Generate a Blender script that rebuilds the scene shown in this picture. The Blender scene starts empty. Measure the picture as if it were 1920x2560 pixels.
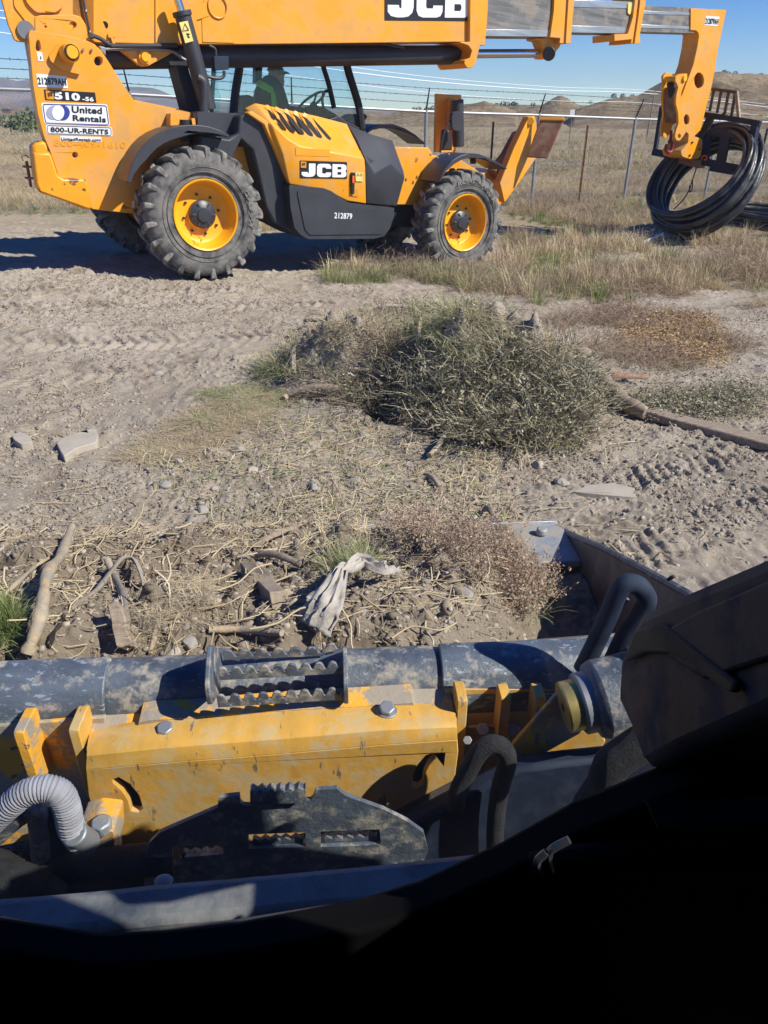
import bpy, bmesh, math, random
import numpy as np
from mathutils import Vector, Matrix
from mathutils.geometry import tessellate_polygon
R = math.radians
random.seed(7); RNG = np.random.default_rng(11)
SC = bpy.context.scene
COL = SC.collection

# ---------------------------------------------------------------- camera
CAM_H, PITCH, FPX = 1.6, R(28.93), 1800.0
cd = bpy.data.cameras.new('camera'); cam = bpy.data.objects.new('camera', cd); COL.objects.link(cam)
cd.sensor_fit = 'VERTICAL'; cd.sensor_height = 36.0; cd.lens = FPX/2560*36.0
cd.clip_start = 0.02; cd.clip_end = 20000
cam.location = (0, 0, CAM_H); cam.rotation_euler = (R(90)-PITCH, 0, 0)
SC.camera = cam
SC.render.resolution_x = 768; SC.render.resolution_y = 1024
# ---------------------------------------------------------------- sky, sun, exposure
TO_SUN = Vector((0.90, -0.36, 0.88)).normalized()
EL = math.asin(TO_SUN.z); AZ = math.atan2(TO_SUN.x, TO_SUN.y)
w = bpy.data.worlds.new("World"); SC.world = w; w.use_nodes = True
nt = w.node_tree; bg = nt.nodes['Background']
sky = nt.nodes.new('ShaderNodeTexSky'); sky.sky_type = 'NISHITA'; sky.sun_disc = False
sky.sun_elevation = EL; sky.sun_rotation = AZ; sky.altitude = 1800; sky.air_density = 1.0; sky.dust_density = 0.0; sky.ozone_density = 4.0
hs_ = nt.nodes.new('ShaderNodeHueSaturation'); hs_.inputs['Hue'].default_value = .518; hs_.inputs['Saturation'].default_value = 1.40; nt.links.new(sky.outputs[0], hs_.inputs['Color']); nt.links.new(hs_.outputs[0], bg.inputs[0]); bg.inputs[1].default_value = 0.10
sd = bpy.data.lights.new('sun', 'SUN'); sd.energy = 5.0; sd.angle = R(0.5); sd.color = (1.0, 0.95, 0.88)
so = bpy.data.objects.new('sun', sd); COL.objects.link(so); so.rotation_euler = TO_SUN.to_track_quat('Z', 'Y').to_euler()
SC.view_settings.view_transform = 'Standard'; SC.view_settings.look = 'None'; SC.view_settings.gamma = 1.0
SC.view_settings.exposure = 0.50
SC.cycles.volume_bounces = 0; SC.cycles.max_bounces = 8; SC.cycles.transparent_max_bounces = 16
SC.cycles.use_denoising = True

# ---------------------------------------------------------------- picture -> place helpers
CP = Vector((0, 0, CAM_H))
FW = Vector((0, math.cos(PITCH), -math.sin(PITCH))); UP = Vector((0, math.sin(PITCH), math.cos(PITCH)))
def ray(px, py): return Vector((1, 0, 0))*((px-960)/FPX) + UP*((1280-py)/FPX) + FW
def at_y(px, py, Y):
    d = ray(px, py); return CP + d*(Y/d.y)
def at_z(px, py, z):
    d = ray(px, py); return CP + d*((z-CAM_H)/d.z)
class Frame:
    def __init__(s, M): s.M = M; s.I = M.inverted(); s.c = s.I @ CP; s.R = s.I.to_3x3()
    def loc(s, px, py, k, v):
        d = s.R @ ray(px, py); return s.c + d*((v-s.c[k])/d[k])
REG = {'D': (0, 0, 1920/1659), 'R1': (0, 0, 700/1659), 'R2': (500, 0, 800/1659), 'R3': (1150, 0, 770/1659), 'R4': (0, 650, 960/1659),
 'S1': (960, 650, 960/1659), 'S2': (0, 1280, 960/1659), 'S3': (900, 1280, 1020/1659), 'S4': (0, 1700, 960/1659), 'S5': (900, 1700, 1020/1659),
 'd2': (880, 160, 420/1659), 'd3': (1560, 0, 360/1659), 'd4': (1560, 300, 360/1593), 'd5': (230, 60, 390/1659), 'd6': (560, 130, 400/1659), 'd7': (0, 0, 330/1659),
 'src': (0, 0, 1), 'e2': (0, 1320, 640/1659), 'e4': (620, 820, 640/1659), 'e3': (1240, 380, 680/1659)}
def px(reg, x, y): a, b, s = REG[reg]; return (a+x*s, b+y*s)

# machine frame: x along the telehandler towards its nose, y away from us (0 = near wheel faces), z up
HV = Vector((2.93, 1.87, -0.24)).normalized(); NV = Vector((-HV.y, HV.x, 0)).normalized(); UV = HV.cross(NV)
TM = Matrix(((HV.x, NV.x, UV.x, -1.88), (HV.y, NV.y, UV.y, 8.08), (HV.z, NV.z, UV.z, 0.02), (0, 0, 0, 1)))
TF = Frame(TM)
# loader frame: x right, y forward, z up
SF = Frame(Matrix.Rotation(R(3.5), 4, 'Z'))
def tp(reg, pts, d, F=None):          # outline traced on the plane y = d of a frame -> (x, z)
    F = F or TF; o = []
    for (x, y) in pts:
        q = F.loc(*px(reg, x, y), 1, d); o.append((q.x, q.z))
    return o
def t3(reg, x, y, d, F=None): return (F or TF).loc(*px(reg, x, y), 1, d)

# ---------------------------------------------------------------- object helpers
def tag(o, label=None, cat=None, group=None, kind=None):
    if label: o['label'] = label
    if cat: o['category'] = cat
    if group: o['group'] = group
    if kind: o['kind'] = kind
    return o
def empty(name, M=None, loc=None, **k):
    o = bpy.data.objects.new(name, None); COL.objects.link(o); o.empty_display_size = .2
    if M is not None: o.matrix_world = M
    if loc is not None: o.location = loc
    return tag(o, **k)
def link(name, me, mat=None, parent=None, bevel=0, smooth=35, seg=2):
    o = bpy.data.objects.new(name, me); COL.objects.link(o)
    if mat and not me.materials: me.materials.append(mat)
    if parent: o.parent = parent
    if smooth is not None:
        me.polygons.foreach_set('use_smooth', [True]*len(me.polygons))
        me.set_sharp_from_angle(angle=R(smooth))
    if bevel:
        b = o.modifiers.new('bevel', 'BEVEL'); b.width = bevel; b.segments = seg; b.limit_method = 'ANGLE'; b.angle_limit = R(40); b.harden_normals = False
    return o
def mesh_np(name, V, F):
    V = np.ascontiguousarray(V, dtype=np.float32); F = np.ascontiguousarray(F, dtype=np.int32); k = F.shape[1]
    me = bpy.data.meshes.new(name); me.vertices.add(len(V)); me.vertices.foreach_set('co', V.ravel())
    me.loops.add(F.size); me.loops.foreach_set('vertex_index', F.ravel())
    me.polygons.add(len(F)); me.polygons.foreach_set('loop_start', np.arange(0, F.size, k, dtype=np.int32))
    me.polygons.foreach_set('loop_total', np.full(len(F), k, dtype=np.int32)); me.update(calc_edges=True)
    return me
AX = {'y': lambda a, b, d: (a, d, b), 'x': lambda a, b, d: (d, a, b), 'z': lambda a, b, d: (a, b, d)}
def arc(cx, cy, r, a0, a1, n=12, ry=None):
    ry = ry or r
    return [(cx+r*math.cos(R(a0+(a1-a0)*i/n)), cy+ry*math.sin(R(a0+(a1-a0)*i/n))) for i in range(n+1)]
def circle(cx, cy, r, n=24, ry=None): return arc(cx, cy, r, 0, 360, n, ry)[:-1]
def rounded(pts, r=.2, n=3):           # round every corner of a polygon by fraction r of the shorter side
    o = []; m = len(pts)
    for i in range(m):
        a, b, c = (Vector(pts[(i+k) % m]) for k in (-1, 0, 1)); q = min((a-b).length, (c-b).length)*r
        if q < 1e-6: o.append(tuple(b)); continue
        p0 = b+(a-b).normalized()*q; p1 = b+(c-b).normalized()*q
        for k in range(n+1):
            t = k/n; o.append(tuple(p0*(1-t)**2+b*2*t*(1-t)+p1*t*t))
    return o
class MB:
    def __init__(s): s.v = []; s.f = []
    def add(s, v, f):
        n = len(s.v); s.v += [tuple(x) for x in v]; s.f += [[i+n for i in q] for q in f]; return s
    def prism(s, pts, d0, d1, ax='y', holes=()):
        fr = AX[ax]; loops = [list(pts)]+[list(h) for h in holes]; flat = [p for l in loops for p in l]; n = len(flat)
        tris = tessellate_polygon([[Vector((p[0], p[1], 0)) for p in l] for l in loops])
        dd = (lambda p, d: d(p) if callable(d) else d)
        v = [fr(p[0], p[1], dd(p, d0)) for p in flat]+[fr(p[0], p[1], dd(p, d1)) for p in flat]
        f = [list(t) for t in tris]+[[i+n for i in reversed(t)] for t in tris]
        k = 0
        for l in loops:
            m = len(l)
            for i in range(m): a, b = k+i, k+(i+1) % m; f.append([a, b, b+n, a+n])
            k += m
        return s.add(v, f)
    def box(s, c, size, rot=None):
        x, y, z = (q/2 for q in size); M = rot or Matrix.Identity(3)
        v = [Vector(c)+M @ Vector((i*x, j*y, k*z)) for i in (-1, 1) for j in (-1, 1) for k in (-1, 1)]
        return s.add(v, [[0, 1, 3, 2], [4, 6, 7, 5], [0, 4, 5, 1], [2, 3, 7, 6], [0, 2, 6, 4], [1, 5, 7, 3]])
    def tube(s, pts, r, n=10, smooth=0, cap=True, closed=False, flat=None):
        P = [Vector(p) for p in pts]
        if smooth and len(P) > 2:
            Q = []; L = len(P); rng = range(L if closed else L-1)
            for i in rng:
                a, b, c, d = (P[(i-1) % L] if closed or i else P[0]), P[i], P[(i+1) % L], (P[(i+2) % L] if closed or i+2 < L else P[-1])
                for k in range(smooth):
                    t = k/smooth; Q.append(.5*((2*b)+(c-a)*t+(2*a-5*b+4*c-d)*t*t+(3*b-a-3*c+d)*t**3))
            if not closed: Q.append(P[-1])
            P = Q
        L = len(P); rr = r if callable(r) else (lambda t: r); v = []; f = []; prev = None
        for i, p in enumerate(P):
            t = (P[(i+1) % L]-P[i-1]) if closed else (P[min(i+1, L-1)]-P[max(i-1, 0)])
            t.normalize()
            if prev is None: u = t.orthogonal().normalized()
            else: u = (prev-t*prev.dot(t)).normalized()
            prev = u; wv = t.cross(u); q = rr(i/max(1, L-1))
            for k in range(n):
                a = 2*math.pi*k/n; v.append(p+u*math.cos(a)*q+wv*math.sin(a)*q*(flat or 1))
        for i in range(L if closed else L-1):
            j = (i+1) % L
            for k in range(n): f.append([i*n+k, i*n+(k+1) % n, j*n+(k+1) % n, j*n+k])
        if cap and not closed: f.append(list(range(n))[::-1]); f.append([(L-1)*n+k for k in range(n)])
        return s.add(v, f)
    def cyl(s, a, b, r, n=20, r2=None):
        a, b = Vector(a), Vector(b); r2 = r if r2 is None else r2
        return s.tube([a, b], lambda t: r+(r2-r)*t, n)
    def lathe(s, prof, c, axis='y', n=48, a0=0, a1=360):   # prof: (radius, along); faces outward
        full = abs(a1-a0) >= 360; m = n if full else n+1; v = []; f = []; L = len(prof)
        for i in range(m):
            a = R(a0+(a1-a0)*i/n); ca, sa = math.cos(a), math.sin(a)
            for (r, h) in prof:
                p = {'y': (r*ca, h, r*sa), 'x': (h, r*ca, r*sa), 'z': (r*ca, r*sa, h)}[axis]; v.append(Vector(c)+Vector(p))
        for i in range(n):
            j = (i+1) % m
            for k in range(L-1): f.append([i*L+k, i*L+k+1, j*L+k+1, j*L+k])
        return s.add(v, f)
    def sphere(s, c, r, n=12, sc=(1, 1, 1), rot=None):
        M = rot or Matrix.Identity(3); v = []; f = []; m = n//2
        for i in range(m+1):
            for k in range(n):
                a, b = math.pi*i/m, 2*math.pi*k/n
                v.append(Vector(c)+M @ Vector((r*sc[0]*math.sin(a)*math.cos(b), r*sc[1]*math.sin(a)*math.sin(b), r*sc[2]*math.cos(a))))
        for i in range(m):
            for k in range(n): f.append([i*n+k, (i+1)*n+k, (i+1)*n+(k+1) % n, i*n+(k+1) % n])
        return s.add(v, f)
    def mesh(s, name):
        me = bpy.data.meshes.new(name); bm = bmesh.new(); vs = [bm.verts.new(p) for p in s.v]
        for q in s.f:
            try: bm.faces.new([vs[i] for i in q])
            except ValueError: pass
        bmesh.ops.remove_doubles(bm, verts=bm.verts, dist=1e-6)
        bmesh.ops.recalc_face_normals(bm, faces=bm.faces); bm.to_mesh(me); bm.free(); return me
    def build(s, name, mat, parent=None, bevel=0, smooth=35, label=None):
        o = link(name, s.mesh(name), mat, parent, bevel, smooth)
        if label: o['label'] = label
        return o
def prism(name, pts, d0, d1, mat, parent, holes=(), bevel=.006, ax='y', smooth=35):
    return MB().prism(pts, d0, d1, ax, holes).build(name, mat, parent, bevel, smooth)
def letters(name, txt, p0, p1, p2, mat, parent, fr, bold=.0, thick=.003):
    """text filling the parallelogram p0 (bottom left), p1 (bottom right), p2 (top left); each p is a Vector in parent space"""
    cu = bpy.data.curves.new(name, 'FONT'); cu.body = txt; cu.extrude = 0.02; cu.offset = bold; cu.space_character = 1.02+bold; cu.resolution_u = 4
    ob = bpy.data.objects.new(name, cu); COL.objects.link(ob); bpy.context.view_layer.update()
    me = bpy.data.meshes.new_from_object(ob); bpy.data.objects.remove(ob)
    co = np.empty(len(me.vertices)*3); me.vertices.foreach_get('co', co); co = co.reshape(-1, 3)
    mn, mx = co.min(0), co.max(0); q = (co-mn)/np.maximum(mx-mn, 1e-9)
    e1, e2 = np.array(p1-p0), np.array(p2-p0); nn = np.cross(e1, e2); nn = nn/np.linalg.norm(nn)
    if np.dot(nn, np.array(fr)) < 0: nn = -nn
    out = np.array(p0)+q[:, :1]*e1+q[:, 1:2]*e2+q[:, 2:3]*nn*thick
    me.vertices.foreach_set('co', out.ravel()); me.update(); me.name = name
    return link(name, me, mat, parent, smooth=None)

# ---------------------------------------------------------------- materials
def ramp(nt, fac, stops, interp='LINEAR'):
    r = nt.nodes.new('ShaderNodeValToRGB'); e = r.color_ramp.elements; r.color_ramp.interpolation = interp
    while len(e) < len(stops): e.new(.5)
    for i, (p, c) in enumerate(stops): e[i].position = p; e[i].color = (*c, 1) if len(c) == 3 else c
    nt.links.new(fac, r.inputs[0]); return r.outputs[0]
def noise(nt, vec, scale, detail=4, rough=.6, dist=0):
    n = nt.nodes.new('ShaderNodeTexNoise'); n.inputs['Scale'].default_value = scale; n.inputs['Detail'].default_value = detail
    n.inputs['Roughness'].default_value = rough; n.inputs['Distortion'].default_value = dist
    if vec is not None: nt.links.new(vec, n.inputs['Vector'])
    return n.outputs['Fac']
def mix(nt, fac, a, b, mode='MIX'):
    m = nt.nodes.new('ShaderNodeMix'); m.data_type = 'RGBA'; m.blend_type = mode
    for s, x in ((0, fac), (6, a), (7, b)):
        if isinstance(x, (int, float)): m.inputs[s].default_value = x
        elif isinstance(x, tuple): m.inputs[s].default_value = (*x, 1)
        else: nt.links.new(x, m.inputs[s])
    return m.outputs[2]
def bump(nt, h, strength, dist, prev=None):
    b = nt.nodes.new('ShaderNodeBump'); b.inputs['Strength'].default_value = strength; b.inputs['Distance'].default_value = dist
    nt.links.new(h, b.inputs['Height'])
    if prev is not None: nt.links.new(prev, b.inputs['Normal'])
    return b.outputs[0]
def pmat(name, base, rough=.6, metal=0, var=.15, vscale=4, dust=None, dustc=(.36, .31, .24), dscale=5, chip=None, chipc=(.09, .09, .1), cscale=14,
         bmp=.0, bscale=60, stretch=None, spec=.5, coat=0, dsoft=.09):
    m = bpy.data.materials.new(name); m.use_nodes = True; nt = m.node_tree; b = nt.nodes['Principled BSDF']
    tc = nt.nodes.new('ShaderNodeTexCoord').outputs['Object']
    if stretch:
        mp = nt.nodes.new('ShaderNodeMapping'); mp.inputs['Scale'].default_value = stretch; nt.links.new(tc, mp.inputs[0]); vec = mp.outputs[0]
    else: vec = tc
    lo = tuple(c*(1-var) for c in base); hi = tuple(min(1, c*(1+var)) for c in base)
    c = ramp(nt, noise(nt, vec, vscale, 5), [(.3, lo), (.7, hi)])
    rg = None
    if chip:
        f = ramp(nt, noise(nt, vec, cscale, 8, .65), [(1-chip, (0, 0, 0)), (min(1, 1-chip+.02), (1, 1, 1))]); c = mix(nt, f, c, chipc)
    if dust:
        f = ramp(nt, noise(nt, tc, dscale, 10, .68), [(1-dust-dsoft, (0, 0, 0)), (1-dust+dsoft, (1, 1, 1))]); c = mix(nt, f, c, dustc)
        rg = mix(nt, f, (rough,)*3, (.95,)*3); nt.links.new(rg, b.inputs['Roughness'])
    else: b.inputs['Roughness'].default_value = rough
    nt.links.new(c, b.inputs['Base Color']); b.inputs['Metallic'].default_value = metal; b.inputs['Specular IOR Level'].default_value = spec
    b.inputs['Coat Weight'].default_value = coat; b.inputs['Coat Roughness'].default_value = .15
    if bmp: nt.links.new(bump(nt, noise(nt, tc, bscale, 6, .7), bmp, .01), b.inputs['Normal'])
    return m
YEL = (.83, .325, .007)
M = {}
M['yellow'] = pmat('yellow_paint', YEL, .42, var=.08, vscale=1.5, chip=.33, chipc=(.26, .14, .06), cscale=26, dust=.45, dustc=(.62, .315, .085), dscale=3.2, bmp=.05, bscale=8, coat=.15)
M['yellow_edge'] = pmat('yellow_worn_paint', YEL, .45, var=.08, chip=.40, chipc=(.12, .045, .025), cscale=4, dust=.3, dustc=(.62, .31, .07))
M['yellow_rim'] = pmat('yellow_rim_paint', (.9, .40, .008), .4, var=.06, dust=.3, dustc=(.6, .32, .07), dscale=5)
M['yellow_old'] = pmat('yellow_scratched_paint', (.62, .345, .065), .5, var=.12, vscale=6, chip=.385, chipc=(.15, .14, .125), cscale=11, dust=.46, dustc=(.52, .37, .17), dscale=18, stretch=(5, 1, 1.1), bmp=.15, bscale=30, dsoft=.06)
M['mud_yellow'] = pmat('mud_caked_yellow_paint', (.78, .38, .04), .55, var=.12, chip=.40, chipc=(.08, .08, .085), cscale=16, dust=.50, dustc=(.34, .29, .23), dscale=11, bmp=.35, bscale=50, dsoft=.025)
M['black_plastic'] = pmat('black_plastic', (.035, .036, .042), .5, var=.25, vscale=3, dust=.30, dustc=(.13, .12, .11), dscale=3, bmp=.06, bscale=60)
M['cover_black'] = pmat('scuffed_black_cover', (.04, .041, .048), .42, var=.25, vscale=2.5, dust=.24, dustc=(.16, .155, .15), dscale=4, bmp=.05)
M['crumb2'] = pmat('pale_soil_crumbs', (.36, .31, .245), .95, var=.25, vscale=9, bmp=.3, spec=.1)
M['crumb'] = pmat('soil_crumbs', (.27, .22, .165), .95, var=.45, vscale=9, bmp=.3, spec=.1)
M['dark'] = pmat('dark_steel', (.02, .02, .022), .5, var=.2, dust=.25, dustc=(.07, .055, .04))
M['cab_black'] = pmat('cab_black', (.012, .012, .013), .6, var=.2)
M['interior'] = pmat('interior_black', (.003, .003, .0035), .8, var=.3, vscale=9, spec=.15)
M['seal'] = pmat('rubber_seal', (.035, .040, .050), .34, var=.4, vscale=14, bmp=.1, spec=.9)
M['rubber'] = pmat('tyre_rubber', (.055, .055, .058), .72, var=.2, vscale=6, dust=.52, dustc=(.19, .175, .155), dscale=6, bmp=.25, bscale=45)
M['rubber2'] = pmat('tyre_lug_rubber', (.075, .074, .075), .78, var=.25, vscale=9, dust=.5, dustc=(.27, .25, .215), dscale=9, bmp=.3, bscale=40)
M['brown'] = pmat('rusty_brown_plate', (.22, .09, .045), .75, var=.3, vscale=8, dust=.45, dustc=(.34, .21, .13), bmp=.3)
M['steel'] = pmat('worn_grey_steel', (.22, .205, .185), .45, metal=.6, var=.35, vscale=3, stretch=(.5, 1, 9), dust=.42, dustc=(.33, .28, .23), dscale=3)
M['steel_bright'] = pmat('worn_bright_steel', (.5, .48, .45), .35, metal=.8, var=.25, vscale=3, stretch=(.5, 1, 6), dust=.3, dustc=(.36, .31, .26), dscale=4)
M['chrome'] = pmat('chrome_rod', (.62, .62, .64), .18, metal=1, var=.05)
M['galv'] = pmat('galvanised_steel', (.30, .31, .33), .5, metal=.5, var=.12)
M['bluesteel'] = pmat('muddy_black_steel', (.085, .102, .13), .40, var=.40, vscale=14, chip=.39, chipc=(.22, .25, .28), cscale=50, dust=.43, dustc=(.34, .31, .26), dscale=24, bmp=.35, bscale=80, dsoft=.07)
M['sleeve'] = pmat('scratched_black_sleeve', (.09, .11, .14), .36, var=.40, vscale=14, chip=.42, chipc=(.26, .30, .34), cscale=60, dust=.40, dustc=(.35, .32, .27), dscale=28, bmp=.25, bscale=90, stretch=(.5, 1, 2), dsoft=.06)
M['armsteel'] = pmat('shade_blue_dusty_arm', (.013, .021, .042), .6, var=.35, vscale=5, dust=.42, dustc=(.026, .038, .062), dscale=16, bmp=.12, spec=.35)  # black steel; the arm's blue-lit shade is put into these colours
M['sill'] = pmat('dusty_sill_steel', (.075, .088, .105), .5, var=.3, vscale=9, dust=.50, dustc=(.20, .20, .20), dscale=11, bmp=.2, bscale=60, dsoft=.12)
M['armbrown'] = pmat('dusty_brown_arm', (.030, .028, .027), .7, var=.3, vscale=7, dust=.4, dustc=(.045, .04, .036), dscale=12)
M['meshsleeve'] = pmat('grey_mesh_sleeve', (.10, .11, .12), .8, var=.7, vscale=170, bmp=1, bscale=240)
M['edge'] = pmat('polished_cutting_edge', (.30, .33, .37), .42, metal=.4, var=.2, vscale=6, dust=.5, dustc=(.40, .35, .28), dscale=7, bmp=.3)
M['bucket'] = pmat('bucket_inner_steel', (.10, .085, .075), .5, var=.25, dust=.42, dustc=(.25, .21, .17), dscale=5, bmp=.2)
M['white'] = pmat('white_sticker', (.78, .78, .78), .4, var=.04)
M['ink'] = pmat('black_ink', (.012, .012, .014), .4, var=.05)
M['inkblue'] = pmat('blue_ink', (.03, .045, .28), .4, var=.05)
M['inkgrey'] = pmat('grey_ink', (.33, .33, .45), .4, var=.05)
M['amber'] = pmat('faded_yellow_ink', (.62, .25, .008), .5, var=.1)
M['amber2'] = pmat('faded_paint', (.78, .31, .008), .5, var=.1)
M['orange'] = pmat('orange_plastic', (.8, .12, .02), .4)
M['gold'] = pmat('zinc_yellow_pin', (.48, .38, .14), .38, metal=.7, var=.3, vscale=18, dust=.3, dustc=(.3, .3, .25))
M['stickery'] = pmat('warning_sticker', (.75, .62, .18), .5)
M['pipe'] = pmat('black_polythene_pipe', (.014, .015, .018), .3, var=.3, dust=.45, dustc=(.06, .058, .055), dscale=4, spec=.7)
M['red'] = pmat('red_hook_paint', (.22, .015, .02), .5)
M['hose'] = pmat('woven_hose_sleeve', (.30, .30, .34), .85, var=.15, vscale=20, dust=.35, dustc=(.34, .31, .27), bmp=.2, bscale=120)
M['hosedark'] = pmat('dark_woven_hose_sleeve', (.018, .018, .02), .85, var=.5, vscale=40, bmp=.8, bscale=240)
M['wood'] = pmat('weathered_wood', (.27, .21, .15), .85, var=.4, vscale=6, stretch=(2, 14, 14), dust=.35, dustc=(.38, .33, .27), bmp=.5, bscale=25)
M['plank'] = pmat('grey_plank_wood', (.33, .30, .27), .85, var=.25, vscale=6, stretch=(10, 2, 10), bmp=.4)
M['woodred'] = pmat('reddish_broken_wood', (.30, .18, .12), .85, var=.3, vscale=6, stretch=(1, 10, 10), bmp=.4)
M['straw'] = pmat('straw_stick', (.44, .33, .19), .85, var=.35, vscale=24, dust=.5, dustc=(.34, .29, .23), dscale=16, bmp=.6, bscale=60)
M['husk'] = pmat('pale_dry_husk', (.40, .36, .31), .85, var=.2, vscale=14, stretch=(1, 1, 6), bmp=.6, bscale=30)
M['stone'] = pmat('grey_stone', (.30, .28, .255), .85, var=.22, vscale=12, dust=.45, dustc=(.40, .35, .28), bmp=.4, bscale=40)
M['slab'] = pmat('dusty_slab', (.40, .35, .28), .9, var=.12, vscale=9, bmp=.3, bscale=60)
M['skin'] = pmat('skin', (.45, .24, .16), .6, var=.08)
M['jacket'] = pmat('dark_jacket', (.035, .038, .055), .85, var=.2)
M['hivis'] = pmat('hi_vis_green', (.30, .75, .07), .8, var=.1)
M['camo'] = pmat('camo_cap_cloth', (.38, .33, .20), .9, var=.6, vscale=60)
M['bark'] = pmat('grey_twig', (.34, .29, .23), .85, var=.25, vscale=20)
def island(name, cols, rough=.8, transl=0, spec=.25):
    m = bpy.data.materials.new(name); m.use_nodes = True; nt = m.node_tree; b = nt.nodes['Principled BSDF']
    g = nt.nodes.new('ShaderNodeNewGeometry').outputs['Random Per Island']; n = len(cols)
    c = ramp(nt, g, [((i+.5)/n, q) for i, q in enumerate(cols)]); nt.links.new(c, b.inputs['Base Color'])
    b.inputs['Roughness'].default_value = rough; b.inputs['Specular IOR Level'].default_value = spec
    return m
M['g_dry'] = island('dry_grass', [(.54, .42, .25), (.64, .53, .34), (.42, .33, .20), (.74, .60, .38), (.50, .36, .21), (.34, .31, .15)])
M['g_green'] = island('green_grass', [(.10, .17, .035), (.16, .24, .06), (.24, .28, .09), (.08, .13, .03), (.40, .37, .18)])
M['g_brush'] = island('brown_brush', [(.36, .23, .16), (.46, .33, .24), (.27, .19, .13), (.54, .42, .31), (.22, .19, .12)])
M['g_grey'] = island('grey_green_brush', [(.28, .24, .15), (.38, .33, .22), (.17, .155, .09), (.47, .42, .31), (.22, .21, .11)])
M['g_fresh'] = island('cut_green_grass', [(.16, .22, .07), (.28, .31, .13), (.42, .38, .20), (.50, .43, .25), (.13, .17, .06)])
M['g_litter'] = island('straw_litter', [(.52, .42, .26), (.42, .33, .20), (.60, .51, .34), (.30, .23, .15), (.46, .36, .22)])
M['g_gold'] = island('golden_seed_brush', [(.42, .28, .13), (.50, .36, .19), (.32, .2, .1)])
M['juniper'] = island('juniper_leaf', [(.05, .065, .035), (.07, .09, .045), (.035, .05, .028)])
M['leaf'] = island('far_tree_leaf', [(.10, .14, .05), (.15, .18, .07), (.07, .10, .04)])
M['g_bark'] = island('dark_twigs', [(.24, .19, .13), (.34, .28, .20), (.15, .12, .085), (.45, .38, .29)])
def glassmat(name, tint, dust=.03, dcol=(.5, .5, .5), gl=.06, scale=8, back=False):
    m = bpy.data.materials.new(name); m.use_nodes = True; nt = m.node_tree; nt.nodes.remove(nt.nodes['Principled BSDF']); out = nt.nodes['Material Output']
    t = nt.nodes.new('ShaderNodeBsdfTransparent'); t.inputs[0].default_value = (*tint, 1)
    g = nt.nodes.new('ShaderNodeBsdfGlossy'); g.inputs['Roughness'].default_value = .03
    d = nt.nodes.new('ShaderNodeBsdfTranslucent' if back else 'ShaderNodeBsdfDiffuse'); d.inputs[0].default_value = (*dcol, 1)
    a = nt.nodes.new('ShaderNodeMixShader'); a.inputs[0].default_value = gl
    b = nt.nodes.new('ShaderNodeMixShader'); tc = nt.nodes.new('ShaderNodeTexCoord').outputs['Object']
    f = ramp(nt, noise(nt, tc, scale, 8, .7), [(.35, (dust*.4,)*3), (.75, (dust*1.8,)*3)])
    nt.links.new(t.outputs[0], a.inputs[1]); nt.links.new(g.outputs[0], a.inputs[2]); nt.links.new(f, b.inputs[0])
    nt.links.new(a.outputs[0], b.inputs[1]); nt.links.new(d.outputs[0], b.inputs[2]); nt.links.new(b.outputs[0], out.inputs[0])
    return m
M['cabglass'] = glassmat('tinted_cab_glass', (.82, .91, .94), dust=.002, gl=.03)
M['window'] = glassmat('dusty_window_glass', (.97, .98, .97), dust=.014, gl=.012, dcol=(.6, .6, .58), back=True, scale=22)

# ---------------------------------------------------------------- numeric noise
def _h(ix, iy, seed):
    n = (ix*374761393+iy*668265263+seed*974634777) & 0xffffffff
    n = ((n ^ (n >> 13))*1274126177) & 0xffffffff
    return ((n ^ (n >> 16)) & 0xffff)/65535.0
def vn(x, y, seed):
    x0 = np.floor(x).astype(np.int64); y0 = np.floor(y).astype(np.int64); fx = x-x0; fy = y-y0
    fx = fx*fx*(3-2*fx); fy = fy*fy*(3-2*fy)
    a = _h(x0, y0, seed); b = _h(x0+1, y0, seed); c = _h(x0, y0+1, seed); d = _h(x0+1, y0+1, seed)
    return (a*(1-fx)+b*fx)*(1-fy)+(c*(1-fx)+d*fx)*fy
def fbm(x, y, sc, octv=4, seed=1, gain=.5):
    s = 0; a = 1; t = 0
    for o in range(octv): s = s+a*(vn(x/sc*2**o+17.3*o, y/sc*2**o-9.1*o, seed+o)-.5)*2; t += a; a *= gain
    return s/t
def sst(a, b, x): t = np.clip((x-a)/(b-a), 0, 1); return t*t*(3-2*t)
def seg_uv(x, y, p0, p1):
    d = np.array(p1)-np.array(p0); L = np.hypot(*d); d = d/L
    return (x-p0[0])*d[0]+(y-p0[1])*d[1], -(x-p0[0])*d[1]+(y-p0[1])*d[0], L
def gp(reg, x, y, z=0.0):
    q = at_z(*px(reg, x, y), z); return (q.x, q.y)
TRACKS = [  # start, end, half width, lug pitch, depth
 (gp('D', -60, 700), gp('D', 760, 640), .20, .105, .018), (gp('D', -60, 775), gp('D', 640, 725), .19, .11, .018),
 (gp('D', -60, 668), gp('D', 560, 622), .18, .10, .018), (gp('D', -60, 840), gp('D', 430, 800), .19, .12, .014),
 (gp('D', 1150, 1240), gp('D', 1720, 1000), .22, .075, .014), (gp('D', 1180, 1060), gp('D', 1800, 900), .19, .07, .013),
 (gp('D', 1250, 1330), gp('D', 1780, 1120), .20, .075, .013), (gp('D', -60, 1010), gp('D', 240, 900), .18, .11, .028)]
PILES = [(gp('D', 1020, 852), .62, .55, .55), (gp('D', 770, 820), .55, .38, .27), (gp('D', 1160, 890), .40, .36, .18), (gp('D', 690, 825), .36, .25, .10), (gp('D', 1250, 780), .7, .5, .06), (gp('D', 862, 880), .27, .34, -.26), (gp('D', 1000, 930), .34, .18, -.12)]
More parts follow.
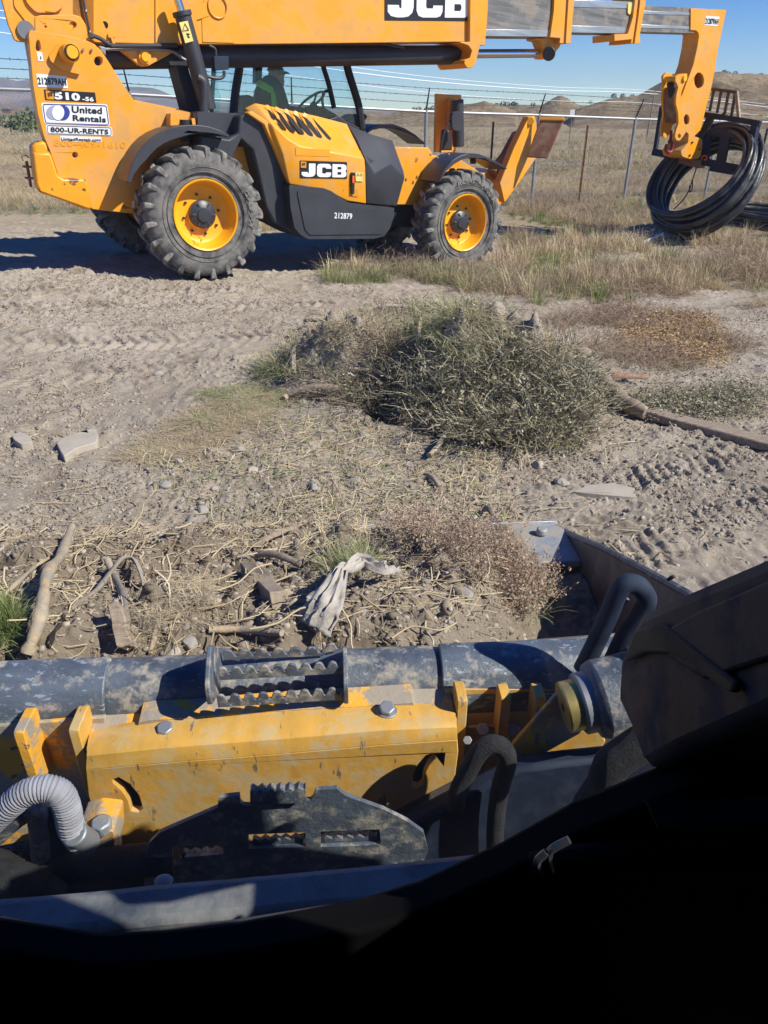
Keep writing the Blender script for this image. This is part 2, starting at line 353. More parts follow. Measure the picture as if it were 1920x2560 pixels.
def H0(x, y):      # large shapes only
    s = .88*(x+1.88)+.48*(y-8.08); g = np.where(s > 0, -.52*(1-np.exp(-np.maximum(s, 0)/7.0)), -.055*np.maximum(s, -4.5))
    g = g*sst(2.5, 7.5, y)
    far = sst(30, 90, np.hypot(x, y)); return g*(1-far)+(-.6)*far
def H(x, y, fine=True):
    x = np.asarray(x, float); y = np.asarray(y, float)
    h = H0(x, y)+fbm(x, y, 3.0, 3, 5)*.05*sst(2.4, 5, y)
    near = 1-sst(11, 16, y)
    if fine:
        h = h+near*(np.abs(fbm(x, y, .045, 3, 35, .6))*.026*sst(-.2, .3, fbm(x, y, .8, 2, 37))+fbm(x, y, .55, 4, 21)*.030+fbm(x, y, .11, 3, 31)*.014+np.maximum(0, fbm(x, y, .13, 3, 41)-.22)*.05)
        rough = sst(-.1, .35, fbm(x, y, 1.6, 3, 51))*near*(1-.7*sst(.3, .9, x)*(1-sst(5, 6, y)))
        h = h+rough*np.abs(fbm(x, y, .10, 4, 61, .65))*.045
        for (p0, p1, hw, pt, dp) in TRACKS:
            u, v, L = seg_uv(x, y, p0, p1); v = v+.05*np.sin(u*.8)
            m = (1-sst(hw*.86, hw*1.12, np.abs(v)))*sst(0, .4, u)*(1-sst(L-.4, L, u))
            if not np.any(m): continue
            lug = np.sin((u+np.abs(v)*.55)*2*math.pi/pt); wob = .25+.75*sst(-.25, .35, fbm(x, y, .28, 3, 71))
            h = h+m*(-dp*.5+dp*.75*np.clip(lug*1.8, -1, 1)*wob)+dp*.35*np.exp(-((np.abs(v)-hw*1.18)/(.05))**2)*sst(0, .4, u)*(1-sst(L-.4, L, u))
    for ((cx, cy), rx, ry, hh) in PILES:
        r = np.hypot((x-cx)/rx, (y-cy)/ry); h = h+hh*(1-sst(.12, 1.08, r))*(1+.9*fbm(x, y, .24, 4, 81))
    return h
def on_ground(reg, x, y, lift=0):
    z = 0.0
    for _ in range(12):
        q = at_z(*px(reg, x, y), z); z = .5*z+.5*float(H(q.x, q.y, False))
    return Vector((q.x, q.y, float(H(q.x, q.y))+lift))

# ---------------------------------------------------------------- ground sheet
def make_ground():
    ys = [-60, -20, -6, -2, .2]; y = .8
    while y < 1.9: ys.append(y); y += .04
    while y < 14: ys.append(y); y += .0034+.00105*y
    while y < 60: ys.append(y); y *= 1.012
    while y < 2600: ys.append(y); y *= 1.07
    ys = np.array(ys); n = 860; t = np.linspace(-1, 1, n)
    core = t/.93; ex = np.sign(t)*np.maximum(0, (np.abs(t)-.93)/.07)
    X = []; 
    for yy in ys:
        hw = .66*max(yy, .8)+1.1; X.append(core.clip(-1, 1)*hw+np.sign(ex)*(np.abs(ex)**3)*(60+max(yy, 0)*.9))
    X = np.array(X); Y = np.repeat(ys[:, None], n, 1); Z = H(X, Y)
    V = np.stack([X, Y, Z], -1).reshape(-1, 3); r, c = len(ys), n
    i = np.arange(r*c).reshape(r, c); F = np.stack([i[:-1, :-1], i[:-1, 1:], i[1:, 1:], i[1:, :-1]], -1).reshape(-1, 4)
    me = mesh_np('ground', V, F)
    m = bpy.data.materials.new('dry_dirt'); m.use_nodes = True; nt = m.node_tree; b = nt.nodes['Principled BSDF']
    tc = nt.nodes.new('ShaderNodeTexCoord').outputs['Object']
    base = ramp(nt, noise(nt, tc, 1.1, 6, .6), [(.3, (.25, .20, .148)), (.48, (.36, .303, .235)), (.7, (.45, .39, .31))])
    grit = ramp(nt, noise(nt, tc, 38, 8, .75), [(.30, (.10, .075, .055)), (.42, (.33, .275, .21)), (.62, (.42, .36, .285)), (.74, (.57, .52, .45))])
    c1 = mix(nt, .55, base, grit)
    clay = ramp(nt, noise(nt, tc, .45, 5, .55, .4), [(.50, (0, 0, 0)), (.62, (1, 1, 1))]); c1 = mix(nt, mix(nt, .5, (0.,)*3, clay), c1, (.43, .37, .30))
    dk = ramp(nt, noise(nt, tc, 2.6, 8, .7), [(.54, (0, 0, 0)), (.66, (1, 1, 1))]); c1 = mix(nt, mix(nt, .55, (0.,)*3, dk), c1, (.15, .105, .075))
    # far: dry grass, darker shrubs
    sx = nt.nodes.new('ShaderNodeSeparateXYZ'); nt.links.new(tc, sx.inputs[0])
    mr = nt.nodes.new('ShaderNodeMapRange'); mr.inputs[1].default_value = 10.5; mr.inputs[2].default_value = 15; nt.links.new(sx.outputs[1], mr.inputs[0])
    fg = ramp(nt, noise(nt, tc, .35, 8, .72), [(.32, (.16, .155, .09)), (.45, (.30, .235, .14)), (.58, (.36, .25, .16)), (.72, (.44, .36, .23))])
    fs = ramp(nt, noise(nt, tc, 3.2, 6, .8), [(.38, (.10, .10, .06)), (.52, (.33, .27, .17)), (.7, (.46, .38, .25))])
    c1 = mix(nt, mr.outputs[0], c1, mix(nt, .5, fg, fs))
    nt.links.new(c1, b.inputs['Base Color']); b.inputs['Roughness'].default_value = .95; b.inputs['Specular IOR Level'].default_value = .15
    n1 = bump(nt, noise(nt, tc, 55, 8, .8), .9, .012); n2 = bump(nt, noise(nt, tc, 190, 4, .8), .6, .004, n1); nt.links.new(n2, b.inputs['Normal'])
    o = link('ground', me, m, smooth=None); me.polygons.foreach_set('use_smooth', [True]*len(me.polygons)); tag(o, kind='structure')
    return m
M['dirt'] = make_ground()

# ---------------------------------------------------------------- hills and mountains
def hill(name, prof, base_y, D0, D1, mat, depth=1.5, rough=.12, nr=46, sub=6, seed=3, kind='structure'):
    """prof: skyline in photo pixels; the slope climbs from distance D0 to the ridge at D1 and falls away behind"""
    pr = sorted(prof); xs = np.linspace(pr[0][0], pr[-1][0], 220); yy = np.interp(xs, [p[0] for p in pr], [p[1] for p in pr])
    V = []; 
    for i, (a, c) in enumerate(zip(xs, yy)):
        top = at_y(a, c, D1); dx = top.x/D1
        e = min(1, i/6, (len(xs)-1-i)/6)
        for k in range(nr):
            t = k/(nr-1)*depth; D = D0+(D1-D0)*t
            s = t if t < 1 else 1-(t-1)*1.3; s = max(0, s)
            prof_s = s**1.25 if t < 1 else s
            V.append((dx*D, D, -.9+(top.z+.9)*prof_s*e, t))
    V = np.array(V); hgt = V[:, 2]+.9
    sc = (D1-D0)*.35
    ridge = 1-np.abs(fbm(V[:, 0]*1.6, V[:, 1]*.55, sc, 5, seed, .55))*2
    tt = V[:, 3]; amp = np.clip(tt*(1-tt)*4, 0, 1)*np.maximum(hgt, 0)*rough
    V[:, 2] += (ridge-.6)*amp+fbm(V[:, 0], V[:, 1], sc*.12, 3, seed+9)*np.clip(hgt, 0, 8)*.03
    n = len(xs); i = np.arange(n*nr).reshape(n, nr)
    F = np.stack([i[:-1, :-1], i[1:, :-1], i[1:, 1:], i[:-1, 1:]], -1).reshape(-1, 4)
    o = link(name, mesh_np(name, V[:, :3], F), mat, smooth=None); o.data.polygons.foreach_set('use_smooth', [True]*len(F)); tag(o, kind=kind); return o, V
def hillmat(name, a, b, c, sc, spots=True):
    m = bpy.data.materials.new(name); m.use_nodes = True; nt = m.node_tree; bb = nt.nodes['Principled BSDF']; tc = nt.nodes.new('ShaderNodeTexCoord').outputs['Object']
    col = ramp(nt, noise(nt, tc, sc, 8, .65), [(.35, a), (.55, b), (.72, c)])
    if spots:
        f = ramp(nt, noise(nt, tc, sc*16, 3, .6), [(.50, (0, 0, 0)), (.58, (1, 1, 1))]); col = mix(nt, mix(nt, .75, (0.,)*3, f), col, (.085, .08, .045))
    nt.links.new(col, bb.inputs['Base Color']); bb.inputs['Roughness'].default_value = 1; bb.inputs['Specular IOR Level'].default_value = 0
    nt.links.new(bump(nt, noise(nt, tc, sc*10, 5, .7), .8, .5), bb.inputs['Normal']); return m
HM = hillmat('hill_scrub', (.17, .125, .08), (.29, .22, .145), (.38, .30, .20), .06)
HM2 = hillmat('far_hill_scrub', (.19, .135, .09), (.28, .21, .145), (.36, .28, .19), .03)
MM = hillmat('mountain_rock', (.14, .13, .12), (.22, .19, .17), (.38, .27, .22), .004, False)
def d2(x, y): return px('d2', x, y)
def r3(x, y): return px('R3', x, y)
hill('hill', [d2(-200, 560), d2(60, 540), d2(130, 497), d2(180, 490), d2(250, 505), d2(330, 502), d2(430, 478), d2(500, 462), d2(620, 468), d2(760, 462), d2(900, 455), d2(1120, 402), d2(1200, 390), d2(1310, 367), d2(1400, 392), d2(1500, 420), d2(1659, 478), r3(330, 640)], 306, 150, 210, HM, seed=4, rough=.3)
hill('hill', [r3(60, 640), r3(120, 575), r3(200, 566), r3(330, 563), r3(440, 566), r3(500, 528), r3(540, 514), r3(580, 530), r3(640, 566), r3(760, 570)], 306, 240, 300, HM, seed=8, rough=.3)
hill('hill', [r3(560, 640), r3(620, 590), r3(680, 570), r3(800, 531), r3(960, 512), r3(1040, 465), r3(1100, 430), r3(1240, 400), r3(1400, 386), r3(1540, 393), r3(1659, 397), r3(1800, 400), r3(2300, 420), r3(2700, 600)], 306, 130, 235, HM, seed=15, rough=.30, depth=1.3)
hill('distant_hills', [(-700, 292), (-300, 262), (-60, 262), (0, 258), (40, 262), (80, 268), (160, 270), (300, 276), (520, 275), (800, 276), (1000, 280)], 290, 700, 900, HM2, seed=21)
hill('mountains', [(-900, 230), (-500, 205), (-200, 190), (0, 196), (30, 198), (40, 202), (70, 199), (150, 196), (250, 214), (312, 216), (347, 216), (380, 219), (400, 224), (430, 238), (480, 252), (600, 258), (771, 262), (900, 275), (1100, 285)], 290, 1500, 2100, MM, seed=31, rough=.5, depth=1.3)
# even air between the camera and the far mountains
def haze():
    mb = MB().box((0, 1300, 54), (9000, 2900, 114)); m = bpy.data.materials.new('haze'); m.use_nodes = True; nt = m.node_tree
    nt.nodes.remove(nt.nodes['Principled BSDF']); v = nt.nodes.new('ShaderNodeVolumePrincipled'); v.inputs['Color'].default_value = (.56, .74, 1, 1)
    v.inputs['Density'].default_value = 2.0e-4; v.inputs['Anisotropy'].default_value = .2; nt.links.new(v.outputs[0], nt.nodes['Material Output'].inputs['Volume'])
    o = mb.build('haze', m, smooth=None); tag(o, kind='stuff'); return o
# ================================================================ TELEHANDLER
TH = empty('telehandler', TM, label='yellow and black telescopic handler parked sideways with its boom held out level', cat='telehandler')
def P(name, reg, pts, d0, d1, mat, holes=(), bevel=.006, parent=None, rnd=0, label=None):
    o = tp(reg, pts, d0)
    if rnd: o = rounded(o, rnd)
    hs = [tp(reg, h, d0) for h in holes]
    ob = MB().prism(o, d0, d1, 'y', hs).build(name, mat, parent or TH, bevel, 35)
    if label: ob['label'] = label
    return ob
def ell(cx, cy, rx, ry, n=20): return [(cx+rx*math.cos(2*math.pi*i/n), cy+ry*math.sin(2*math.pi*i/n)) for i in range(n)]
# --- chassis
rear = P('chassis_plate', 'R1', [(182, 178), (400, 212), (520, 243), (560, 262), (600, 300), (640, 360), (700, 455), (775, 570), (795, 592), (830, 612), (1000, 640), (1155, 672), (1165, 860), (1290, 1010), (1290, 1250), (800, 1266), (745, 1262), (550, 1240), (345, 1040), (300, 905), (262, 815), (225, 680), (195, 500), (170, 215), (172, 190)], .50, .60, M['yellow'],
 holes=[ell(583, 362, 25, 28), ell(445, 918, 17, 18), [(224, 236), (232, 240), (240, 268), (243, 290), (232, 303), (217, 302), (211, 285), (213, 262), (218, 242)], ell(750, 1224, 28, 12)], bevel=.008)
P('chassis_plate', 'R1', [(150, 250), (560, 262), (775, 570), (830, 612), (1155, 672), (1290, 1000), (1290, 1250), (560, 1235), (345, 1040), (262, 815), (195, 500)], 1.55, 1.62, M['yellow'])
q0 = tp('R1', [(172, 190), (195, 500), (225, 680), (262, 815), (300, 905), (345, 1040), (550, 1240)], .50)
mb = MB(); k = len(q0)
mb.add([(a+.006, .60, b) for a, b in q0]+[(a+.006, .70, b) for a, b in q0]+[(a+.05, .70, b) for a, b in q0]+[(a+.05, .60, b) for a, b in q0],
 [[j*k+i, j*k+i+1, ((j+1) % 4)*k+i+1, ((j+1) % 4)*k+i] for j in range(4) for i in range(k-1)]+[[0, k, 2*k, 3*k], [k-1, 2*k-1, 3*k-1, 4*k-1]])
mb.build('rear_flange', M['yellow'], TH)
P('chassis_frame', 'R1', [(790, 590), (1160, 668), (1160, 700), (790, 660)], .62, 1.50, M['yellow'])
P('chassis_frame', 'R1', [(700, 1060), (2300, 900), (2300, 1190), (800, 1240)], .70, 1.5, M['yellow'])
P('engine_bay', 'R1', [(1290, 865), (1440, 870), (1500, 900), (1560, 1150), (1560, 1300), (1300, 1300)], .40, .9, M['yellow'])
P('front_chassis', 'R2', [(1005, 762), (1185, 765), (1203, 790), (1195, 830), (1300, 960), (1300, 1062), (1010, 1062)], .46, .60, M['yellow'], bevel=.01)
P('front_chassis', 'R2', [(1150, 800), (1340, 820), (1460, 900), (1560, 880), (1560, 1100), (1300, 1150), (1150, 1000)], .62, 1.6, M['yellow'])
MB().cyl(t3('R2', 1122, 827, .46), t3('R2', 1122, 827, .45), .022).build('plug', M['yellow'], TH)
P('underframe', 'R2', [(1000, 1060), (1150, 1060), (1250, 1160), (1100, 1180), (990, 1170)], .55, 1.5, M['dark'])
# --- counterweight
cw = P('counterweight', 'R1', [(197, 905), (300, 905), (345, 1040), (375, 1058), (505, 1060), (522, 1085), (550, 1235), (525, 1243), (235, 1140), (215, 1090)], .36, .50, M['yellow_edge'], bevel=.02)
P('counterweight_back', 'R1', [(192, 870), (200, 850), (270, 832), (300, 905), (345, 1040), (375, 1058), (505, 1060), (522, 1085), (550, 1235), (500, 1240), (250, 1140), (215, 1060), (200, 960)], .50, .72, M['yellow_edge'], bevel=.03)
h = MB(); c = t3('R1', 162, 988, .72); c2 = t3('R1', 176, 1055, .72)
h.box(c+Vector((.04, 0, 0)), (.16, .08, .018)); h.box(c2+Vector((.04, 0, 0)), (.16, .08, .018)); h.cyl(c+Vector((0, 0, .05)), c2-Vector((0, 0, .08)), .014)
h.tube([c+Vector((-.03, 0, .05)), c+Vector((-.035, 0, .09)), c+Vector((.0, 0, .10)), c+Vector((.03, 0, .08))], .006, smooth=4); h.build('tow_hitch', M['brown'], TH, .003)
# --- pin boss on the rear plate
P('pin_boss', 'R1', rounded([(345, 260), (400, 235), (455, 262), (475, 320), (482, 425), (470, 440), (360, 415), (300, 360), (290, 330)], .25), .46, .5, M['yellow'], bevel=.01)
c = t3('R1', 400, 318, .46); MB().lathe([(0, -.19), (.062, -.19), (.075, -.175), (.078, 0)], c, n=28).build('pivot_pin', M['yellow'], TH)
MB().lathe([(0, -.215), (.048, -.215), (.054, -.205), (.054, -.19)], c, n=24).build('pin_cap', M['yellow_rim'], TH)
MB().lathe([(.054, -.195), (.064, -.20), (.066, -.188), (.06, -.18)], c, n=24).build('pin_ring', M['dark'], TH)
for q in ((493, 293), (543, 296)): MB().cyl(t3('R1', *q, .5), t3('R1', *q, .475), .012, 6).build('bolt', M['galv'], TH)
# --- boom
B = empty('boom'); B.parent = TH
def PB(name, reg, pts, d0, d1, mat, **k): return P(name, reg, pts, d0, d1, mat, parent=B, **k)
PB('boom_head', 'src', [(-40, -150), (4, 0), (20, 62), (36, 100), (44, 104), (64, 106), (236, 106), (236, -145)], .68, .715, M['yellow'], bevel=.008)
PB('boom_section', 'src', [(180, -148), (180, 106), (224, 106), (386, 110), (586, 111), (1182, 104), (1182, -52)], .68, 1.14, M['yellow'], bevel=.012, holes=[])
MB().cyl(t3('R1', 622, 147, .68), t3('R1', 622, 147, .678), .030, 24).build('boom_port', M['ink'], B)
PB('boom_gusset', 'R1', [(206, 100), (240, 86), (440, 86), (480, 100), (512, 150), (530, 205), (530, 250), (206, 190)], .655, .68, M['yellow'], bevel=.008, holes=[ell(432, 148, 20, 21), ell(270, 159, 6, 7)])
PB('boom_gusset', 'R1', rounded([(60, -200), (85, 40), (140, 110), (180, 170), (206, 180), (206, 100), (240, 86), (370, 60), (390, -200)], .2), .667, .68, M['yellow'], bevel=.006)
PB('boom_panel', 'R1', rounded([(385, -200), (375, 40), (330, 76), (215, 76), (160, 20), (130, -60), (120, -200)], .3), .640, .667, M['yellow'], bevel=.012)
PB('boom_panel', 'R1', [(920, -200), (920, 255), (1190, 262), (1192, 215), (1165, 120), (1240, 95), (1190, -20), (1190, -200)], .665, .68, M['yellow'], bevel=.004)
PB('boom_panel', 'R1', [(1385, -200), (1390, 255), (1200, 250), (1196, 100), (1235, -200)], .672, .68, M['yellow'], bevel=.003)
o = MB().lathe([(.105, 0), (.105, -.008), (.100, -.010), (.094, -.008), (.094, 0)], t3('R1', 1290, 38, .664), n=36); o.build('boom_ring', M['yellow'], B)
MB().cyl(t3('R1', 155, 178, .64), t3('R1', 155, 178, .70), .075, 24).build('pivot_tube', M['galv'], B)
MB().tube([t3('R1', 485, -60, .648), t3('R1', 500, 40, .648), t3('R1', 515, 110, .648), t3('R1', 533, 200, .648)], .012, 8).build('hose', M['black_plastic'], B)
for q in ((510, 65), (533, 188)): MB().box(t3('R1', *q, .64), (.02, .02, .02)).build('hose_clip', M['chrome'], B, .003)
PB('bracket', 'R1', [(640, 198), (685, 198), (686, 215), (672, 222), (685, 262), (668, 262), (655, 222), (640, 222)], .655, .68, M['yellow'], bevel=.003)
MB().tube([t3('R1', 530, 222, .63), t3('R1', 555, 214, .63), t3('R1', 600, 232, .63), t3('R1', 650, 265, .63), t3('R1', 700, 272, .64), t3('R1', 1050, 268, .66)], .02, 10, 6).build('hose', M['black_plastic'], B)
MB().tube([t3('R1', 600, 292, .7), t3('R1', 760, 293, .7), t3('R1', 1000, 300, .7), t3('R1', 1090, 350, .7), t3('R1', 1200, 385, .7)], .014, 10, 6).build('hose', M['galv'], B)
MB().tube([t3('R2', 0, 232, .75), t3('R2', 300, 228, .75), t3('R2', 900, 226, .75), t3('R2', 1000, 236, .75), t3('R2', 1060, 246, .75)], .016, 8, 5).build('hose', M['black_plastic'], B)
# collars, inner sections
PB('boom_collar', 'R2', [(1403, -130), (1497, -130), (1492, 60), (1478, 235), (1452, 235), (1430, 330), (1410, 352), (1385, 352), (1370, 330), (1372, 312), (1400, 300), (1410, 262), (1390, 235), (1345, 218), (1400, 216)], .62, 1.20, M['yellow'], bevel=.006)
PB('inner_section', 'R3', [(60, -60), (560, -60), (560, 200), (60, 196)], .72, 1.10, M['steel'], bevel=.008)
PB('wear_strip', 'R3', [(130, 158), (480, 162), (480, 198), (130, 194)], .714, .72, M['steel_bright'], bevel=.002)
PB('boom_collar', 'R3', [(512, -90), (622, -90), (612, 60), (594, 170), (590, 235), (535, 232), (540, 205), (484, 200), (505, 60)], .68, 1.14, M['yellow'], bevel=.006)
PB('boom_collar', 'R3', [(590, -90), (622, -90), (596, 235), (570, 235)], .655, .68, M['yellow'], bevel=.004)
PB('collar_lug', 'R3', [(410, 205), (545, 205), (540, 250), (500, 300), (480, 318), (455, 316), (445, 290), (455, 262), (440, 222), (412, 216)], .80, 1.0, M['yellow'], bevel=.006)
MB().cyl(t3('R3', 480, 290, .74), t3('R3', 480, 290, 1.0), .085, 18).build('rod_end', M['dark'], B, .01)
PB('inner_section', 'R3', [(560, -2), (945, 8), (945, 183), (560, 176)], .75, 1.07, M['steel'], bevel=.008)
PB('wear_strip', 'R3', [(600, 0), (940, 8), (938, 46), (600, 38)], .744, .75, M['steel_bright'], bevel=.002)
PB('wear_strip', 'R3', [(600, 138), (905, 145), (905, 180), (600, 175)], .744, .75, M['steel_bright'], bevel=.002)
PB('wear_pad', 'R3', rounded([(905, 15), (932, 12), (938, 40), (915, 80), (905, 70)], .3), .73, .75, M['stickery'], bevel=.002)
PB('boom_collar', 'R3', [(950, -60), (1002, -60), (1000, 20), (968, 180), (972, 232), (920, 234), (925, 212), (832, 222), (832, 184), (905, 182), (932, 90)], .70, 1.12, M['yellow'], bevel=.006)
PB('boom_collar', 'R3', [(978, -60), (1002, -60), (1000, 20), (975, 150), (962, 235), (940, 235), (960, 100)], .675, .70, M['yellow'], bevel=.003)
PB('inner_section', 'R3', [(960, 29), (1262, 42), (1262, 180), (960, 172)], .78, 1.04, M['steel'], bevel=.008)
PB('wear_strip', 'R3', [(975, 58), (1240, 68), (1240, 82), (975, 76)], .774, .78, M['steel_bright'], bevel=.002)
PB('wear_strip', 'R3', [(975, 132), (1235, 142), (1235, 156), (975, 150)], .774, .78, M['steel_bright'], bevel=.002)
# nose
N = empty('boom_nose'); N.parent = TH
def PN(name, reg, pts, d0, d1, mat, **k): return P(name, reg, pts, d0, d1, mat, parent=N, **k)
side = [(770, 95), (1180, 115), (1150, 260), (1112, 440), (1088, 540), (1068, 620), (1060, 740), (1000, 1050), (950, 1220), (905, 1420), (882, 1500), (800, 1580), (745, 1545), (690, 1500), (665, 1400), (655, 1300), (648, 1150), (800, 745), (845, 540), (864, 420), (855, 375), (830, 350), (765, 345)]
PN('nose_plate', 'd3', side, .76, .80, M['yellow'], bevel=.008, holes=[ell(866, 928, 56, 92), ell(722, 1378, 31, 62)])
PN('nose_plate', 'd3', side, 1.06, 1.10, M['yellow'], bevel=.008)
q = tp('d3', [(775, 350), (835, 352), (862, 400), (845, 540), (800, 745), (720, 950)], .76); k = len(q)
mb = MB(); mb.add([(a+.012, .80, b) for a, b in q]+[(a+.012, 1.06, b) for a, b in q]+[(a+.05, 1.06, b) for a, b in q]+[(a+.05, .80, b) for a, b in q],
 [[j*k+i, j*k+i+1, ((j+1) % 4)*k+i+1, ((j+1) % 4)*k+i] for j in range(4) for i in range(k-1)]+[[0, k, 2*k, 3*k], [k-1, 2*k-1, 3*k-1, 4*k-1]])
mb.build('nose_web', M['yellow'], N)
PN('nose_top', 'd3', [(770, 98), (1178, 118), (1172, 160), (770, 140)], .80, 1.06, M['yellow'])
PN('nose_front', 'd3', [(1090, 118), (1178, 118), (1085, 545), (1055, 745), (950, 1220), (905, 1420), (880, 1430), (930, 1200), (1010, 740), (1050, 540)], .80, 1.06, M['yellow'])
kid = [(645, 850), (735, 845), (700, 960), (655, 1075), (655, 1300), (690, 1495), (715, 1520), (690, 1560), (640, 1622), (600, 1612), (588, 1570), (600, 1500), (630, 1420), (625, 1300), (598, 1190), (605, 1090), (628, 1000), (592, 930), (595, 880)]
PN('link_plate', 'd3', rounded(kid, .2, 2), .66, .70, M['yellow'], bevel=.008, holes=[ell(638, 1565, 18, 26)])
kq = tp('d3', [(690, 905), (640, 1565)], .66)
PN('link_plate', 'd3', rounded([(490, 830), (560, 850), (600, 860), (560, 900), (520, 960), (505, 1080), (510, 1200), (560, 1300), (600, 1290), (620, 1330), (600, 1420), (560, 1440), (530, 1540), (490, 1590), (440, 1570), (428, 1480), (460, 1320), (445, 1120), (460, 1000), (450, 880)], .2, 2), 1.0, 1.04, M['yellow'], bevel=.008)
MB().cyl((kq[0][0], .63, kq[0][1]), (kq[0][0], 1.05, kq[0][1]), .045, 20).build('link_pin', M['yellow_rim'], N, .006)
zz = tp('d3', [(640, 1000), (672, 1010), (655, 1200), (660, 1400), (640, 1420), (625, 1220)], .72)
MB().prism(zz, .72, 1.04).build('link_web', M['brown'], N, .01)
MB().cyl((kq[0][0]-.02, .88, kq[0][1]-.05), (kq[1][0]+.05, .88, kq[1][1]+.35), .06, 16).build('tilt_cylinder', M['dark'], N)
c = t3('d3', 700, 1560, .86); c2 = t3('d3', 725, 1760, .86); MB().cyl(c+Vector((0, 0, .05)), c2, .03, 16).build('tilt_rod', M['chrome'], N)
PN('quick_hitch', 'd3', rounded([(745, 1545), (810, 1570), (900, 1600), (905, 1660), (880, 1800), (850, 1830), (760, 1832), (670, 1800), (655, 1740), (690, 1700), (740, 1640)], .2), .74, 1.12, M['yellow'], bevel=.012)
for q in ((760, 1790), (790, 1640), (870, 1720)): MB().cyl(t3('d3', *q, .74), t3('d3', *q, .72), .016, 6).build('bolt', M['dark'], N)
# load hook
hk = t3('d3', 545, 1500, .80); s = .0022*1.35
hp = [(545, 1500), (540, 1560), (533, 1610), (515, 1640), (505, 1690), (512, 1715)]
mb = MB().tube([t3('d3', *q, .80) for q in hp[:4]], .022, 8, 4)
mb.tube([t3('d3', *q, .80) for q in [(533, 1610), (552, 1660), (556, 1710), (535, 1750), (505, 1752), (484, 1725), (482, 1690), (490, 1665)]], lambda t: .030-.014*abs(t-.4), 8, 4)
mb.build('lifting_hook', M['red'], N)
# extension cylinder
MB().cyl(t3('R2', -560, 300, .92), t3('R2', 1400, 284, .92), .105, 28).build('extension_cylinder', M['black_plastic'], TH, .01)
MB().cyl(t3('R2', 1390, 279, .92), t3('R3', 470, 287, .92), .052, 20).build('extension_rod', M['chrome'], TH)
P('cylinder_lug', 'R1', [(715, 302), (1040, 300), (985, 335), (900, 380), (880, 392), (850, 394), (820, 385), (780, 350)], .72, .78, M['yellow'], bevel=.006)
MB().lathe([(0, -.05), (.04, -.05), (.045, -.03), (.06, -.03), (.065, 0)], t3('R1', 855, 338, .72), n=24).build('lug_pin', M['yellow_rim'], TH)
P('cylinder_bracket', 'R1', [(585, 270), (625, 280), (628, 330), (600, 300)], .52, .56, M['galv'])
P('mast_bracket', 'R1', [(905, 385), (1070, 290), (1110, 300), (1110, 395), (1060, 392)], .80, 1.2, M['dark'])
# lift cylinder
a, b2 = t3('R1', 1040, -40, .50), t3('R1', 1075, 65, .50); e = t3('R1', 1235, 650, .50)
MB().cyl(a, b2+(e-b2)*.03, .040, 20).build('lift_rod', M['chrome'], TH)
MB().cyl(b2, e, .080, 28, .086).build('lift_cylinder', M['black_plastic'], TH, .008)
MB().lathe([(.082, -.015), (.098, -.01), (.098, .02), (.082, .03)], (0, 0, 0), 'z', 24).mesh('x')
pa, pb_ = b2, (e-b2).normalized(); MB().tube([pa-pb_*.0, pa+pb_*.045], .094, 24).build('gland', M['black_plastic'], TH, .006)
P('warning_sticker', 'R1', [(1062, 133), (1112, 123), (1146, 243), (1098, 256)], .408, .412, M['stickery'], bevel=0)
MB().tube([t3('R1', *q, .405) for q in [(1083, 182), (1118, 178), (1096, 140)]], .005, 5, closed=True, cap=False).build('warning_mark', M['ink'], TH)
MB().tube([t3('R1', *q, .405) for q in [(1106, 200), (1122, 203), (1112, 213), (1124, 222)]], .007, 5).build('warning_mark', M['ink'], TH)
MB().tube([t3('R1', 1170, 460, .40), t3('R1', 1200, 480, .39), t3('R1', 1210, 530, .39), t3('R1', 1208, 665, .39)], .044, 16, 6).build('exhaust_pipe', M['black_plastic'], TH)
P('post', 'R1', [(1045, 385), (1110, 388), (1200, 670), (1120, 670)], .66, .95, M['dark'])
P('valve_block', 'R1', [(1268, 332), (1355, 334), (1358, 412), (1272, 416)], .50, .58, M['armsteel'], bevel=.005)
MB().tube([t3('R1', *q, .52) for q in [(1328, 420), (1326, 450), (1300, 464), (1250, 458), (1212, 442)]], .017, 8, 5).build('hose', M['black_plastic'], TH)
MB().tube([t3('R1', *q, .52) for q in [(1280, 330), (1275, 290), (1240, 270)]], .012, 8, 4).build('hose', M['black_plastic'], TH)
P('exhaust_box', 'R1', [(1165, 660), (1420, 672), (1415, 730), (1350, 850), (1185, 845), (1170, 780)], .34, .8, M['cover_black'], bevel=.012)
P('hinge_bracket', 'R1', rounded([(1010, 672), (1040, 668), (1062, 700), (1060, 745), (1010, 750)], .25), .36, .50, M['yellow'], bevel=.006)
P('hinge_bracket', 'R1', rounded([(1135, 700), (1155, 700), (1160, 740), (1140, 740)], .25), .36, .46, M['yellow'], bevel=.006)
MB().cyl(t3('R1', 1095, 710, .42), t3('R1', 1105, 840, .42), .055, 16).build('steer_cylinder', M['dark'], TH)
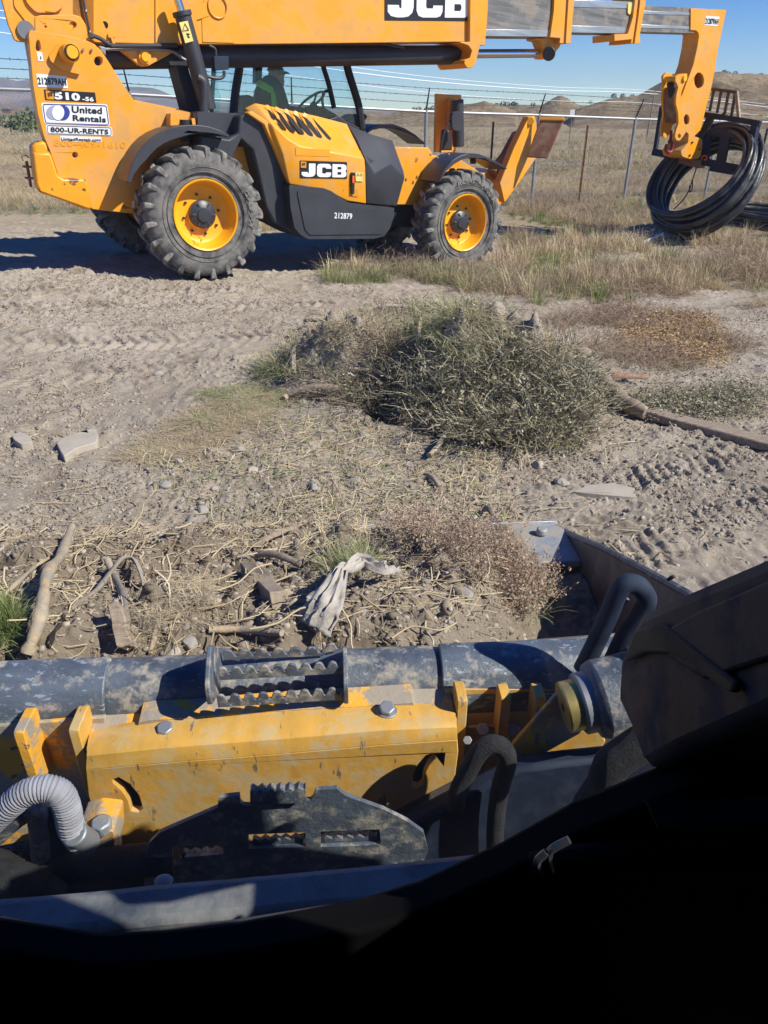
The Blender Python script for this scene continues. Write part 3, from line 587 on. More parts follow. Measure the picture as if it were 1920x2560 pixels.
# --- wheels
def make_wheel(c, Rr, rim, width, near=True):
    wv = empty('wheel'); wv.parent = TH; wv.location = c
    sg = 1 if near else -1; W = width
    pr = [(rim*.97, .05), (rim*1.0, .012), (rim*1.03, .004), (rim*1.10, .012), (rim*1.22, -.012), (Rr*.80, -.018), (Rr*.875, .0), (Rr*.915, .02), (Rr*.93, .05), (Rr*.935, W*.5), (Rr*.93, W-.05), (Rr*.915, W-.02), (Rr*.80, W+.015), (rim*1.1, W-.01), (rim*.97, W-.05)]
    MB().lathe([(r, sg*h) for r, h in pr], (0, 0, 0), n=72).build('tyre', M['rubber'], wv, smooth=50)
    for kk in (1.17, 1.30):
        MB().lathe([(rim*kk, -sg*.012), (rim*kk+.006, -sg*.022), (rim*kk+.012, -sg*.012)], (0, 0, 0), n=72).build('sidewall_ring', M['rubber'], wv)
    lug = MB(); n = 21
    for i in range(n*2):
        th = 2*math.pi*i/(n*2); s2 = i % 2; y0, y1 = (-.004, W*.56) if s2 == 0 else (W*.44, W+.004)
        sweep = .16
        def pt(r, y, dth):
            fr = abs(y-(0 if s2 == 0 else W))/(W*.56); a = th+dth+sweep*fr; return (r*math.cos(a), sg*y, r*math.sin(a))
        ri, ro = Rr*.90, Rr; wd = .058; secs = []
        ys = [y0+(y1-y0)*k/4 for k in range(5)]
        if s2: ys = ys[::-1]
        v = []; f = []
        rims = [(Rr*.845, .8), (ri, 1), (ro*.985, .92), (ro, .88), (ro, .85)]
        for k, y in enumerate(ys):
            rr_o = Rr*(.975 if k == 0 else 1.0); w2 = wd*(.80 if k == 0 else (1 if k < 3 else .82)); yb = y
            v += [pt(ri-.02, y, -w2*1.12), pt(rr_o, y, -w2), pt(rr_o, y, w2*.8), pt(ri-.02, y, w2*.95)]
        # wrap over the shoulder
        y = ys[0]+(-.012 if s2 == 0 else .012)
        v += [pt(Rr*.80, y, -wd*.55), pt(Rr*.86, y, -wd*.75), pt(Rr*.86, y, wd*.6), pt(Rr*.80, y, wd*.45)]
        for k in range(4):
            for j in range(3): f.append([k*4+j, k*4+j+1, (k+1)*4+j+1, (k+1)*4+j])
        f.append([16, 17, 18, 19]); f += [[0, 1, 21, 20], [1, 2, 22, 21], [2, 3, 23, 22], [20, 21, 22, 23]]
        lug.add(v, f)
    lug.build('tread', M['rubber2'], wv, bevel=.010, smooth=30)
    ro = [(rim*.99, .03), (rim*1.005, .0), (rim*.985, -.008), (rim*.945, .0), (rim*.93, .03), (rim*.90, .05), (rim*.885, .085), (rim*.865, .10), (rim*.80, .15), (rim*.72, .165), (rim*.42, .165), (rim*.40, .16)]
    MB().lathe([(r, sg*h) for r, h in ro], (0, 0, 0), n=64).build('rim', M['yellow_rim'], wv, smooth=30)
    MB().lathe([(rim*.40, sg*.17), (rim*.40, sg*.10), (rim*.34, sg*.085), (rim*.20, sg*.07), (rim*.19, sg*.055), (0, sg*.05)], (0, 0, 0), n=32).build('hub', M['cover_black'], wv, smooth=25)
    if not near: return wv
    for i in range(8):
        a = 2*math.pi*i/8+.2; MB().cyl((rim*.56*math.cos(a), sg*.165, rim*.56*math.sin(a)), (rim*.56*math.cos(a), sg*.145, rim*.56*math.sin(a)), .014, 6).build('wheel_nut', M['dark'], wv)
    for i in range(6):
        a = 2*math.pi*i/6; MB().box((rim*.29*math.cos(a), sg*.078, rim*.29*math.sin(a)), (.05, .012, .018), Matrix.Rotation(-a, 3, 'Y')).build('hub_rib', M['cover_black'], wv, .003)
    MB().tube([(rim*.62*math.cos(R(250)), .10, rim*.62*math.sin(R(250))+dx) for dx in (0,)]+[(rim*.66*math.cos(R(252)), .03, rim*.66*math.sin(R(252))), (rim*.70*math.cos(R(256)), .02, rim*.70*math.sin(R(256))), (rim*.76*math.cos(R(258)), .06, rim*.76*math.sin(R(258)))], .008, 6, 3).build('valve', M['yellow_rim'], wv)
    return wv
rc = TF.loc(*px('R1', 1223, 1278), 1, .0); fc = TF.loc(*px('R2', 1377, 1157), 1, .0)
e1 = TF.loc(*px('R1', 1223, 1060), 1, .0).z-rc.z; e2 = TF.loc(*px('R2', 1377, 1005), 1, .0).z-fc.z
rt = TF.loc(*px('R1', 1190, 860), 1, .05).z-rc.z; ft = TF.loc(*px('R2', 1370, 862), 1, .05).z-fc.z
print('WHEELS', rc, fc, e1, e2, rt, ft)
def sidewall_words(wv, txt, r0, hgt, a_mid, a_span):
    cu = bpy.data.curves.new('t', 'FONT'); cu.body = txt; cu.extrude = .02; cu.offset = .02; ob = bpy.data.objects.new('t', cu); COL.objects.link(ob); bpy.context.view_layer.update(); me = bpy.data.meshes.new_from_object(ob); bpy.data.objects.remove(ob)
    co = np.empty(len(me.vertices)*3); me.vertices.foreach_get('co', co); co = co.reshape(-1, 3); mn, mx = co.min(0), co.max(0); q = (co-mn)/np.maximum(mx-mn, 1e-9)
    th = np.radians(a_mid+a_span*(.5-q[:, 0])); rr = r0+hgt*q[:, 1]; out = np.stack([rr*np.cos(th), -.016-.010*(1-q[:, 2]), rr*np.sin(th)], -1); me.vertices.foreach_set('co', out.ravel()); me.update(); link('sidewall_lettering', me, M['rubber2'], wv, smooth=None)
wr_ = make_wheel(rc, max(rt, .6), e1, .40)
wf_ = make_wheel(fc, .63, e2, .36)
sidewall_words(wr_, 'GALAXY', e1*1.36, .045, 8, 46); sidewall_words(wf_, 'ROADMASTER', e2*1.36, .045, 72, 84)
w3 = make_wheel(rc+Vector((-.05, 2.2, 0)), max(rt, .6), e1, .40, False); w4 = make_wheel(fc+Vector((0, 2.2, 0)), .60, e2, .36, False)
MB().cyl(rc+Vector((0, .15, 0)), rc+Vector((0, 2.0, 0)), .10).build('axle', M['dark'], TH); MB().cyl(fc+Vector((0, .15, 0)), fc+Vector((0, 2.0, 0)), .10).build('axle', M['dark'], TH)
# --- fenders
def fender(reg, outer, d0, d1, band, mat=M['cover_black'], flange=.03):
    q = [Vector((a, b)) for a, b in tp(reg, outer, d0)]; nrm = []
    for i in range(len(q)):
        t = (q[min(i+1, len(q)-1)]-q[max(i-1, 0)]).normalized(); nrm.append(Vector((t.y, -t.x)))
    th = [.022]*len(q); inn = [tuple(p+n*t) for p, n, t in zip(q, nrm, th)]
    mb = MB().prism([tuple(p) for p in q]+inn[::-1], d0+flange, d1)
    bn = [band*(.25+.75*min(1, 4*i/(len(q)-1), 2.5*(1-i/(len(q)-1)))) for i in range(len(q))]
    inn2 = [tuple(p+n*t) for p, n, t in zip(q, nrm, bn)]
    mb.prism([tuple(p+n*-.003) for p, n in zip(q, nrm)]+inn2[::-1], d0, d0+flange)
    return mb.build('fender', mat, TH, .006)
fender('R1', [(757, 1080), (768, 1020), (790, 960), (815, 910), (850, 862), (890, 822), (940, 788), (1000, 762), (1060, 748), (1120, 742), (1180, 742), (1240, 752), (1300, 772), (1358, 800)], .0, .42, .10)
fender('R2', [(1240, 942), (1268, 880), (1310, 832), (1350, 808), (1400, 795), (1450, 800), (1500, 820), (1548, 845), (1592, 873)], .0, .42, .05)
for (x, y) in ((1195, 802), (1232, 818), (1252, 790), (1290, 800)): MB().sphere(t3('R2', x, y, .2), .014, 8).build('bolt', M['galv'], TH)
fender('R2', [(862, 690), (890, 660), (930, 645), (1000, 645), (1060, 665), (1110, 695), (1170, 742)], 1.75, 2.2, .05)
P('fender_stay', 'R2', [(1410, 815), (1430, 815), (1432, 850), (1412, 850)], .2, .25, M['dark'])
# --- engine cover and black pod
P('pod_rear', 'R2', [(205, 600), (250, 585), (330, 650), (400, 800), (465, 955), (490, 1180), (530, 1228), (380, 1150), (345, 1080), (310, 930), (270, 770), (215, 720), (150, 860), (0, 865), (0, 700), (150, 720), (200, 690)], .16, .85, M['black_plastic'], bevel=.02)
P('pod_lower', 'R2', [(462, 957), (640, 975), (680, 990), (725, 1022), (770, 1050), (862, 1062), (1008, 1078), (1002, 1130), (985, 1185), (955, 1225), (900, 1238), (560, 1240), (520, 1215), (490, 1180), (470, 1080)], .0, .75, M['cover_black'], bevel=.03, rnd=.12)
P('pod_trim', 'R2', [(502, 985), (640, 1000), (720, 1045), (770, 1070), (990, 1090), (975, 1180), (940, 1215), (570, 1218), (545, 1190)], -.012, 0, M['cover_black'], bevel=.012, rnd=.15)
def facet(name, vs, fs, mat, thick=.03, bevel=.01, parent=None):
    v = [tuple(TF.loc(*px('R2', x, y), 1, d)) for (x, y, d) in vs]
    me = bpy.data.meshes.new(name); me.from_pydata(v, [], fs); bm = bmesh.new(); bm.from_mesh(me); bmesh.ops.recalc_face_normals(bm, faces=bm.faces)
    if sum(f.normal.y*f.calc_area() for f in bm.faces) > 0: bmesh.ops.reverse_faces(bm, faces=bm.faces)
    bm.to_mesh(me); bm.free()
    o = link(name, me, mat, parent or TH, 0, 30); s = o.modifiers.new('solid', 'SOLIDIFY'); s.thickness = thick; s.offset = -1
    b = o.modifiers.new('bevel', 'BEVEL'); b.width = bevel; b.segments = 3; b.angle_limit = R(20); return o
# yellow engine cover: rolled rear edge, leaning top, upright flank
DT = .34
V_ = [(228, 560, .42), (285, 532, .38), (340, 545, DT), (440, 565, DT), (600, 598, DT), (762, 640, DT),        # 0-5 top edge
      (330, 642, .14), (372, 640, .06), (455, 720, .03), (520, 760, .02), (680, 790, .02), (850, 822, .02),    # 6-11 fold
      (400, 800, .12), (432, 800, .04), (465, 955, .02), (650, 985, .02), (715, 1017, .02), (765, 1042, .02), (862, 1056, .02), (858, 860, .02)]
facet('engine_cover', V_, [[0, 1, 7, 6], [1, 2, 3, 8, 7], [3, 4, 9, 8], [4, 5, 11, 10, 9], [6, 7, 13, 12], [7, 8, 14, 13], [8, 9, 14], [12, 13, 14], [9, 15, 14], [9, 10, 15], [10, 16, 15], [10, 17, 16], [10, 11, 19, 17], [17, 19, 18]], M['yellow'], .03, .012)
P('cover_edge', 'R2', [(245, 585), (330, 642), (400, 800), (465, 955), (480, 955), (425, 800), (350, 630), (270, 575)], .10, .2, M['yellow'], bevel=.01)
from mathutils.bvhtree import BVHTree
ec = bpy.data.objects['engine_cover']; bv = BVHTree.FromPolygons([v.co.copy() for v in ec.data.vertices], [list(p.vertices) for p in ec.data.polygons])
def on_cover(x, y, out=.01):
    d = (TF.R @ ray(*px('R2', x, y))).normalized(); h = bv.ray_cast(TF.c, d)
    return (h[0] if h[0] is not None else TF.loc(*px('R2', x, y), 1, DT))-d*out
for i in range(6):
    x0 = 342+i*48.5; y0 = 556+i*10.5; x1 = 445+i*46.5; y1 = 678+i*9.5; wd = 30-(12 if i == 5 else 0)
    pts = [(x0, y0), (x0+wd*.55, y0+14), (x0+wd*.75+(x1-x0)*.5, y0+8+(y1-y0)*.5), (x1+2, y1-10), (x1, y1), (x1-22+(i == 5)*8, y1-8), (x0+(x1-x0)*.42-wd*.45, y0+(y1-y0)*.45)]
    v = [on_cover(x, y, .012) for x, y in pts]; n = len(v); v2 = [on_cover(x, y, .004) for x, y in pts]
    MB().add(v+v2, [list(range(n)), [n+j for j in range(n)][::-1]]+[[j, (j+1) % n, n+(j+1) % n, n+j] for j in range(n)]).build('vent_slot', M['ink'], TH)
    if i < 5:
        a, b_, c_, d_ = on_cover(x0-4, y0+4, .02), on_cover(x0+30, y0+22, .02), on_cover(x0+10, y0-10, .05), on_cover(x0+80, y0+94, .02); e_ = TF.loc(*px('R2', x0+4, y0-15), 1, DT-.05); g_ = TF.loc(*px('R2', x0+18, y0-8), 1, DT-.05)
        MB().add([a, e_, g_, b_, d_, on_cover(x0+50, y0+42, .03)], [[0, 1, 2, 3], [2, 5, 3], [3, 5, 4]]).build('vent_fin', M['yellow'], TH)
V2 = [(765, 645, DT), (905, 700, .30), (1000, 727, .26), (1035, 830, .18), (1058, 885, .12), (1062, 925, .10), (1022, 1068, .08), (865, 1056, .015), (860, 822, .015), (812, 720, .18), (905, 900, .0), (990, 850, .04)]
facet('front_cover', V2, [[0, 1, 9], [1, 11, 10, 8, 9], [1, 2, 3, 11], [11, 3, 4, 5], [11, 5, 6, 10], [8, 10, 7], [10, 6, 7]], M['cover_black'], .03, .012)
P('cover_fill', 'R2', [(380, 640), (760, 700), (850, 850), (990, 860), (1010, 1050), (500, 950)], .36, .85, M['dark'], bevel=0)
# latch, sticker
P('latch', 'R2', [(787, 895), (804, 895), (800, 1006), (786, 1004)], -.01, .02, M['ink'], bevel=.003)
P('latch', 'R2', [(791, 912), (802, 912), (801, 950), (790, 950)], -.02, -.01, M['orange'], bevel=.003, label='orange latch grip')
P('latch_recess', 'R2', [(772, 975), (820, 978), (818, 1022), (790, 1018)], .012, .02, M['amber'], bevel=.002)
P('warning_sticker', 'R2', [(806, 893), (844, 894), (845, 941), (808, 940)], .008, .012, M['stickery'], bevel=0)
for (x, y) in ((818, 905), (834, 905)): MB().tube([t3('R2', x-6, y+6, .006), t3('R2', x+6, y+6, .006), t3('R2', x, y-6, .006)], .0025, 4, closed=True, cap=False).build('warning_mark', M['ink'], TH)
P('cover_patch', 'R2', [(496, 766), (674, 776), (672, 812), (496, 806)], .0165, .018, M['amber2'], bevel=0)
# --- decals
def face3(reg, pts, d): return [TF.loc(*px(reg, *q), 1, d) for q in pts]
def label(reg, quad, d, name='sticker', mat=None, rnd=0):
    return P(name, reg, quad, d-.004, d-.0005, mat or M['white'], bevel=0, rnd=rnd)
def words(txt, reg, bl, br, tl, d, mat, bold=.02, name='lettering'):
    a, b, c = face3(reg, [bl, br, tl], d-.0065); return letters(name, txt, a, b, c, mat, TH, (0, -1, 0), bold, .002)
label('R1', [(215, 437), (393, 452), (403, 523), (225, 514)], .5); words('212879AH', 'R1', (226, 500), (394, 508), (220, 457), .5, M['ink'], .03)
label('R1', [(260, 530), (563, 548), (572, 608), (268, 592)], .5, mat=M['ink']); words('510', 'R1', (325, 588), (476, 598), (320, 542), .5, M['white'], .05); words('-56', 'R1', (488, 598), (556, 602), (486, 572), .5, M['white'], .04)
P('emblem', 'R1', [(270, 536), (316, 540), (320, 590), (276, 587)], .492, .4955, M['amber'], bevel=0); words('JCB', 'R1', (286, 574), (314, 572), (280, 548), .4935, M['ink'], .04)
label('R1', [(243, 608), (635, 618), (652, 745), (262, 735)], .5, mat=M['white'], rnd=.12)
fq = face3('R1', rounded([(254, 617), (630, 626), (645, 740), (270, 728)], .12), .4945); MB().tube(fq, .0045, 4, closed=True, cap=False).build('sticker_border', M['inkblue'], TH)
P('emblem', 'R1', ell(318, 668, 44, 42, 28), .4925, .4955, M['inkgrey'], bevel=0); P('emblem', 'R1', ell(372, 668, 42, 44, 28), .490, .4925, M['inkblue'], bevel=0); P('emblem', 'R1', ell(345, 667, 36, 44, 28), .4885, .490, M['white'], bevel=0)
words('United', 'R1', (426, 668), (605, 676), (424, 628), .5, M['ink'], .03); words('Rentals', 'R1', (432, 716), (628, 726), (430, 680), .5, M['ink'], .03)
label('R1', [(270, 737), (663, 752), (667, 808), (278, 795)], .5, rnd=.25); words('800-UR-RENTS', 'R1', (300, 782), (642, 796), (298, 752), .5, M['ink'], .03)
fq = face3('R1', rounded([(278, 743), (657, 757), (660, 803), (284, 790)], .25), .4945); MB().tube(fq, .003, 4, closed=True, cap=False).build('sticker_border', M['ink'], TH)
label('R1', [(357, 805), (600, 812), (602, 843), (357, 838)], .5); words('UnitedRentals.com', 'R1', (362, 832), (597, 838), (362, 814), .5, M['ink'], .02)
words('800-409-1610', 'R1', (320, 866), (745, 880), (320, 824), .5045, M['amber2'], .03)
label('R1', [(217, 306), (248, 308), (259, 363), (226, 362)], .5, rnd=.2); words('J', 'R1', (236, 350), (246, 351), (234, 332), .5, M['ink'], .02)
label('R1', [(783, 1190), (797, 1190), (797, 1232), (783, 1230)], .5)
# maker's name on the flank and on the boom: three heavy square letters
LJ = [(.42, 1), (.80, 1), (.80, .30), (.76, .14), (.64, .03), (.48, 0), (.28, 0), (.10, .04), (.0, .16), (.0, .36), (.34, .36), (.36, .27), (.42, .27), (.42, .32)]
LC = [(1, .64), (.64, .64), (.62, .73), (.40, .73), (.36, .68), (.36, .32), (.40, .27), (.62, .27), (.64, .36), (1, .36), (1, .18), (.92, .04), (.76, 0), (.24, 0), (.08, .05), (0, .2), (0, .8), (.08, .95), (.24, 1), (.76, 1), (.92, .96), (1, .82)]
LB = [(0, 0), (.78, 0), (.94, .06), (1, .18), (1, .38), (.92, .50), (1, .62), (1, .82), (.94, .94), (.78, 1), (0, 1)]
LBH = [[(.36, .20), (.60, .20), (.64, .27), (.64, .34), (.60, .41), (.36, .41)], [(.36, .60), (.60, .60), (.64, .66), (.64, .73), (.60, .80), (.36, .80)]]
def maker(reg, bl, br, tl, d, white, d2_=None):
    a, b, c = face3(reg, [bl, br, tl], d); e1, e2 = b-a, c-a
    mb = MB()
    def put(poly, x0, w_, holes=()):
        f = lambda q: tuple((a+e1*(x0+q[0]*w_)+e2*q[1])[i] for i in (0, 2))
        mb.prism([f(q) for q in poly], d-.006, d-.003, 'y', [[f(q) for q in hh] for hh in holes])
    put(LJ, 0, .30/.8); put(LC, .335, .315); put(LB, .68, .32, LBH)
    return mb.build('lettering', white, TH, 0)
label('R2', [(519, 832), (762, 840), (762, 926), (519, 922)], .016, mat=M['ink']); maker('R2', (526, 916), (757, 920), (526, 846), .014, M['white'])
P('emblem', 'R2', [(523, 837), (551, 838), (551, 871), (523, 870)], .003, .007, M['amber'], bevel=0); words('JCB', 'R2', (530, 860), (546, 858), (528, 846), .006, M['ink'], .03)
P('sticker', 'R2', [(957, -110), (1417, -112), (1408, 110), (957, 106)], .676, .6805, M['ink'], bevel=0); maker('R2', (972, 90), (1398, 92), (972, -92), .677, M['white'])
words('212879', 'R2', (696, 1132), (788, 1137), (697, 1101), -.008, M['white'], .02)
label('d3', [(925, 290), (1080, 300), (1102, 193), (947, 184)], .76); words('212879AH', 'd3', (932, 276), (1080, 284), (946, 208), .76, M['ink'], .03)
# --- stabiliser legs
P('stabiliser_leg', 'R3', [(372, 628), (405, 626), (415, 690), (365, 850), (412, 850), (300, 1010), (240, 1092), (218, 1000), (215, 985), (290, 800)], .30, .42, M['yellow'], bevel=.008)
P('stabiliser_leg', 'R3', [(330, 710), (370, 700), (300, 830), (225, 970), (190, 920), (240, 860), (265, 830)], .44, .62, M['brown'], bevel=.006)
MB().cyl(t3('R3', 380, 652, .27), t3('R3', 380, 652, .75), .05, 20).build('foot_pin', M['yellow_rim'], TH, .006)
def quad3(name, pts, mat, th, bev=.006):
    v = [Vector(p) for p in pts]; n = (v[1]-v[0]).cross(v[-1]-v[0]).normalized()*th; k = len(v)
    return MB().add(v+[p+n for p in v], [list(range(k)), [k+i for i in range(k)][::-1]]+[[i, (i+1) % k, k+(i+1) % k, k+i] for i in range(k)]).build(name, mat, TH, bev)
quad3('stabiliser_foot', [t3('R3', 432, 640, .20), t3('R3', 562, 642, -.05), t3('R3', 470, 852, -.05), t3('R3', 358, 846, .20)], M['brown'], .03, .01)
quad3('stabiliser_foot', [t3('R3', 425, 628, .22), t3('R3', 558, 628, -.05), t3('R3', 563, 648, -.07), t3('R3', 434, 646, .18)], M['yellow'], .03, .006)
P('stabiliser_leg', 'R2', [(1228, 485), (1355, 492), (1358, 520), (1280, 640), (1260, 780), (1222, 790)], 1.72, 1.78, M['yellow'])
P('stabiliser_leg', 'R2', [(1295, 510), (1320, 510), (1315, 780), (1285, 780)], 1.62, 1.68, M['yellow'])
P('stabiliser_leg', 'R2', [(1350, 512), (1368, 515), (1360, 640), (1345, 750), (1325, 750)], 1.50, 1.56, M['yellow'])
P('stabiliser_leg', 'R2', [(1235, 650), (1335, 652), (1338, 680), (1325, 790), (1225, 790)], 1.80, 1.85, M['yellow'])
MB().cyl(t3('R2', 1335, 520, 1.45), t3('R2', 1340, 760, 1.45), .085, 18).build('stabiliser_cylinder', M['black_plastic'], TH, .01)
P('hose_cover', 'R2', [(1270, 670), (1300, 675), (1310, 780), (1262, 780)], 1.30, 1.4, M['dark'], bevel=.02)
P('mirror', 'R2', rounded([(1310, 585), (1340, 575), (1362, 600), (1364, 665), (1345, 680), (1312, 672), (1306, 630)], .3), 1.10, 1.16, M['black_plastic'], bevel=.02)
MB().tube([t3('R2', *q, 1.14) for q in [(1320, 600), (1290, 640), (1262, 700), (1245, 790)]], .016, 8, 4).build('mirror_arm', M['dark'], TH)
# --- cab
DN, DFAR = 1.32, 2.15
def post(name, pts, wd, d, mat=M['cab_black'], n=8): 
    return MB().tube([t3('R2', x, y, d) for x, y in pts], wd, n, 6).build(name, mat, TH)
post('cab_pillar', [(215, 150), (205, 340), (185, 470), (172, 600)], .052, DN)
post('cab_pillar', [(735, 150), (762, 340), (800, 470), (825, 560), (840, 670)], .05, DN)
post('cab_pillar', [(590, 150), (635, 330), (668, 440), (695, 560)], .032, DN)
post('cab_pillar', [(50, 150), (70, 340), (64, 480), (60, 590)], .03, DFAR)
P('cab_base', 'R2', [(170, 600), (330, 640), (600, 640), (720, 600), (765, 635), (850, 670), (900, 720), (1000, 760), (1005, 1000), (400, 1000), (190, 760)], DN-.02, DFAR, M['dark'], bevel=.01)
P('dashboard', 'R2', rounded([(560, 560), (640, 555), (700, 590), (765, 640), (700, 660), (560, 660)], .2), DN+.15, DFAR-.15, M['cab_black'], bevel=.03)
P('cab_roof', 'R2', [(40, 110), (720, 110), (770, 160), (30, 160)], DN-.03, DFAR+.03, M['cab_black'], bevel=.02)
P('side_window', 'R2', [(215, 150), (740, 150), (765, 340), (805, 480), (845, 665), (765, 640), (172, 600)], DN+.035, DN+.04, M['cabglass'], bevel=0)
P('side_window', 'R2', [(60, 150), (210, 150), (165, 600), (60, 590)], DN+.035, DN+.04, M['cabglass'], bevel=0)
P('cab_pillar', 'R2', [(290, 330), (325, 330), (320, 430), (288, 430)], 1.9, 2.0, M['cab_black'])
P('rear_window_trim', 'R2', [(65, 330), (90, 330), (95, 470), (110, 500), (100, 585), (60, 585)], 1.9, 1.93, M['cabglass'], bevel=.004)
# steering wheel
cs = t3('R2', 575, 528, 1.60); ax = Vector((-.62, 0, .78)).normalized(); u = ax.cross(Vector((0, 1, 0))).normalized(); v = Vector((0, 1, 0))
ring = [cs+(u*math.cos(2*math.pi*i/28)+v*math.sin(2*math.pi*i/28))*.20 for i in range(28)]
mb = MB().tube(ring, .016, 8, closed=True, cap=False)
for a in (30, 150, 270): mb.tube([cs-ax*.05, cs+(u*math.cos(R(a))+v*math.sin(R(a)))*.20], .013, 6)
mb.tube([cs-ax*.02, cs-ax*.35+Vector((.1, 0, 0))], .04, 8); mb.build('steering_wheel', M['ink'], TH)
MB().tube([t3('R2', *q, 1.45) for q in [(640, 560), (634, 520), (640, 485), (655, 472), (672, 476)]], .018, 8, 5).build('grab_handle', M['cab_black'], TH)
P('headlight', 'R2', rounded([(755, 632), (810, 590), (855, 590), (868, 605), (850, 630), (850, 665)], .2), 1.6, 1.9, M['armsteel'], bevel=.02)
P('seat_back', 'R2', rounded([(222, 500), (245, 490), (275, 500), (290, 620), (225, 620)], .3), 1.55, 1.95, M['cab_black'], bevel=.03)
P('seat_base', 'R2', [(240, 590), (420, 600), (420, 640), (240, 640)], 1.55, 1.95, M['cab_black'], bevel=.03)
# --- fork carriage at the nose: a frame across the machine
FC = empty('fork_carriage'); FC.parent = TH
uc = t3('d3', 800, 1700, .93).x+.12
def fq_(reg, x, y, u0=None): q = TF.loc(*px(reg, x, y), 0, uc if u0 is None else u0); return q
def barC(name, reg, a, b, th, dz, mat=M['armsteel'], du=0):
    A, Bp = fq_(reg, *a, uc+du), fq_(reg, *b, uc+du); t = (Bp-A).normalized(); xx = Vector((1, 0, 0)); n = t.cross(xx).normalized()
    v = [p+xx*i*th/2+n*j*dz/2 for p in (A, Bp) for i in (-1, 1) for j in (-1, 1)]
    return MB().add(v, [[0, 1, 3, 2], [4, 5, 7, 6], [0, 1, 5, 4], [2, 3, 7, 6], [0, 2, 6, 4], [1, 3, 7, 5]]).build(name, mat, FC, .005)
barC('lower_bar', 'R3', (1040, 818), (1520, 912), .07, .11); barC('upper_bar', 'R3', (1085, 580), (1618, 665), .07, .08)
barC('side_post', 'R3', (1088, 575), (1050, 820), .06, .07); barC('side_post', 'R3', (1598, 650), (1575, 760), .10, .11)
barC('side_post', 'R3', (1580, 760), (1530, 935), .05, .16); barC('middle_bar', 'R3', (1350, 710), (1590, 750), .06, .08)
barC('fork_arm', 'R3', (1440, 690), (1400, 900), .05, .17); barC('fork_arm', 'R3', (1330, 740), (1320, 870), .05, .14)
barC('fork_heel', 'R3', (1375, 905), (1490, 925), .30, .10, du=.1); barC('fork_heel', 'R3', (1200, 860), (1300, 885), .24, .12, mat=M['brown'], du=-.02)
for i, (a, b) in enumerate([((1368, 480), (1345, 600)), ((1408, 486), (1385, 608)), ((1448, 490), (1425, 618)), ((1482, 500), (1462, 626))]): barC('guard_bar', 'R3', a, b, .02, .05, mat=M['black_plastic'])
barC('guard_rail', 'R3', (1345, 478), (1495, 498), .05, .045, mat=M['black_plastic']); barC('guard_rail', 'R3', (1490, 495), (1503, 640), .05, .05, mat=M['steel'])
barC('brace', 'R3', (1360, 610), (1290, 770), .08, .12, mat=M['dark']); barC('brace', 'R3', (1320, 745), (1295, 775), .05, .05, mat=M['galv'])
MB().tube([fq_('R3', *q, uc-.1) for q in [(1300, 862), (1308, 842), (1325, 840), (1330, 855), (1315, 862)]], .012, 6, 4).build('shackle', M['orange'], FC)
# ================================================================ LOADER we sit in
SK = empty('skid_steer_loader', SF.M, label='loader in the foreground, its bucket full of dirt, seen from inside its dark cab', cat='loader')
def s3(reg, x, y, Y): return SF.loc(*px(reg, x, y), 1, Y)
def sz(reg, x, y, Z): return SF.loc(*px(reg, x, y), 2, Z)
def sx(reg, x, y, X): return SF.loc(*px(reg, x, y), 0, X)
def PS(name, reg, pts, d0, d1, mat, holes=(), bevel=.003, parent=None, rnd=0):
    o = tp(reg, pts, d0, SF)
    if rnd: o = rounded(o, rnd)
    return MB().prism(o, d0, d1, 'y', [tp(reg, h, d0, SF) for h in holes]).build(name, mat, parent or SK, bevel, 35)
BK = empty('bucket'); BK.parent = SK
tubeL = sz('D', -160, 1510, .555); tubeR = sz('D', 1345, 1449, .555)
tubeR = sz('D', 1420, 1444, .555)
MB().cyl(tubeL, tubeR, .068, 40).build('back_tube', M['bluesteel'], BK, .004)
tdir = (tubeR-tubeL).normalized(); tn = Vector((-tdir.y, tdir.x, 0))
def sleeve(pa, pb, r0, skirt):
    # plate wrapped over the tube: top quarter arc, then a flat skirt hanging towards the cab
    prof = [(math.cos(R(a))*r0, math.sin(R(a))*r0) for a in range(75, 186, 10)]
    prof += [(-r0*.98, -.02), (-r0*.88, -skirt)]
    inn = [(p[0]*.88, p[1]*.88) if i < len(prof)-2 else (p[0]+.009, p[1]) for i, p in enumerate(prof)]
    lp = prof+inn[::-1]; k = len(lp); v = [pa+tn*-q[0]*-1+Vector((0, 0, q[1])) for q in lp]+[pb+tn*q[0]+Vector((0, 0, q[1])) for q in lp]
    return MB().add(v, [list(range(k)), [k+i for i in range(k)][::-1]]+[[i, (i+1) % k, k+(i+1) % k, k+i] for i in range(k)]).build('tube_sleeve', M['sleeve'], BK, .003)
def ontube(xD): 
    q = sz('D', xD, 1502-xD*.045, .555); t = (q-tubeL).dot(tdir); return tubeL+tdir*t
sleeve(ontube(-160), ontube(252), .079, .085)
sleeve(ontube(945), ontube(1420), .079, .085)
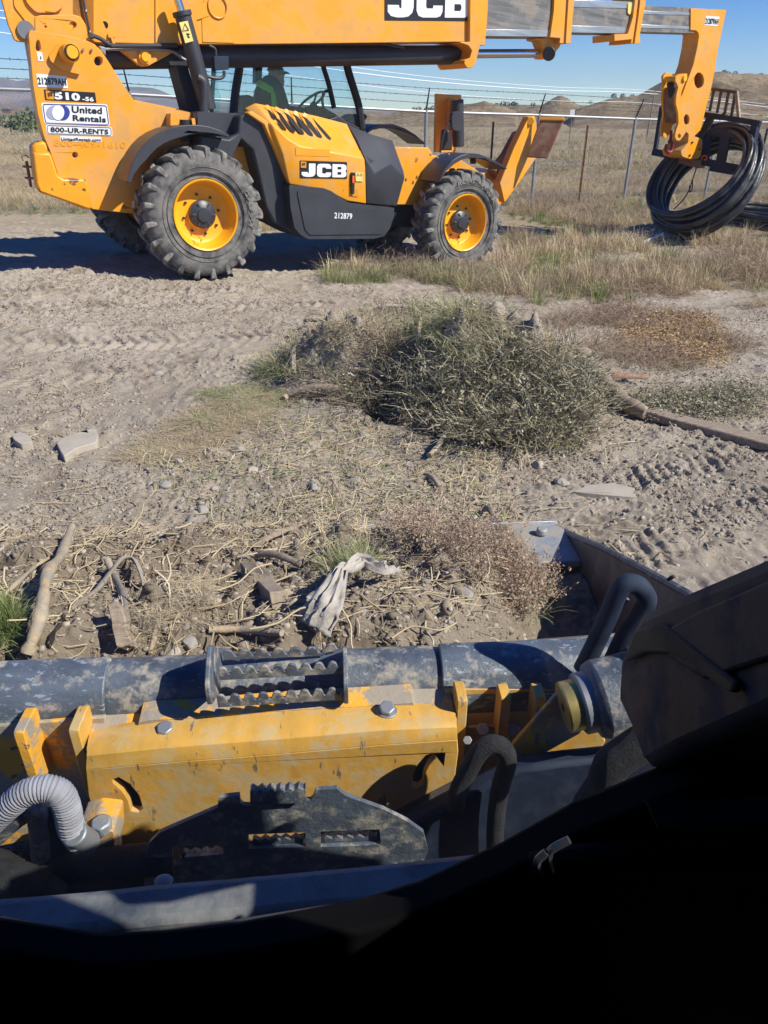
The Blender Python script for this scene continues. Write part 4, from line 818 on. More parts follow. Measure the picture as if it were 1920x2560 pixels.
# bucket back, floor, sides
bl, br = tubeL, tubeR
def slab(name, pts, th, mat, par=BK, bev=.004):
    v = [Vector(p) for p in pts]; n = (v[1]-v[0]).cross(v[-1]-v[0]).normalized()*th; k = len(v)
    return MB().add(v+[p+n for p in v], [list(range(k)), [k+i for i in range(k)][::-1]]+[[i, (i+1) % k, k+(i+1) % k, k+i] for i in range(k)]).build(name, mat, par, bev)
XR = sz('S3', 826, 75, .06).x; YF = sz('S3', 826, 75, .06).y; XL = -1.95
cheek = [(q.y, q.z) for q in (sx('S3', *p, XR) for p in [(826, 82), (870, 105), (980, 150), (1120, 225), (1290, 320), (1480, 430)])]
print('BUCKET', XR, YF, cheek)
top = [p for p in cheek]; cheek2 = top+[(1.30, .56), (1.22, .02), (YF, .0)]
MB().prism(cheek2, XR, XR+.014, 'x').build('side_plate', M['bucket'], BK, .004)
mb = MB()
mb.tube([(XR+.007, a, b+.004) for a, b in top], .013, 8); mb.build('side_plate_edge', M['bluesteel'], BK)
MB().prism(cheek2, XL-.014, XL, 'x').build('side_plate', M['bucket'], BK, .004)
slab('bucket_floor', [(XL, 1.22, .0), (XR, 1.22, .0), (XR, YF-.15, .005), (XL, YF-.15, .005)], .012, M['bucket'])
slab('bucket_back', [(XL, 1.20, .02), (XR, 1.26, .02), (XR, 1.33, .52), (XL, 1.16, .52)], -.012, M['bucket'])
e = [sz('S3', 400, 48, .06), sz('S3', 818, 44, .06), sz('S3', 834, 85, .075), sz('S3', 760, 190, .05), sz('S3', 400, 215, .05)]
YB = YF-.26
ce = MB().prism([(XL-.02, YF+.02), (XL-.02, YB), (XR, YB), (XR-.0, YF-.015), (XR-.03, YF+.03)], .045, .075, 'z'); ce.build('cutting_edge', M['edge'], BK, .006)
slab('edge_bevel', [(XL-.02, YF+.01, .072), (XL-.02, YF+.075, .045), (XR-.02, YF+.075, .045), (XR-.02, YF+.025, .072)], -.02, M['edge'])
for q in ((535, 92), (738, 88), (200, 100), (-150, 120), (-900, 170), (-1250, 180)):
    c = sz('S3', *q, .08); MB().cyl(c, c+Vector((0, 0, .026)), .026, 8, .022).build('edge_bolt', M['edge'], BK, .006)
# grip step on the tube
def s2(x, y, z): return sz('S2', x, y, z)
st = empty('grip_step'); st.parent = BK
def stp(name, a, b, teeth, w_=.02, hgt=.022):
    d = (b-a); L = d.length; d = d/L; n = teeth*6; v = []; up = Vector((0, 0, 1)); sd = Vector((0, -1, 0))
    mb = MB(); N = n
    for i in range(N+1):
        t = i/N; z = .005*(1 if math.sin(t*teeth*2*math.pi) > -.2 else -1); bw = .003*math.sin(t*teeth*2*math.pi)
        p = a+d*L*t
        v += [p+up*(z+bw), p+up*(z+bw)+sd*.006, p-up*hgt+sd*.006, p-up*hgt]
    f = []
    for i in range(N):
        for k in range(4): f.append([i*4+k, i*4+(k+1) % 4, (i+1)*4+(k+1) % 4, (i+1)*4+k])
    f += [[0, 1, 2, 3], [N*4+3, N*4+2, N*4+1, N*4]]
    return mb.add(v, f).build(name, M['bluesteel'], st, .0012)
zt = .64
TY = (tubeL.y+tubeR.y)/2; print('TUBE', tubeL, tubeR)
A1, A2 = s3('S2', 965, 605, TY-.02), s3('S2', 1400, 588, TY); stp('step_bar', A1, A2, 6, hgt=.016)
A1, A2 = s3('S2', 945, 680, TY-.10), s3('S2', 1480, 652, TY-.08); stp('step_bar', A1, A2, 9)
A1, A2 = s3('S2', 938, 798, TY-.13), s3('S2', 1478, 765, TY-.11); stp('step_bar', A1, A2, 9)
for (xa, xb) in ((938, 962), (1480, 1503)):
    pts = [(xa+2, 612), (xa+22, 600), (xa+24, 700), (xa+24, 800), (xa-4, 805), (xa-6, 720)]
    Y0 = TY-.135 if xa < 1000 else TY-.115
    q = [s3('S2', x, y, Y0+.14*max(0, min(1, (800-y)/200))) for x, y in pts]
    v = q+[p+Vector((0, .012, 0))-Vector((0, 0, .0)) for p in q]; k = len(q)
    X_ = q[0].x
    prof = [(Y0-.01, q[3].z-.01), (Y0-.012, q[3].z+.035), (Y0+.055, q[3].z+.082), (Y0+.14, q[0].z+.0), (Y0+.17, q[0].z-.01), (Y0+.17, q[0].z-.10), (Y0+.03, q[3].z-.03)]
    MB().prism(rounded(prof, .2, 2), X_, X_+.009, 'x').build('step_side', M['bluesteel'], st, .002)
q1, q2 = s3('S2', 1350, 596, TY), s3('S2', 1475, 566, TY+.01)
stp('step_bar', q1, q2, 2, hgt=.012)
# --- coupler
CO = empty('coupler'); CO.parent = SK
slot1 = [('S4', p) for p in [(485, 432), (512, 422), (560, 450), (600, 500), (615, 555), (600, 572), (568, 566), (556, 520), (530, 480), (492, 446)]]
slot2 = [('S5', p) for p in [(300, 298), (308, 315), (280, 345), (262, 380), (255, 425), (235, 440), (212, 432), (215, 390), (235, 345), (268, 308)]]
PY = .98
def src_pts(l): return [px(r, *p) for r, p in l]
lowp = [(214, 1925), (440, 1905), (700, 1885), (960, 1862), (1144, 1850), (1146, 1880), (1137, 1950), (983, 2029), (700, 2098), (301, 2131), (283, 2065), (240, 2059), (231, 2024), (220, 1989)]
PS('coupler_plate', 'src', lowp, PY, PY+.016, M['yellow_old'], holes=[src_pts(slot1), src_pts(slot2)], parent=CO, bevel=.002)
bend = [(214, 1925), (440, 1905), (700, 1885), (960, 1862), (1144, 1850)]; topl = [(223, 1832), (440, 1797), (700, 1777), (960, 1762), (1133, 1768)]
mid = [(216, 1890), (440, 1868), (700, 1848), (960, 1826), (1142, 1818)]
rows = [[SF.loc(*p, 1, PY) for p in bend], [SF.loc(p[0], p[1], 1, PY+.006) for p in mid], [SF.loc(p[0], p[1]-22, 1, PY+.022) for p in mid], [SF.loc(*p, 1, PY+.07) for p in topl]]
v = [p for r in rows for p in r]; v2 = [p+Vector((0, .014, -.003)) for p in v]; f = []
for a in range(3):
    for b in range(4): f.append([a*5+b, a*5+b+1, (a+1)*5+b+1, (a+1)*5+b])
ff = f+[[i+20 for i in q[::-1]] for q in f]+[[b, b+1, b+21, b+20] for b in range(4)]+[[15+b, 16+b, 36+b, 35+b] for b in range(4)]
ff += [[a*5, a*5+5, a*5+25, a*5+20] for a in range(3)]+[[a*5+4, a*5+9, a*5+29, a*5+24] for a in range(3)]
MB().add(v+v2, ff).build('coupler_bend', M['yellow_old'], CO, .002, 60)
ledge = [(225, 1834), (341, 1828), (347, 1806), (376, 1800), (440, 1797), (700, 1777), (960, 1762), (1032, 1757), (1037, 1770), (1133, 1768)]
lq = [SF.loc(*p, 1, PY+.068) for p in ledge]; up_ = [Vector((p.x, p.y+.045, p.z+.008)) for p in lq]
k = len(lq); v = lq+up_+[p-Vector((0, 0, .012)) for p in lq]+[p-Vector((0, 0, .012)) for p in up_]
f = [[i, i+1, k+i+1, k+i] for i in range(k-1)]+[[2*k+i, 3*k+i, 3*k+i+1, 2*k+i+1] for i in range(k-1)]+[[i, 2*k+i, 2*k+i+1, i+1] for i in range(k-1)]+[[k+i, k+i+1, 3*k+i+1, 3*k+i] for i in range(k-1)]+[[0, k, 3*k, 2*k], [k-1, 3*k-1, 4*k-1, 2*k-1]][:1]
MB().add(v, f).build('coupler_ledge', M['mud_yellow'], CO, 0)
for (r, x, y) in (('S4', 715, 212), ('S5', 110, 118)):
    c = s3(r, x, y, PY+.05); MB().cyl(c-Vector((0, 0, .004)), c+Vector((0, -.003, .009)), .0165, 6).build('coupler_bolt', M['galv'], CO, .003)
    MB().cyl(c-Vector((0, 0, .008)), c+Vector((0, 0, -.003)), .020, 20).build('washer', M['galv'], CO, .001)
# gusset ribs and back plates either side
PS('back_plate', 'S5', [(345, 40), (900, 40), (1000, 250), (900, 420), (400, 430), (350, 100)], 1.08, 1.09, M['yellow_old'], parent=CO)
PS('back_plate', 'S4', [(-200, 215), (455, 160), (460, 215), (340, 240), (400, 640), (-200, 760)], 1.07, 1.08, M['mud_yellow'], parent=CO)
PS('dark_recess', 'S5', [(440, 192), (610, 185), (605, 300), (430, 320)], 1.072, 1.08, M['yellow_old'], parent=CO)
def rib(pts, reg, Y0, Y1, mat=M['yellow_old']):
    q = [s3(reg, *p, Y0) for p in pts]; X_ = q[0].x; prof = [(Y0, q[0].z), (Y0, q[1].z), (Y1, q[1].z), (Y1, q[0].z)]
    a = sum(p.x for p in q)/len(q)
    MB().prism(rounded(prof, .15, 2), a-.010, a+.010, 'x').build('coupler_rib', mat, CO, .003)
rib([(405, 85), (405, 440)], 'S5', 1.02, 1.08); rib([(580, 75), (590, 260)], 'S5', 1.035, 1.08); rib([(735, 70), (720, 180)], 'S5', 1.035, 1.08); rib([(118, 225), (118, 470)], 'S4', 1.01, 1.08, M['mud_yellow']); rib([(350, 215), (380, 560)], 'S4', 1.01, 1.08)
for (x, y) in ((500, 200), (625, 205)): MB().cyl(s3('S5', x, y, 1.05), s3('S5', x, y, 1.07), .014, 6).build('coupler_bolt', M['galv'], CO, .002)
MB().cyl(s3('S5', 437, 245, .99), s3('S5', 437, 245, 1.02), .009, 6).build('coupler_bolt', M['galv'], CO, .001)
# pivot block low left
PS('pivot_block', 'S4', rounded([(330, 665), (400, 645), (490, 655), (497, 760), (325, 770)], .12), .90, .97, M['mud_yellow'], parent=CO, bevel=.008)
c = s3('S4', 430, 682, .89); MB().cyl(c+Vector((0, .02, -.005)), c+Vector((0, .02, .02)), .020, 6).build('coupler_bolt', M['edge'], CO, .004)
MB().cyl(s3('S4', 490, 700, .915), s3('S4', 440, 705, .925), .022, 18).build('pivot_bush', M['edge'], CO, .003)
# --- step plate under the windscreen
def wavy(x0, y0, x1, y1, n, a):
    o = []
    for i in range(n*4+1):
        t = i/(n*4); o.append((x0+(x1-x0)*t, y0+(y1-y0)*t-a*(.5+.5*math.sin(t*n*2*math.pi))))
    return o
stepo = [(632, 1000), (622, 860), (630, 760), (645, 705), (690, 660), (940, 552), (944, 508), (1034, 499), (1038, 530), (1052, 542), (1075, 543), (1340, 520), (1352, 510), (1366, 476), (1455, 470), (1492, 500), (1659, 560), (1760, 610), (1830, 660), (1850, 740), (1800, 850), (1800, 1000)]
win1 = [(745, 720), (960, 702), (966, 752), (800, 766), (786, 800), (755, 800), (744, 770)]
win2 = [(1072, 668), (1318, 658), (1322, 722), (1075, 730)]; win3 = [(1385, 655), (1640, 645), (1645, 712), (1385, 722)]
PS('step_plate', 'S4', stepo, .86, .868, M['bluesteel'], holes=[win1, win2, win3], bevel=.002)
sp = PS('step_tread', 'S4', wavy(1080, 490, 1320, 478, 6, 14)+[(1322, 530), (1080, 545)], .845, .86, M['bluesteel'], bevel=.001)
PS('step_tread', 'S4', wavy(785, 758, 966, 745, 4, 14)+[(966, 800), (785, 805)], .87, .88, M['bluesteel'], bevel=.001)
PS('step_tread', 'S4', wavy(1090, 700, 1310, 690, 5, 14)+[(1310, 760), (1090, 765)], .87, .88, M['bluesteel'], bevel=.001)
PS('step_tread', 'S4', wavy(1400, 690, 1630, 680, 5, 14)+[(1630, 760), (1400, 765)], .87, .88, M['bluesteel'], bevel=.001)
# hoses
def hose(name, reg, pts, Y, r, mat, corr=0):
    q = [s3(reg, x, y, Y if not isinstance(Y, list) else Y[i]) for i, (x, y) in enumerate(pts)]
    rr = (lambda t: r*(1+.06*math.sin(t*corr))) if corr else r
    o = MB().tube(q, rr, 14, 22 if corr else 8).build(name, mat, SK, smooth=70); return o
hose('hydraulic_hose', 'S4', [(-120, 700), (-40, 620), (40, 545), (110, 490), (200, 468), (262, 492), (292, 560), (308, 640), (345, 690)], .84, .0215, M['hose'], 330)
MB().cyl(s3('S4', 320, 662, .83), s3('S4', 385, 705, .85), .021, 16).build('hose_fitting', M['galv'], SK, .003)
hose('hydraulic_hose', 'S4', [(-120, 760), (0, 660), (80, 590), (150, 560), (170, 640), (180, 760)], .88, .018, M['bluesteel'], 0)
hose('hydraulic_hose', 'S4', [(60, 900), (180, 700), (235, 560), (255, 640), (250, 760)], .90, .025, M['hosedark'], 0)
hose('hose_sleeve', 'S4', [(-150, 800), (0, 802), (200, 812), (400, 800), (620, 778), (760, 770)], .875, .030, M['hosedark'], 0)
hose('hose_sleeve', 'S4', [(-150, 850), (60, 858), (160, 900), (240, 950)], .82, .030, M['hosedark'], 0)
hose('hydraulic_hose', 'S5', [(388, 520), (400, 450), (440, 370), (480, 300), (530, 262), (580, 275), (600, 330), (575, 420), (560, 500), (550, 600), (548, 720)], .90, .017, M['hosedark'], 0)
hose('hydraulic_hose', 'S5', [(1300, 210), (1180, 240), (1080, 300), (1020, 350), (990, 430), (930, 520)], .78, .028, M['hosedark'], 0)
hose('hose_sleeve', 'S3', [(1800, 610), (1640, 705), (1560, 755), (1400, 838), (1300, 890), (1200, 930)], .565, .019, M['meshsleeve'], 0)
# dark panels added to stand in for the shaded gap below the coupler
PS('shade_filler', 'src', [(985, 2040), (1137, 1960), (1281, 1885), (1400, 1870), (1600, 1850), (2400, 1700), (2400, 2500), (600, 2500), (600, 2125)], .97, .93, M['armsteel'], bevel=.01)
PS('shade_filler', 'src', [(-300, 2190), (120, 2150), (300, 2135), (620, 2128), (620, 2400), (-300, 2500)], .93, .91, M['dark'], bevel=.01)
PS('yellow_bracket', 'S4', [(415, 790), (560, 770), (560, 920), (415, 930)], .94, .96, M['mud_yellow'])
MB().sphere(s3('S4', 708, 868, .74), .011, 12, (1.4, 1, .8)).build('bolt_cap', M['husk'], SK)
# --- right lift arm
AR = empty('lift_arm'); AR.parent = SK
ap = [(2050, 1310), (1920, 1385), (1700, 1483), (1600, 1530), (1575, 1575), (1545, 1650), (1540, 1740), (1590, 1850), (1620, 1930), (1700, 1890), (1920, 1790), (2050, 1740)]
XA = .30
aq = [SF.loc(*p, 0, XA) for p in ap]; pr = [(q.y, q.z) for q in aq]
MB().prism(pr, XA, XA+.07, 'x').build('arm_beam', M['armsteel'], AR, .012)
iq = [SF.loc(*p, 0, XA-.012) for p in [(2040, 1370), (1920, 1440), (1720, 1530), (1640, 1580), (1650, 1640), (1740, 1700), (1920, 1640), (2040, 1600)]]
MB().prism([(q.y, q.z) for q in iq], XA-.006, XA, 'x').build('arm_web', M['armsteel'], AR, .006)
gz = [SF.loc(1500+x*.2532, 1400+y*.2532, 0, XA-.009) for x, y in [(330, 700), (480, 640), (620, 640), (1330, 1210), (1310, 1320), (1240, 1290), (860, 1010), (700, 930), (420, 920), (240, 1010)]]
MB().prism([(q.y, q.z) for q in gz], XA-.009, XA-.002, 'x').build('arm_gusset', M['armbrown'], AR, .003)
A = s3('S3', 826, 795, .95); Bp = s3('S3', 1230, 700, .96); dr = (Bp-A).normalized()
MB().cyl(A, A+dr*.04, .046, 32).build('pin', M['gold'], AR, .003); MB().cyl(A-dr*.0008, A+dr*.001, .008, 12).build('pin_centre', M['ink'], AR)
MB().cyl(A+dr*.028, A+dr*.06, .055, 32).build('pin_collar', M['galv'], AR, .004)
MB().cyl(A+dr*.05, A+dr*.17, .071, 36).build('pin_boss', M['bluesteel'], AR, .016)
MB().cyl(A+dr*.16, Bp, .080, 36).build('arm_tube', M['armsteel'], AR, .01)
PS('grease_guard', 'S3', [(1098, 588), (1170, 583), (1175, 608), (1100, 610)], .96, .99, M['armsteel'], parent=AR)
PS('arm_toe', 'S3', [(800, 742), (870, 690), (900, 900), (720, 1000), (640, 1040), (618, 950)], .985, .995, M['mud_yellow'], parent=AR)
lp = [(905, 640), (960, 530), (1010, 420), (1045, 335), (1075, 297), (1115, 292), (1150, 320), (1165, 365), (1130, 430), (1080, 500), (1020, 625)]
MB().tube([s3('S3', x, y, 1.05) for x, y in lp], .0185, 12, 6).build('guard_loop', M['armsteel'], AR)
MB().tube([s3('S3', x, y, 1.07) for x, y in [(950, 600), (1010, 480), (1055, 390), (1085, 350)]], .006, 8, 4).build('guard_wire', M['chrome'], AR)
# --- cab: sill, glass, seal, dark door, shell
CB = empty('cab'); CB.parent = SK
PS('cab_sill', 'src', [(-400, 2272), (0, 2243), (250, 2220), (370, 2206), (579, 2189), (960, 2154), (1072, 2140), (1244, 2122), (1281, 2106), (1400, 2030), (1500, 2300), (0, 2600), (-400, 2600)], .66, .60, M['sill'], parent=CB, bevel=.012)
seal_t = [(-400, 2240), (-200, 2285), (0, 2308), (231, 2354), (405, 2340), (579, 2316), (740, 2290), (900, 2266), (1023, 2248), (1103, 2216), (1269, 2118), (1453, 2032), (1699, 1903), (1920, 1792), (2300, 1600)]
seal_b = [(-400, 2330), (-200, 2360), (0, 2385), (231, 2420), (405, 2410), (579, 2390), (740, 2360), (900, 2330), (1054, 2284), (1150, 2240), (1269, 2186), (1453, 2085), (1699, 1985), (1920, 1884), (2300, 1700)]
PS('door_frame', 'src', seal_t+[(2700, 1700), (2900, 3100), (-900, 3100), (-900, 2300)], .52, .53, M['seal'], parent=CB, bevel=.004)
PS('door_panel', 'src', seal_b+[(2700, 1780), (2900, 3100), (-900, 3100), (-900, 2400)], .46, .50, M['interior'], parent=CB, bevel=.006)
for off, r_, Yv in ((6, .0045, .515), (30, .0055, .508), (54, .0045, .50)):
    MB().tube([SF.loc(x, y+off, 1, Yv) for x, y in seal_t], r_, 10, 5).build('window_seal', M['seal'], CB)
PS('windscreen', 'src', [(-900, -900), (2900, -900), (2900, 1650), (2300, 1640), (1920, 1830), (1269, 2150), (1050, 2250), (579, 2350), (231, 2380), (0, 2350), (-900, 2280)], .535, .540, M['window'], parent=CB, bevel=0)
mp_ = [(828, 2205), (842, 2190), (860, 2194), (880, 2184), (905, 2192), (930, 2186), (955, 2184), (958, 2215), (948, 2240), (930, 2250), (912, 2238), (898, 2256), (880, 2262), (862, 2258), (846, 2245), (832, 2232)]
# faint things in the dark foot well
MB().tube([s3('S5', x, y, .44) for x, y in [(700, 770), (860, 740), (1100, 725), (1400, 715), (1900, 690)]], .016, 10, 6).build('floor_rail', M['interior'], CB)
MB().tube([s3('S5', x, y, .43) for x, y in [(760, 700), (720, 740), (745, 790), (780, 770), (770, 700), (850, 650)]], .004, 8, 6).build('cord', M['seal'], CB)
PS('foot_rest', 'S5', rounded([(1200, 600), (1900, 585), (1950, 700), (1280, 715)], .2), .40, .43, M['interior'], parent=CB, bevel=.01)
def shell(name, c, size): return MB().box(c, size).build(name, M['interior'], CB, .01)
cx = .02
shell('cab_floor', (cx, -.1, .30), (1.0, 1.3, .04)); shell('cab_roof', (cx, -.15, 2.12), (1.04, 1.3, .06)); shell('cab_side_lightblock', (cx-.50, -.12, 1.2), (.03, 1.2, 1.8)); shell('cab_side_lightblock', (cx+.56, -.29, 1.2), (.03, .94, 1.8)); shell('cab_side_low_lightblock', (cx+.56, .34, .82), (.03, .34, 1.10)); shell('cab_rear_lightblock', (cx, -.78, 1.2), (1.1, .03, 1.8))  # unseen cab walls left windowless save one gap, shaped to block sunlight

# ================================================================ dirt heaped in the bucket
def HB(x, y):      # loader frame
    x = np.asarray(x, float); y = np.asarray(y, float)
    z = .03+.30*sst(2.78, 1.95, y)+.14*sst(2.0, 1.45, y)-.07*sst(1.45, 1.22, y)
    bnd = .44+.36*(y-1.6)
    z = z*(1-sst(bnd-.16, bnd+.14, x)*.86)
    z = z*(1-.8*sst(-1.35, -1.6, x)*sst(2.2, 2.5, y))
    z = z-.10*sst(.0, .12, x)*sst(2.40, 2.5, y)
    z = z+fbm(x, y, .45, 4, 201)*.055+fbm(x, y, .10, 4, 211, .6)*.030+np.maximum(0, fbm(x, y, .14, 3, 221)-.12)*.10+np.abs(fbm(x, y, .05, 3, 231, .6))*.022+np.abs(fbm(x, y, .16, 4, 235, .6))*.05
    fl_ = np.where((x > 0)&(y > 2.42), .0, .012); return np.maximum(z, fl_+.01*fbm(x, y, .08, 3, 241))
def make_heap():
    xs = np.linspace(XL+.01, XR-.01, 560); ys = np.linspace(1.23, YF-.02, 360); X, Y = np.meshgrid(xs, ys); Z = HB(X, Y)
    V = np.stack([X, Y, Z], -1).reshape(-1, 3); i = np.arange(X.size).reshape(X.shape)
    F = np.stack([i[:-1, :-1], i[:-1, 1:], i[1:, 1:], i[1:, :-1]], -1).reshape(-1, 4)
    me = mesh_np('dirt_heap', V, F); m = M['dirt'].copy(); m.name = 'dug_dirt'
    for nd_ in m.node_tree.nodes:
        if nd_.type == 'VALTORGB':
            for e_ in nd_.color_ramp.elements:
                if max(e_.color[:3]) < .99 and max(e_.color[:3]) > 0: e_.color = (e_.color[0]*.70, e_.color[1]*.66, e_.color[2]*.62, 1)
    o = link('dirt_heap', me, m, smooth=None); me.polygons.foreach_set('use_smooth', [True]*len(F)); o.matrix_world = SF.M
    tag(o, 'heaped brown dirt filling the loader bucket in the foreground', 'dirt', kind='stuff')
make_heap()
def on_heap(reg, x, y, lift=0):
    z = .3
    for _ in range(14):
        q = SF.loc(*px(reg, x, y), 2, z); z = .5*z+.5*float(HB(q.x, q.y))
    q = SF.loc(*px(reg, x, y), 2, z); return SF.M @ Vector((q.x, q.y, float(HB(q.x, q.y))+lift))
def stick(name, cat, lab, P3, r, mat, taper=.4, group=None, flat=None, n=8):
    q = [Vector(p) for p in P3]; b = q[0].copy()
    o = MB().tube([p-b for p in q], lambda t: r*(1-taper*t)*(1+.16*math.sin(t*23+r*900)+.10*math.sin(t*61+r*300)), n, 5, flat=flat).build(name, mat, None, smooth=50)
    o.location = b; return tag(o, lab, cat, group)
stick('stick', 'stick', 'long pale peeled stick lying across the bucket dirt at the left', [on_heap('e2', 205, 900, .03), on_heap('e2', 290, 690, .05), on_heap('e2', 360, 480, .07), on_heap('e2', 420, 290, .06), on_heap('e2', 482, 75, .05)], .016, M['straw'], .1)
stick('stick', 'stick', 'grey curved dead root in the left half of the bucket dirt', [on_heap('e2', 500, 520, .01), on_heap('e2', 640, 460, .03), on_heap('e2', 740, 370, .05), on_heap('e2', 820, 300, .06), on_heap('e2', 900, 310, .05), on_heap('e2', 940, 390, .01)], .016, M['bark'], .3, flat=.5)
stick('stick', 'stick', 'forked grey dead stem standing up from the bucket dirt', [on_heap('e2', 820, 660, .01), on_heap('e2', 810, 500, .03), on_heap('e2', 760, 400, .05), on_heap('e2', 710, 300, .06)], .014, M['bark'], .3, flat=.6)
stick('stick', 'stick', 'short straight pale stalk lying just behind the black tube', [on_heap('S2', 905, 535, .02), on_heap('S2', 1050, 535, .02), on_heap('S2', 1220, 552, .02)], .009, M['straw'], .1)
stick('stick', 'stick', 'thin pale stalk pointing at the black tube left of the grip step', [on_heap('S2', 655, 640, .02), on_heap('S2', 675, 550, .02), on_heap('S2', 688, 470, .02)], .006, M['straw'], .2)
stick('stick', 'stick', 'dark weathered root near the back of the bucket dirt', [on_heap('S2', 1095, 172, .02), on_heap('S2', 1180, 145, .04), on_heap('S2', 1300, 105, .05)], .015, M['wood'], .6, flat=.5)
stick('stick', 'stick', 'second dark root just below the weathered one in the bucket', [on_heap('S2', 1110, 205, .02), on_heap('S2', 1200, 220, .03), on_heap('S2', 1300, 250, .02)], .014, M['wood'], .3, flat=.5)
stick('stick', 'stick', 'forked straw stem at the far left of the bucket dirt', [on_heap('e2', 15, 495, .02), on_heap('e2', 150, 400, .03), on_heap('e2', 250, 320, .04), on_heap('e2', 335, 245, .03)], .008, M['straw'], .4)
def board(name, cat, lab, quad, th, mat, bev=.004):   # four world corners of the upper face
    q = [Vector(p) for p in quad]; b = sum(q, Vector())/4; n = (q[1]-q[0]).cross(q[3]-q[0]).normalized(); n = n if n.z > 0 else -n
    sub = []
    for i in range(4):
        a_, c_ = q[i], q[(i+1) % 4]
        for k in range(5): sub.append(a_+(c_-a_)*(k/5)+(c_-a_).cross(n).normalized()*RNG.uniform(-.004, .004))
    k = len(sub); v = [p-b for p in sub]+[p-b-n*th for p in sub]
    o = MB().add(v, [list(range(k)), [k+i for i in range(k)][::-1]]+[[i, (i+1) % k, k+(i+1) % k, k+i] for i in range(k)]).build(name, mat, None, bev)
    o.location = b; return tag(o, lab, cat)
board('broken_board', 'board', 'grey broken board end leaning on the black tube in the bucket', [on_heap('e2', 725, 640, .07), on_heap('e2', 795, 625, .07), on_heap('e2', 885, 870, .05), on_heap('e2', 770, 875, .05)], .03, M['wood'])
board('broken_board', 'board', 'flat grey wood splinter beside the long stick in the bucket', [on_heap('e2', 330, 790, .03), on_heap('e2', 440, 630, .04), on_heap('e2', 450, 660, .04), on_heap('e2', 360, 830, .03)], .01, M['wood'])
board('broken_board', 'board', 'thick dirt covered wood block in the middle of the bucket dirt', [on_heap('S2', 1040, 272, .045), on_heap('S2', 1110, 262, .045), on_heap('S2', 1240, 395, .04), on_heap('S2', 1170, 420, .04)], .05, M['crumb'], .014)
# pale crumpled husk
def husk():
    pth = [on_heap('S2', 1335, 560, .05), on_heap('S2', 1400, 480, .07), on_heap('S2', 1475, 380, .10), on_heap('S2', 1560, 325, .10), on_heap('S2', 1660, 330, .07), on_heap('S3', 150, 290, .05)]
    wd = [.060, .050, .022, .027, .030, .014]; v = []; f = []; NN = 12; b = pth[0].copy(); Q = []; Wd = []
    for i in range(5):
        for k in range(8):
            t = k/8; Q.append(pth[i].lerp(pth[i+1], t)); Wd.append(wd[i]*(1-t)+wd[i+1]*t)
    Q.append(pth[-1]); Wd.append(wd[-1])
    for i, p in enumerate(Q):
        t = (Q[min(i+1, len(Q)-1)]-Q[max(0, i-1)]).normalized(); s = t.cross(Vector((0, 0, 1))).normalized(); u_ = s.cross(t)
        for k in range(NN):
            a = -1+2*k/(NN-1); fold = .006*math.sin(k*2.3+i*.21)+.004*math.sin(k*5.1+i*.9)+random.uniform(-.0022, .0022)
            v.append(p-b+s*a*Wd[i]+u_*(-.35*Wd[i]*a*a+fold)+t*.012*math.sin(k*3.1)*(1 if i in (0, len(Q)-1) else 0))
    for i in range(len(Q)-1):
        for k in range(NN-1): f.append([i*NN+k, i*NN+k+1, (i+1)*NN+k+1, (i+1)*NN+k])
    me = bpy.data.meshes.new('husk'); me.from_pydata([tuple(p) for p in v], [], f); o = link('dry_husk', me, M['husk'], smooth=70); o.location = b
    s_ = o.modifiers.new('solid', 'SOLIDIFY'); s_.thickness = .003
    tag(o, 'pale crumpled dry husk lying on the bucket dirt behind the grip step', 'dry husk')
husk()
# ---------------------------------------------------------------- stones
def rock_mesh(seed, n=2, sq=(1, .8, .65)):
    bm = bmesh.new(); bmesh.ops.create_icosphere(bm, subdivisions=n, radius=1); r = random.Random(seed); dirs = [Vector((r.gauss(0, 1), r.gauss(0, 1), r.gauss(0, 1))).normalized() for _ in range(9)]; ds = [r.uniform(.45, .85) for _ in range(9)]
    for v in bm.verts:
        p = v.co.normalized()
        for d, k in zip(dirs, ds):
            t = p.dot(d)
            if t > k: p = p-d*(t-k)*.85
        v.co = Vector((p.x*sq[0], p.y*sq[1], p.z*sq[2]))*(1+r.uniform(-.03, .03))
    me = bpy.data.meshes.new('rock'); bm.to_mesh(me); bm.free(); return me
def place_rock(p, r, seed, lab, mat=M['stone'], sq=(1, .8, .65), name='rock', group=None):
    r *= .75
    o = link(name, rock_mesh(seed, 3, sq), mat, smooth=60); o.location = p+Vector((0, 0, r*.25)); o.scale = (r,)*3; o.rotation_euler = (0, 0, seed*1.7)
    return tag(o, lab, name.replace('_', ' '), group)
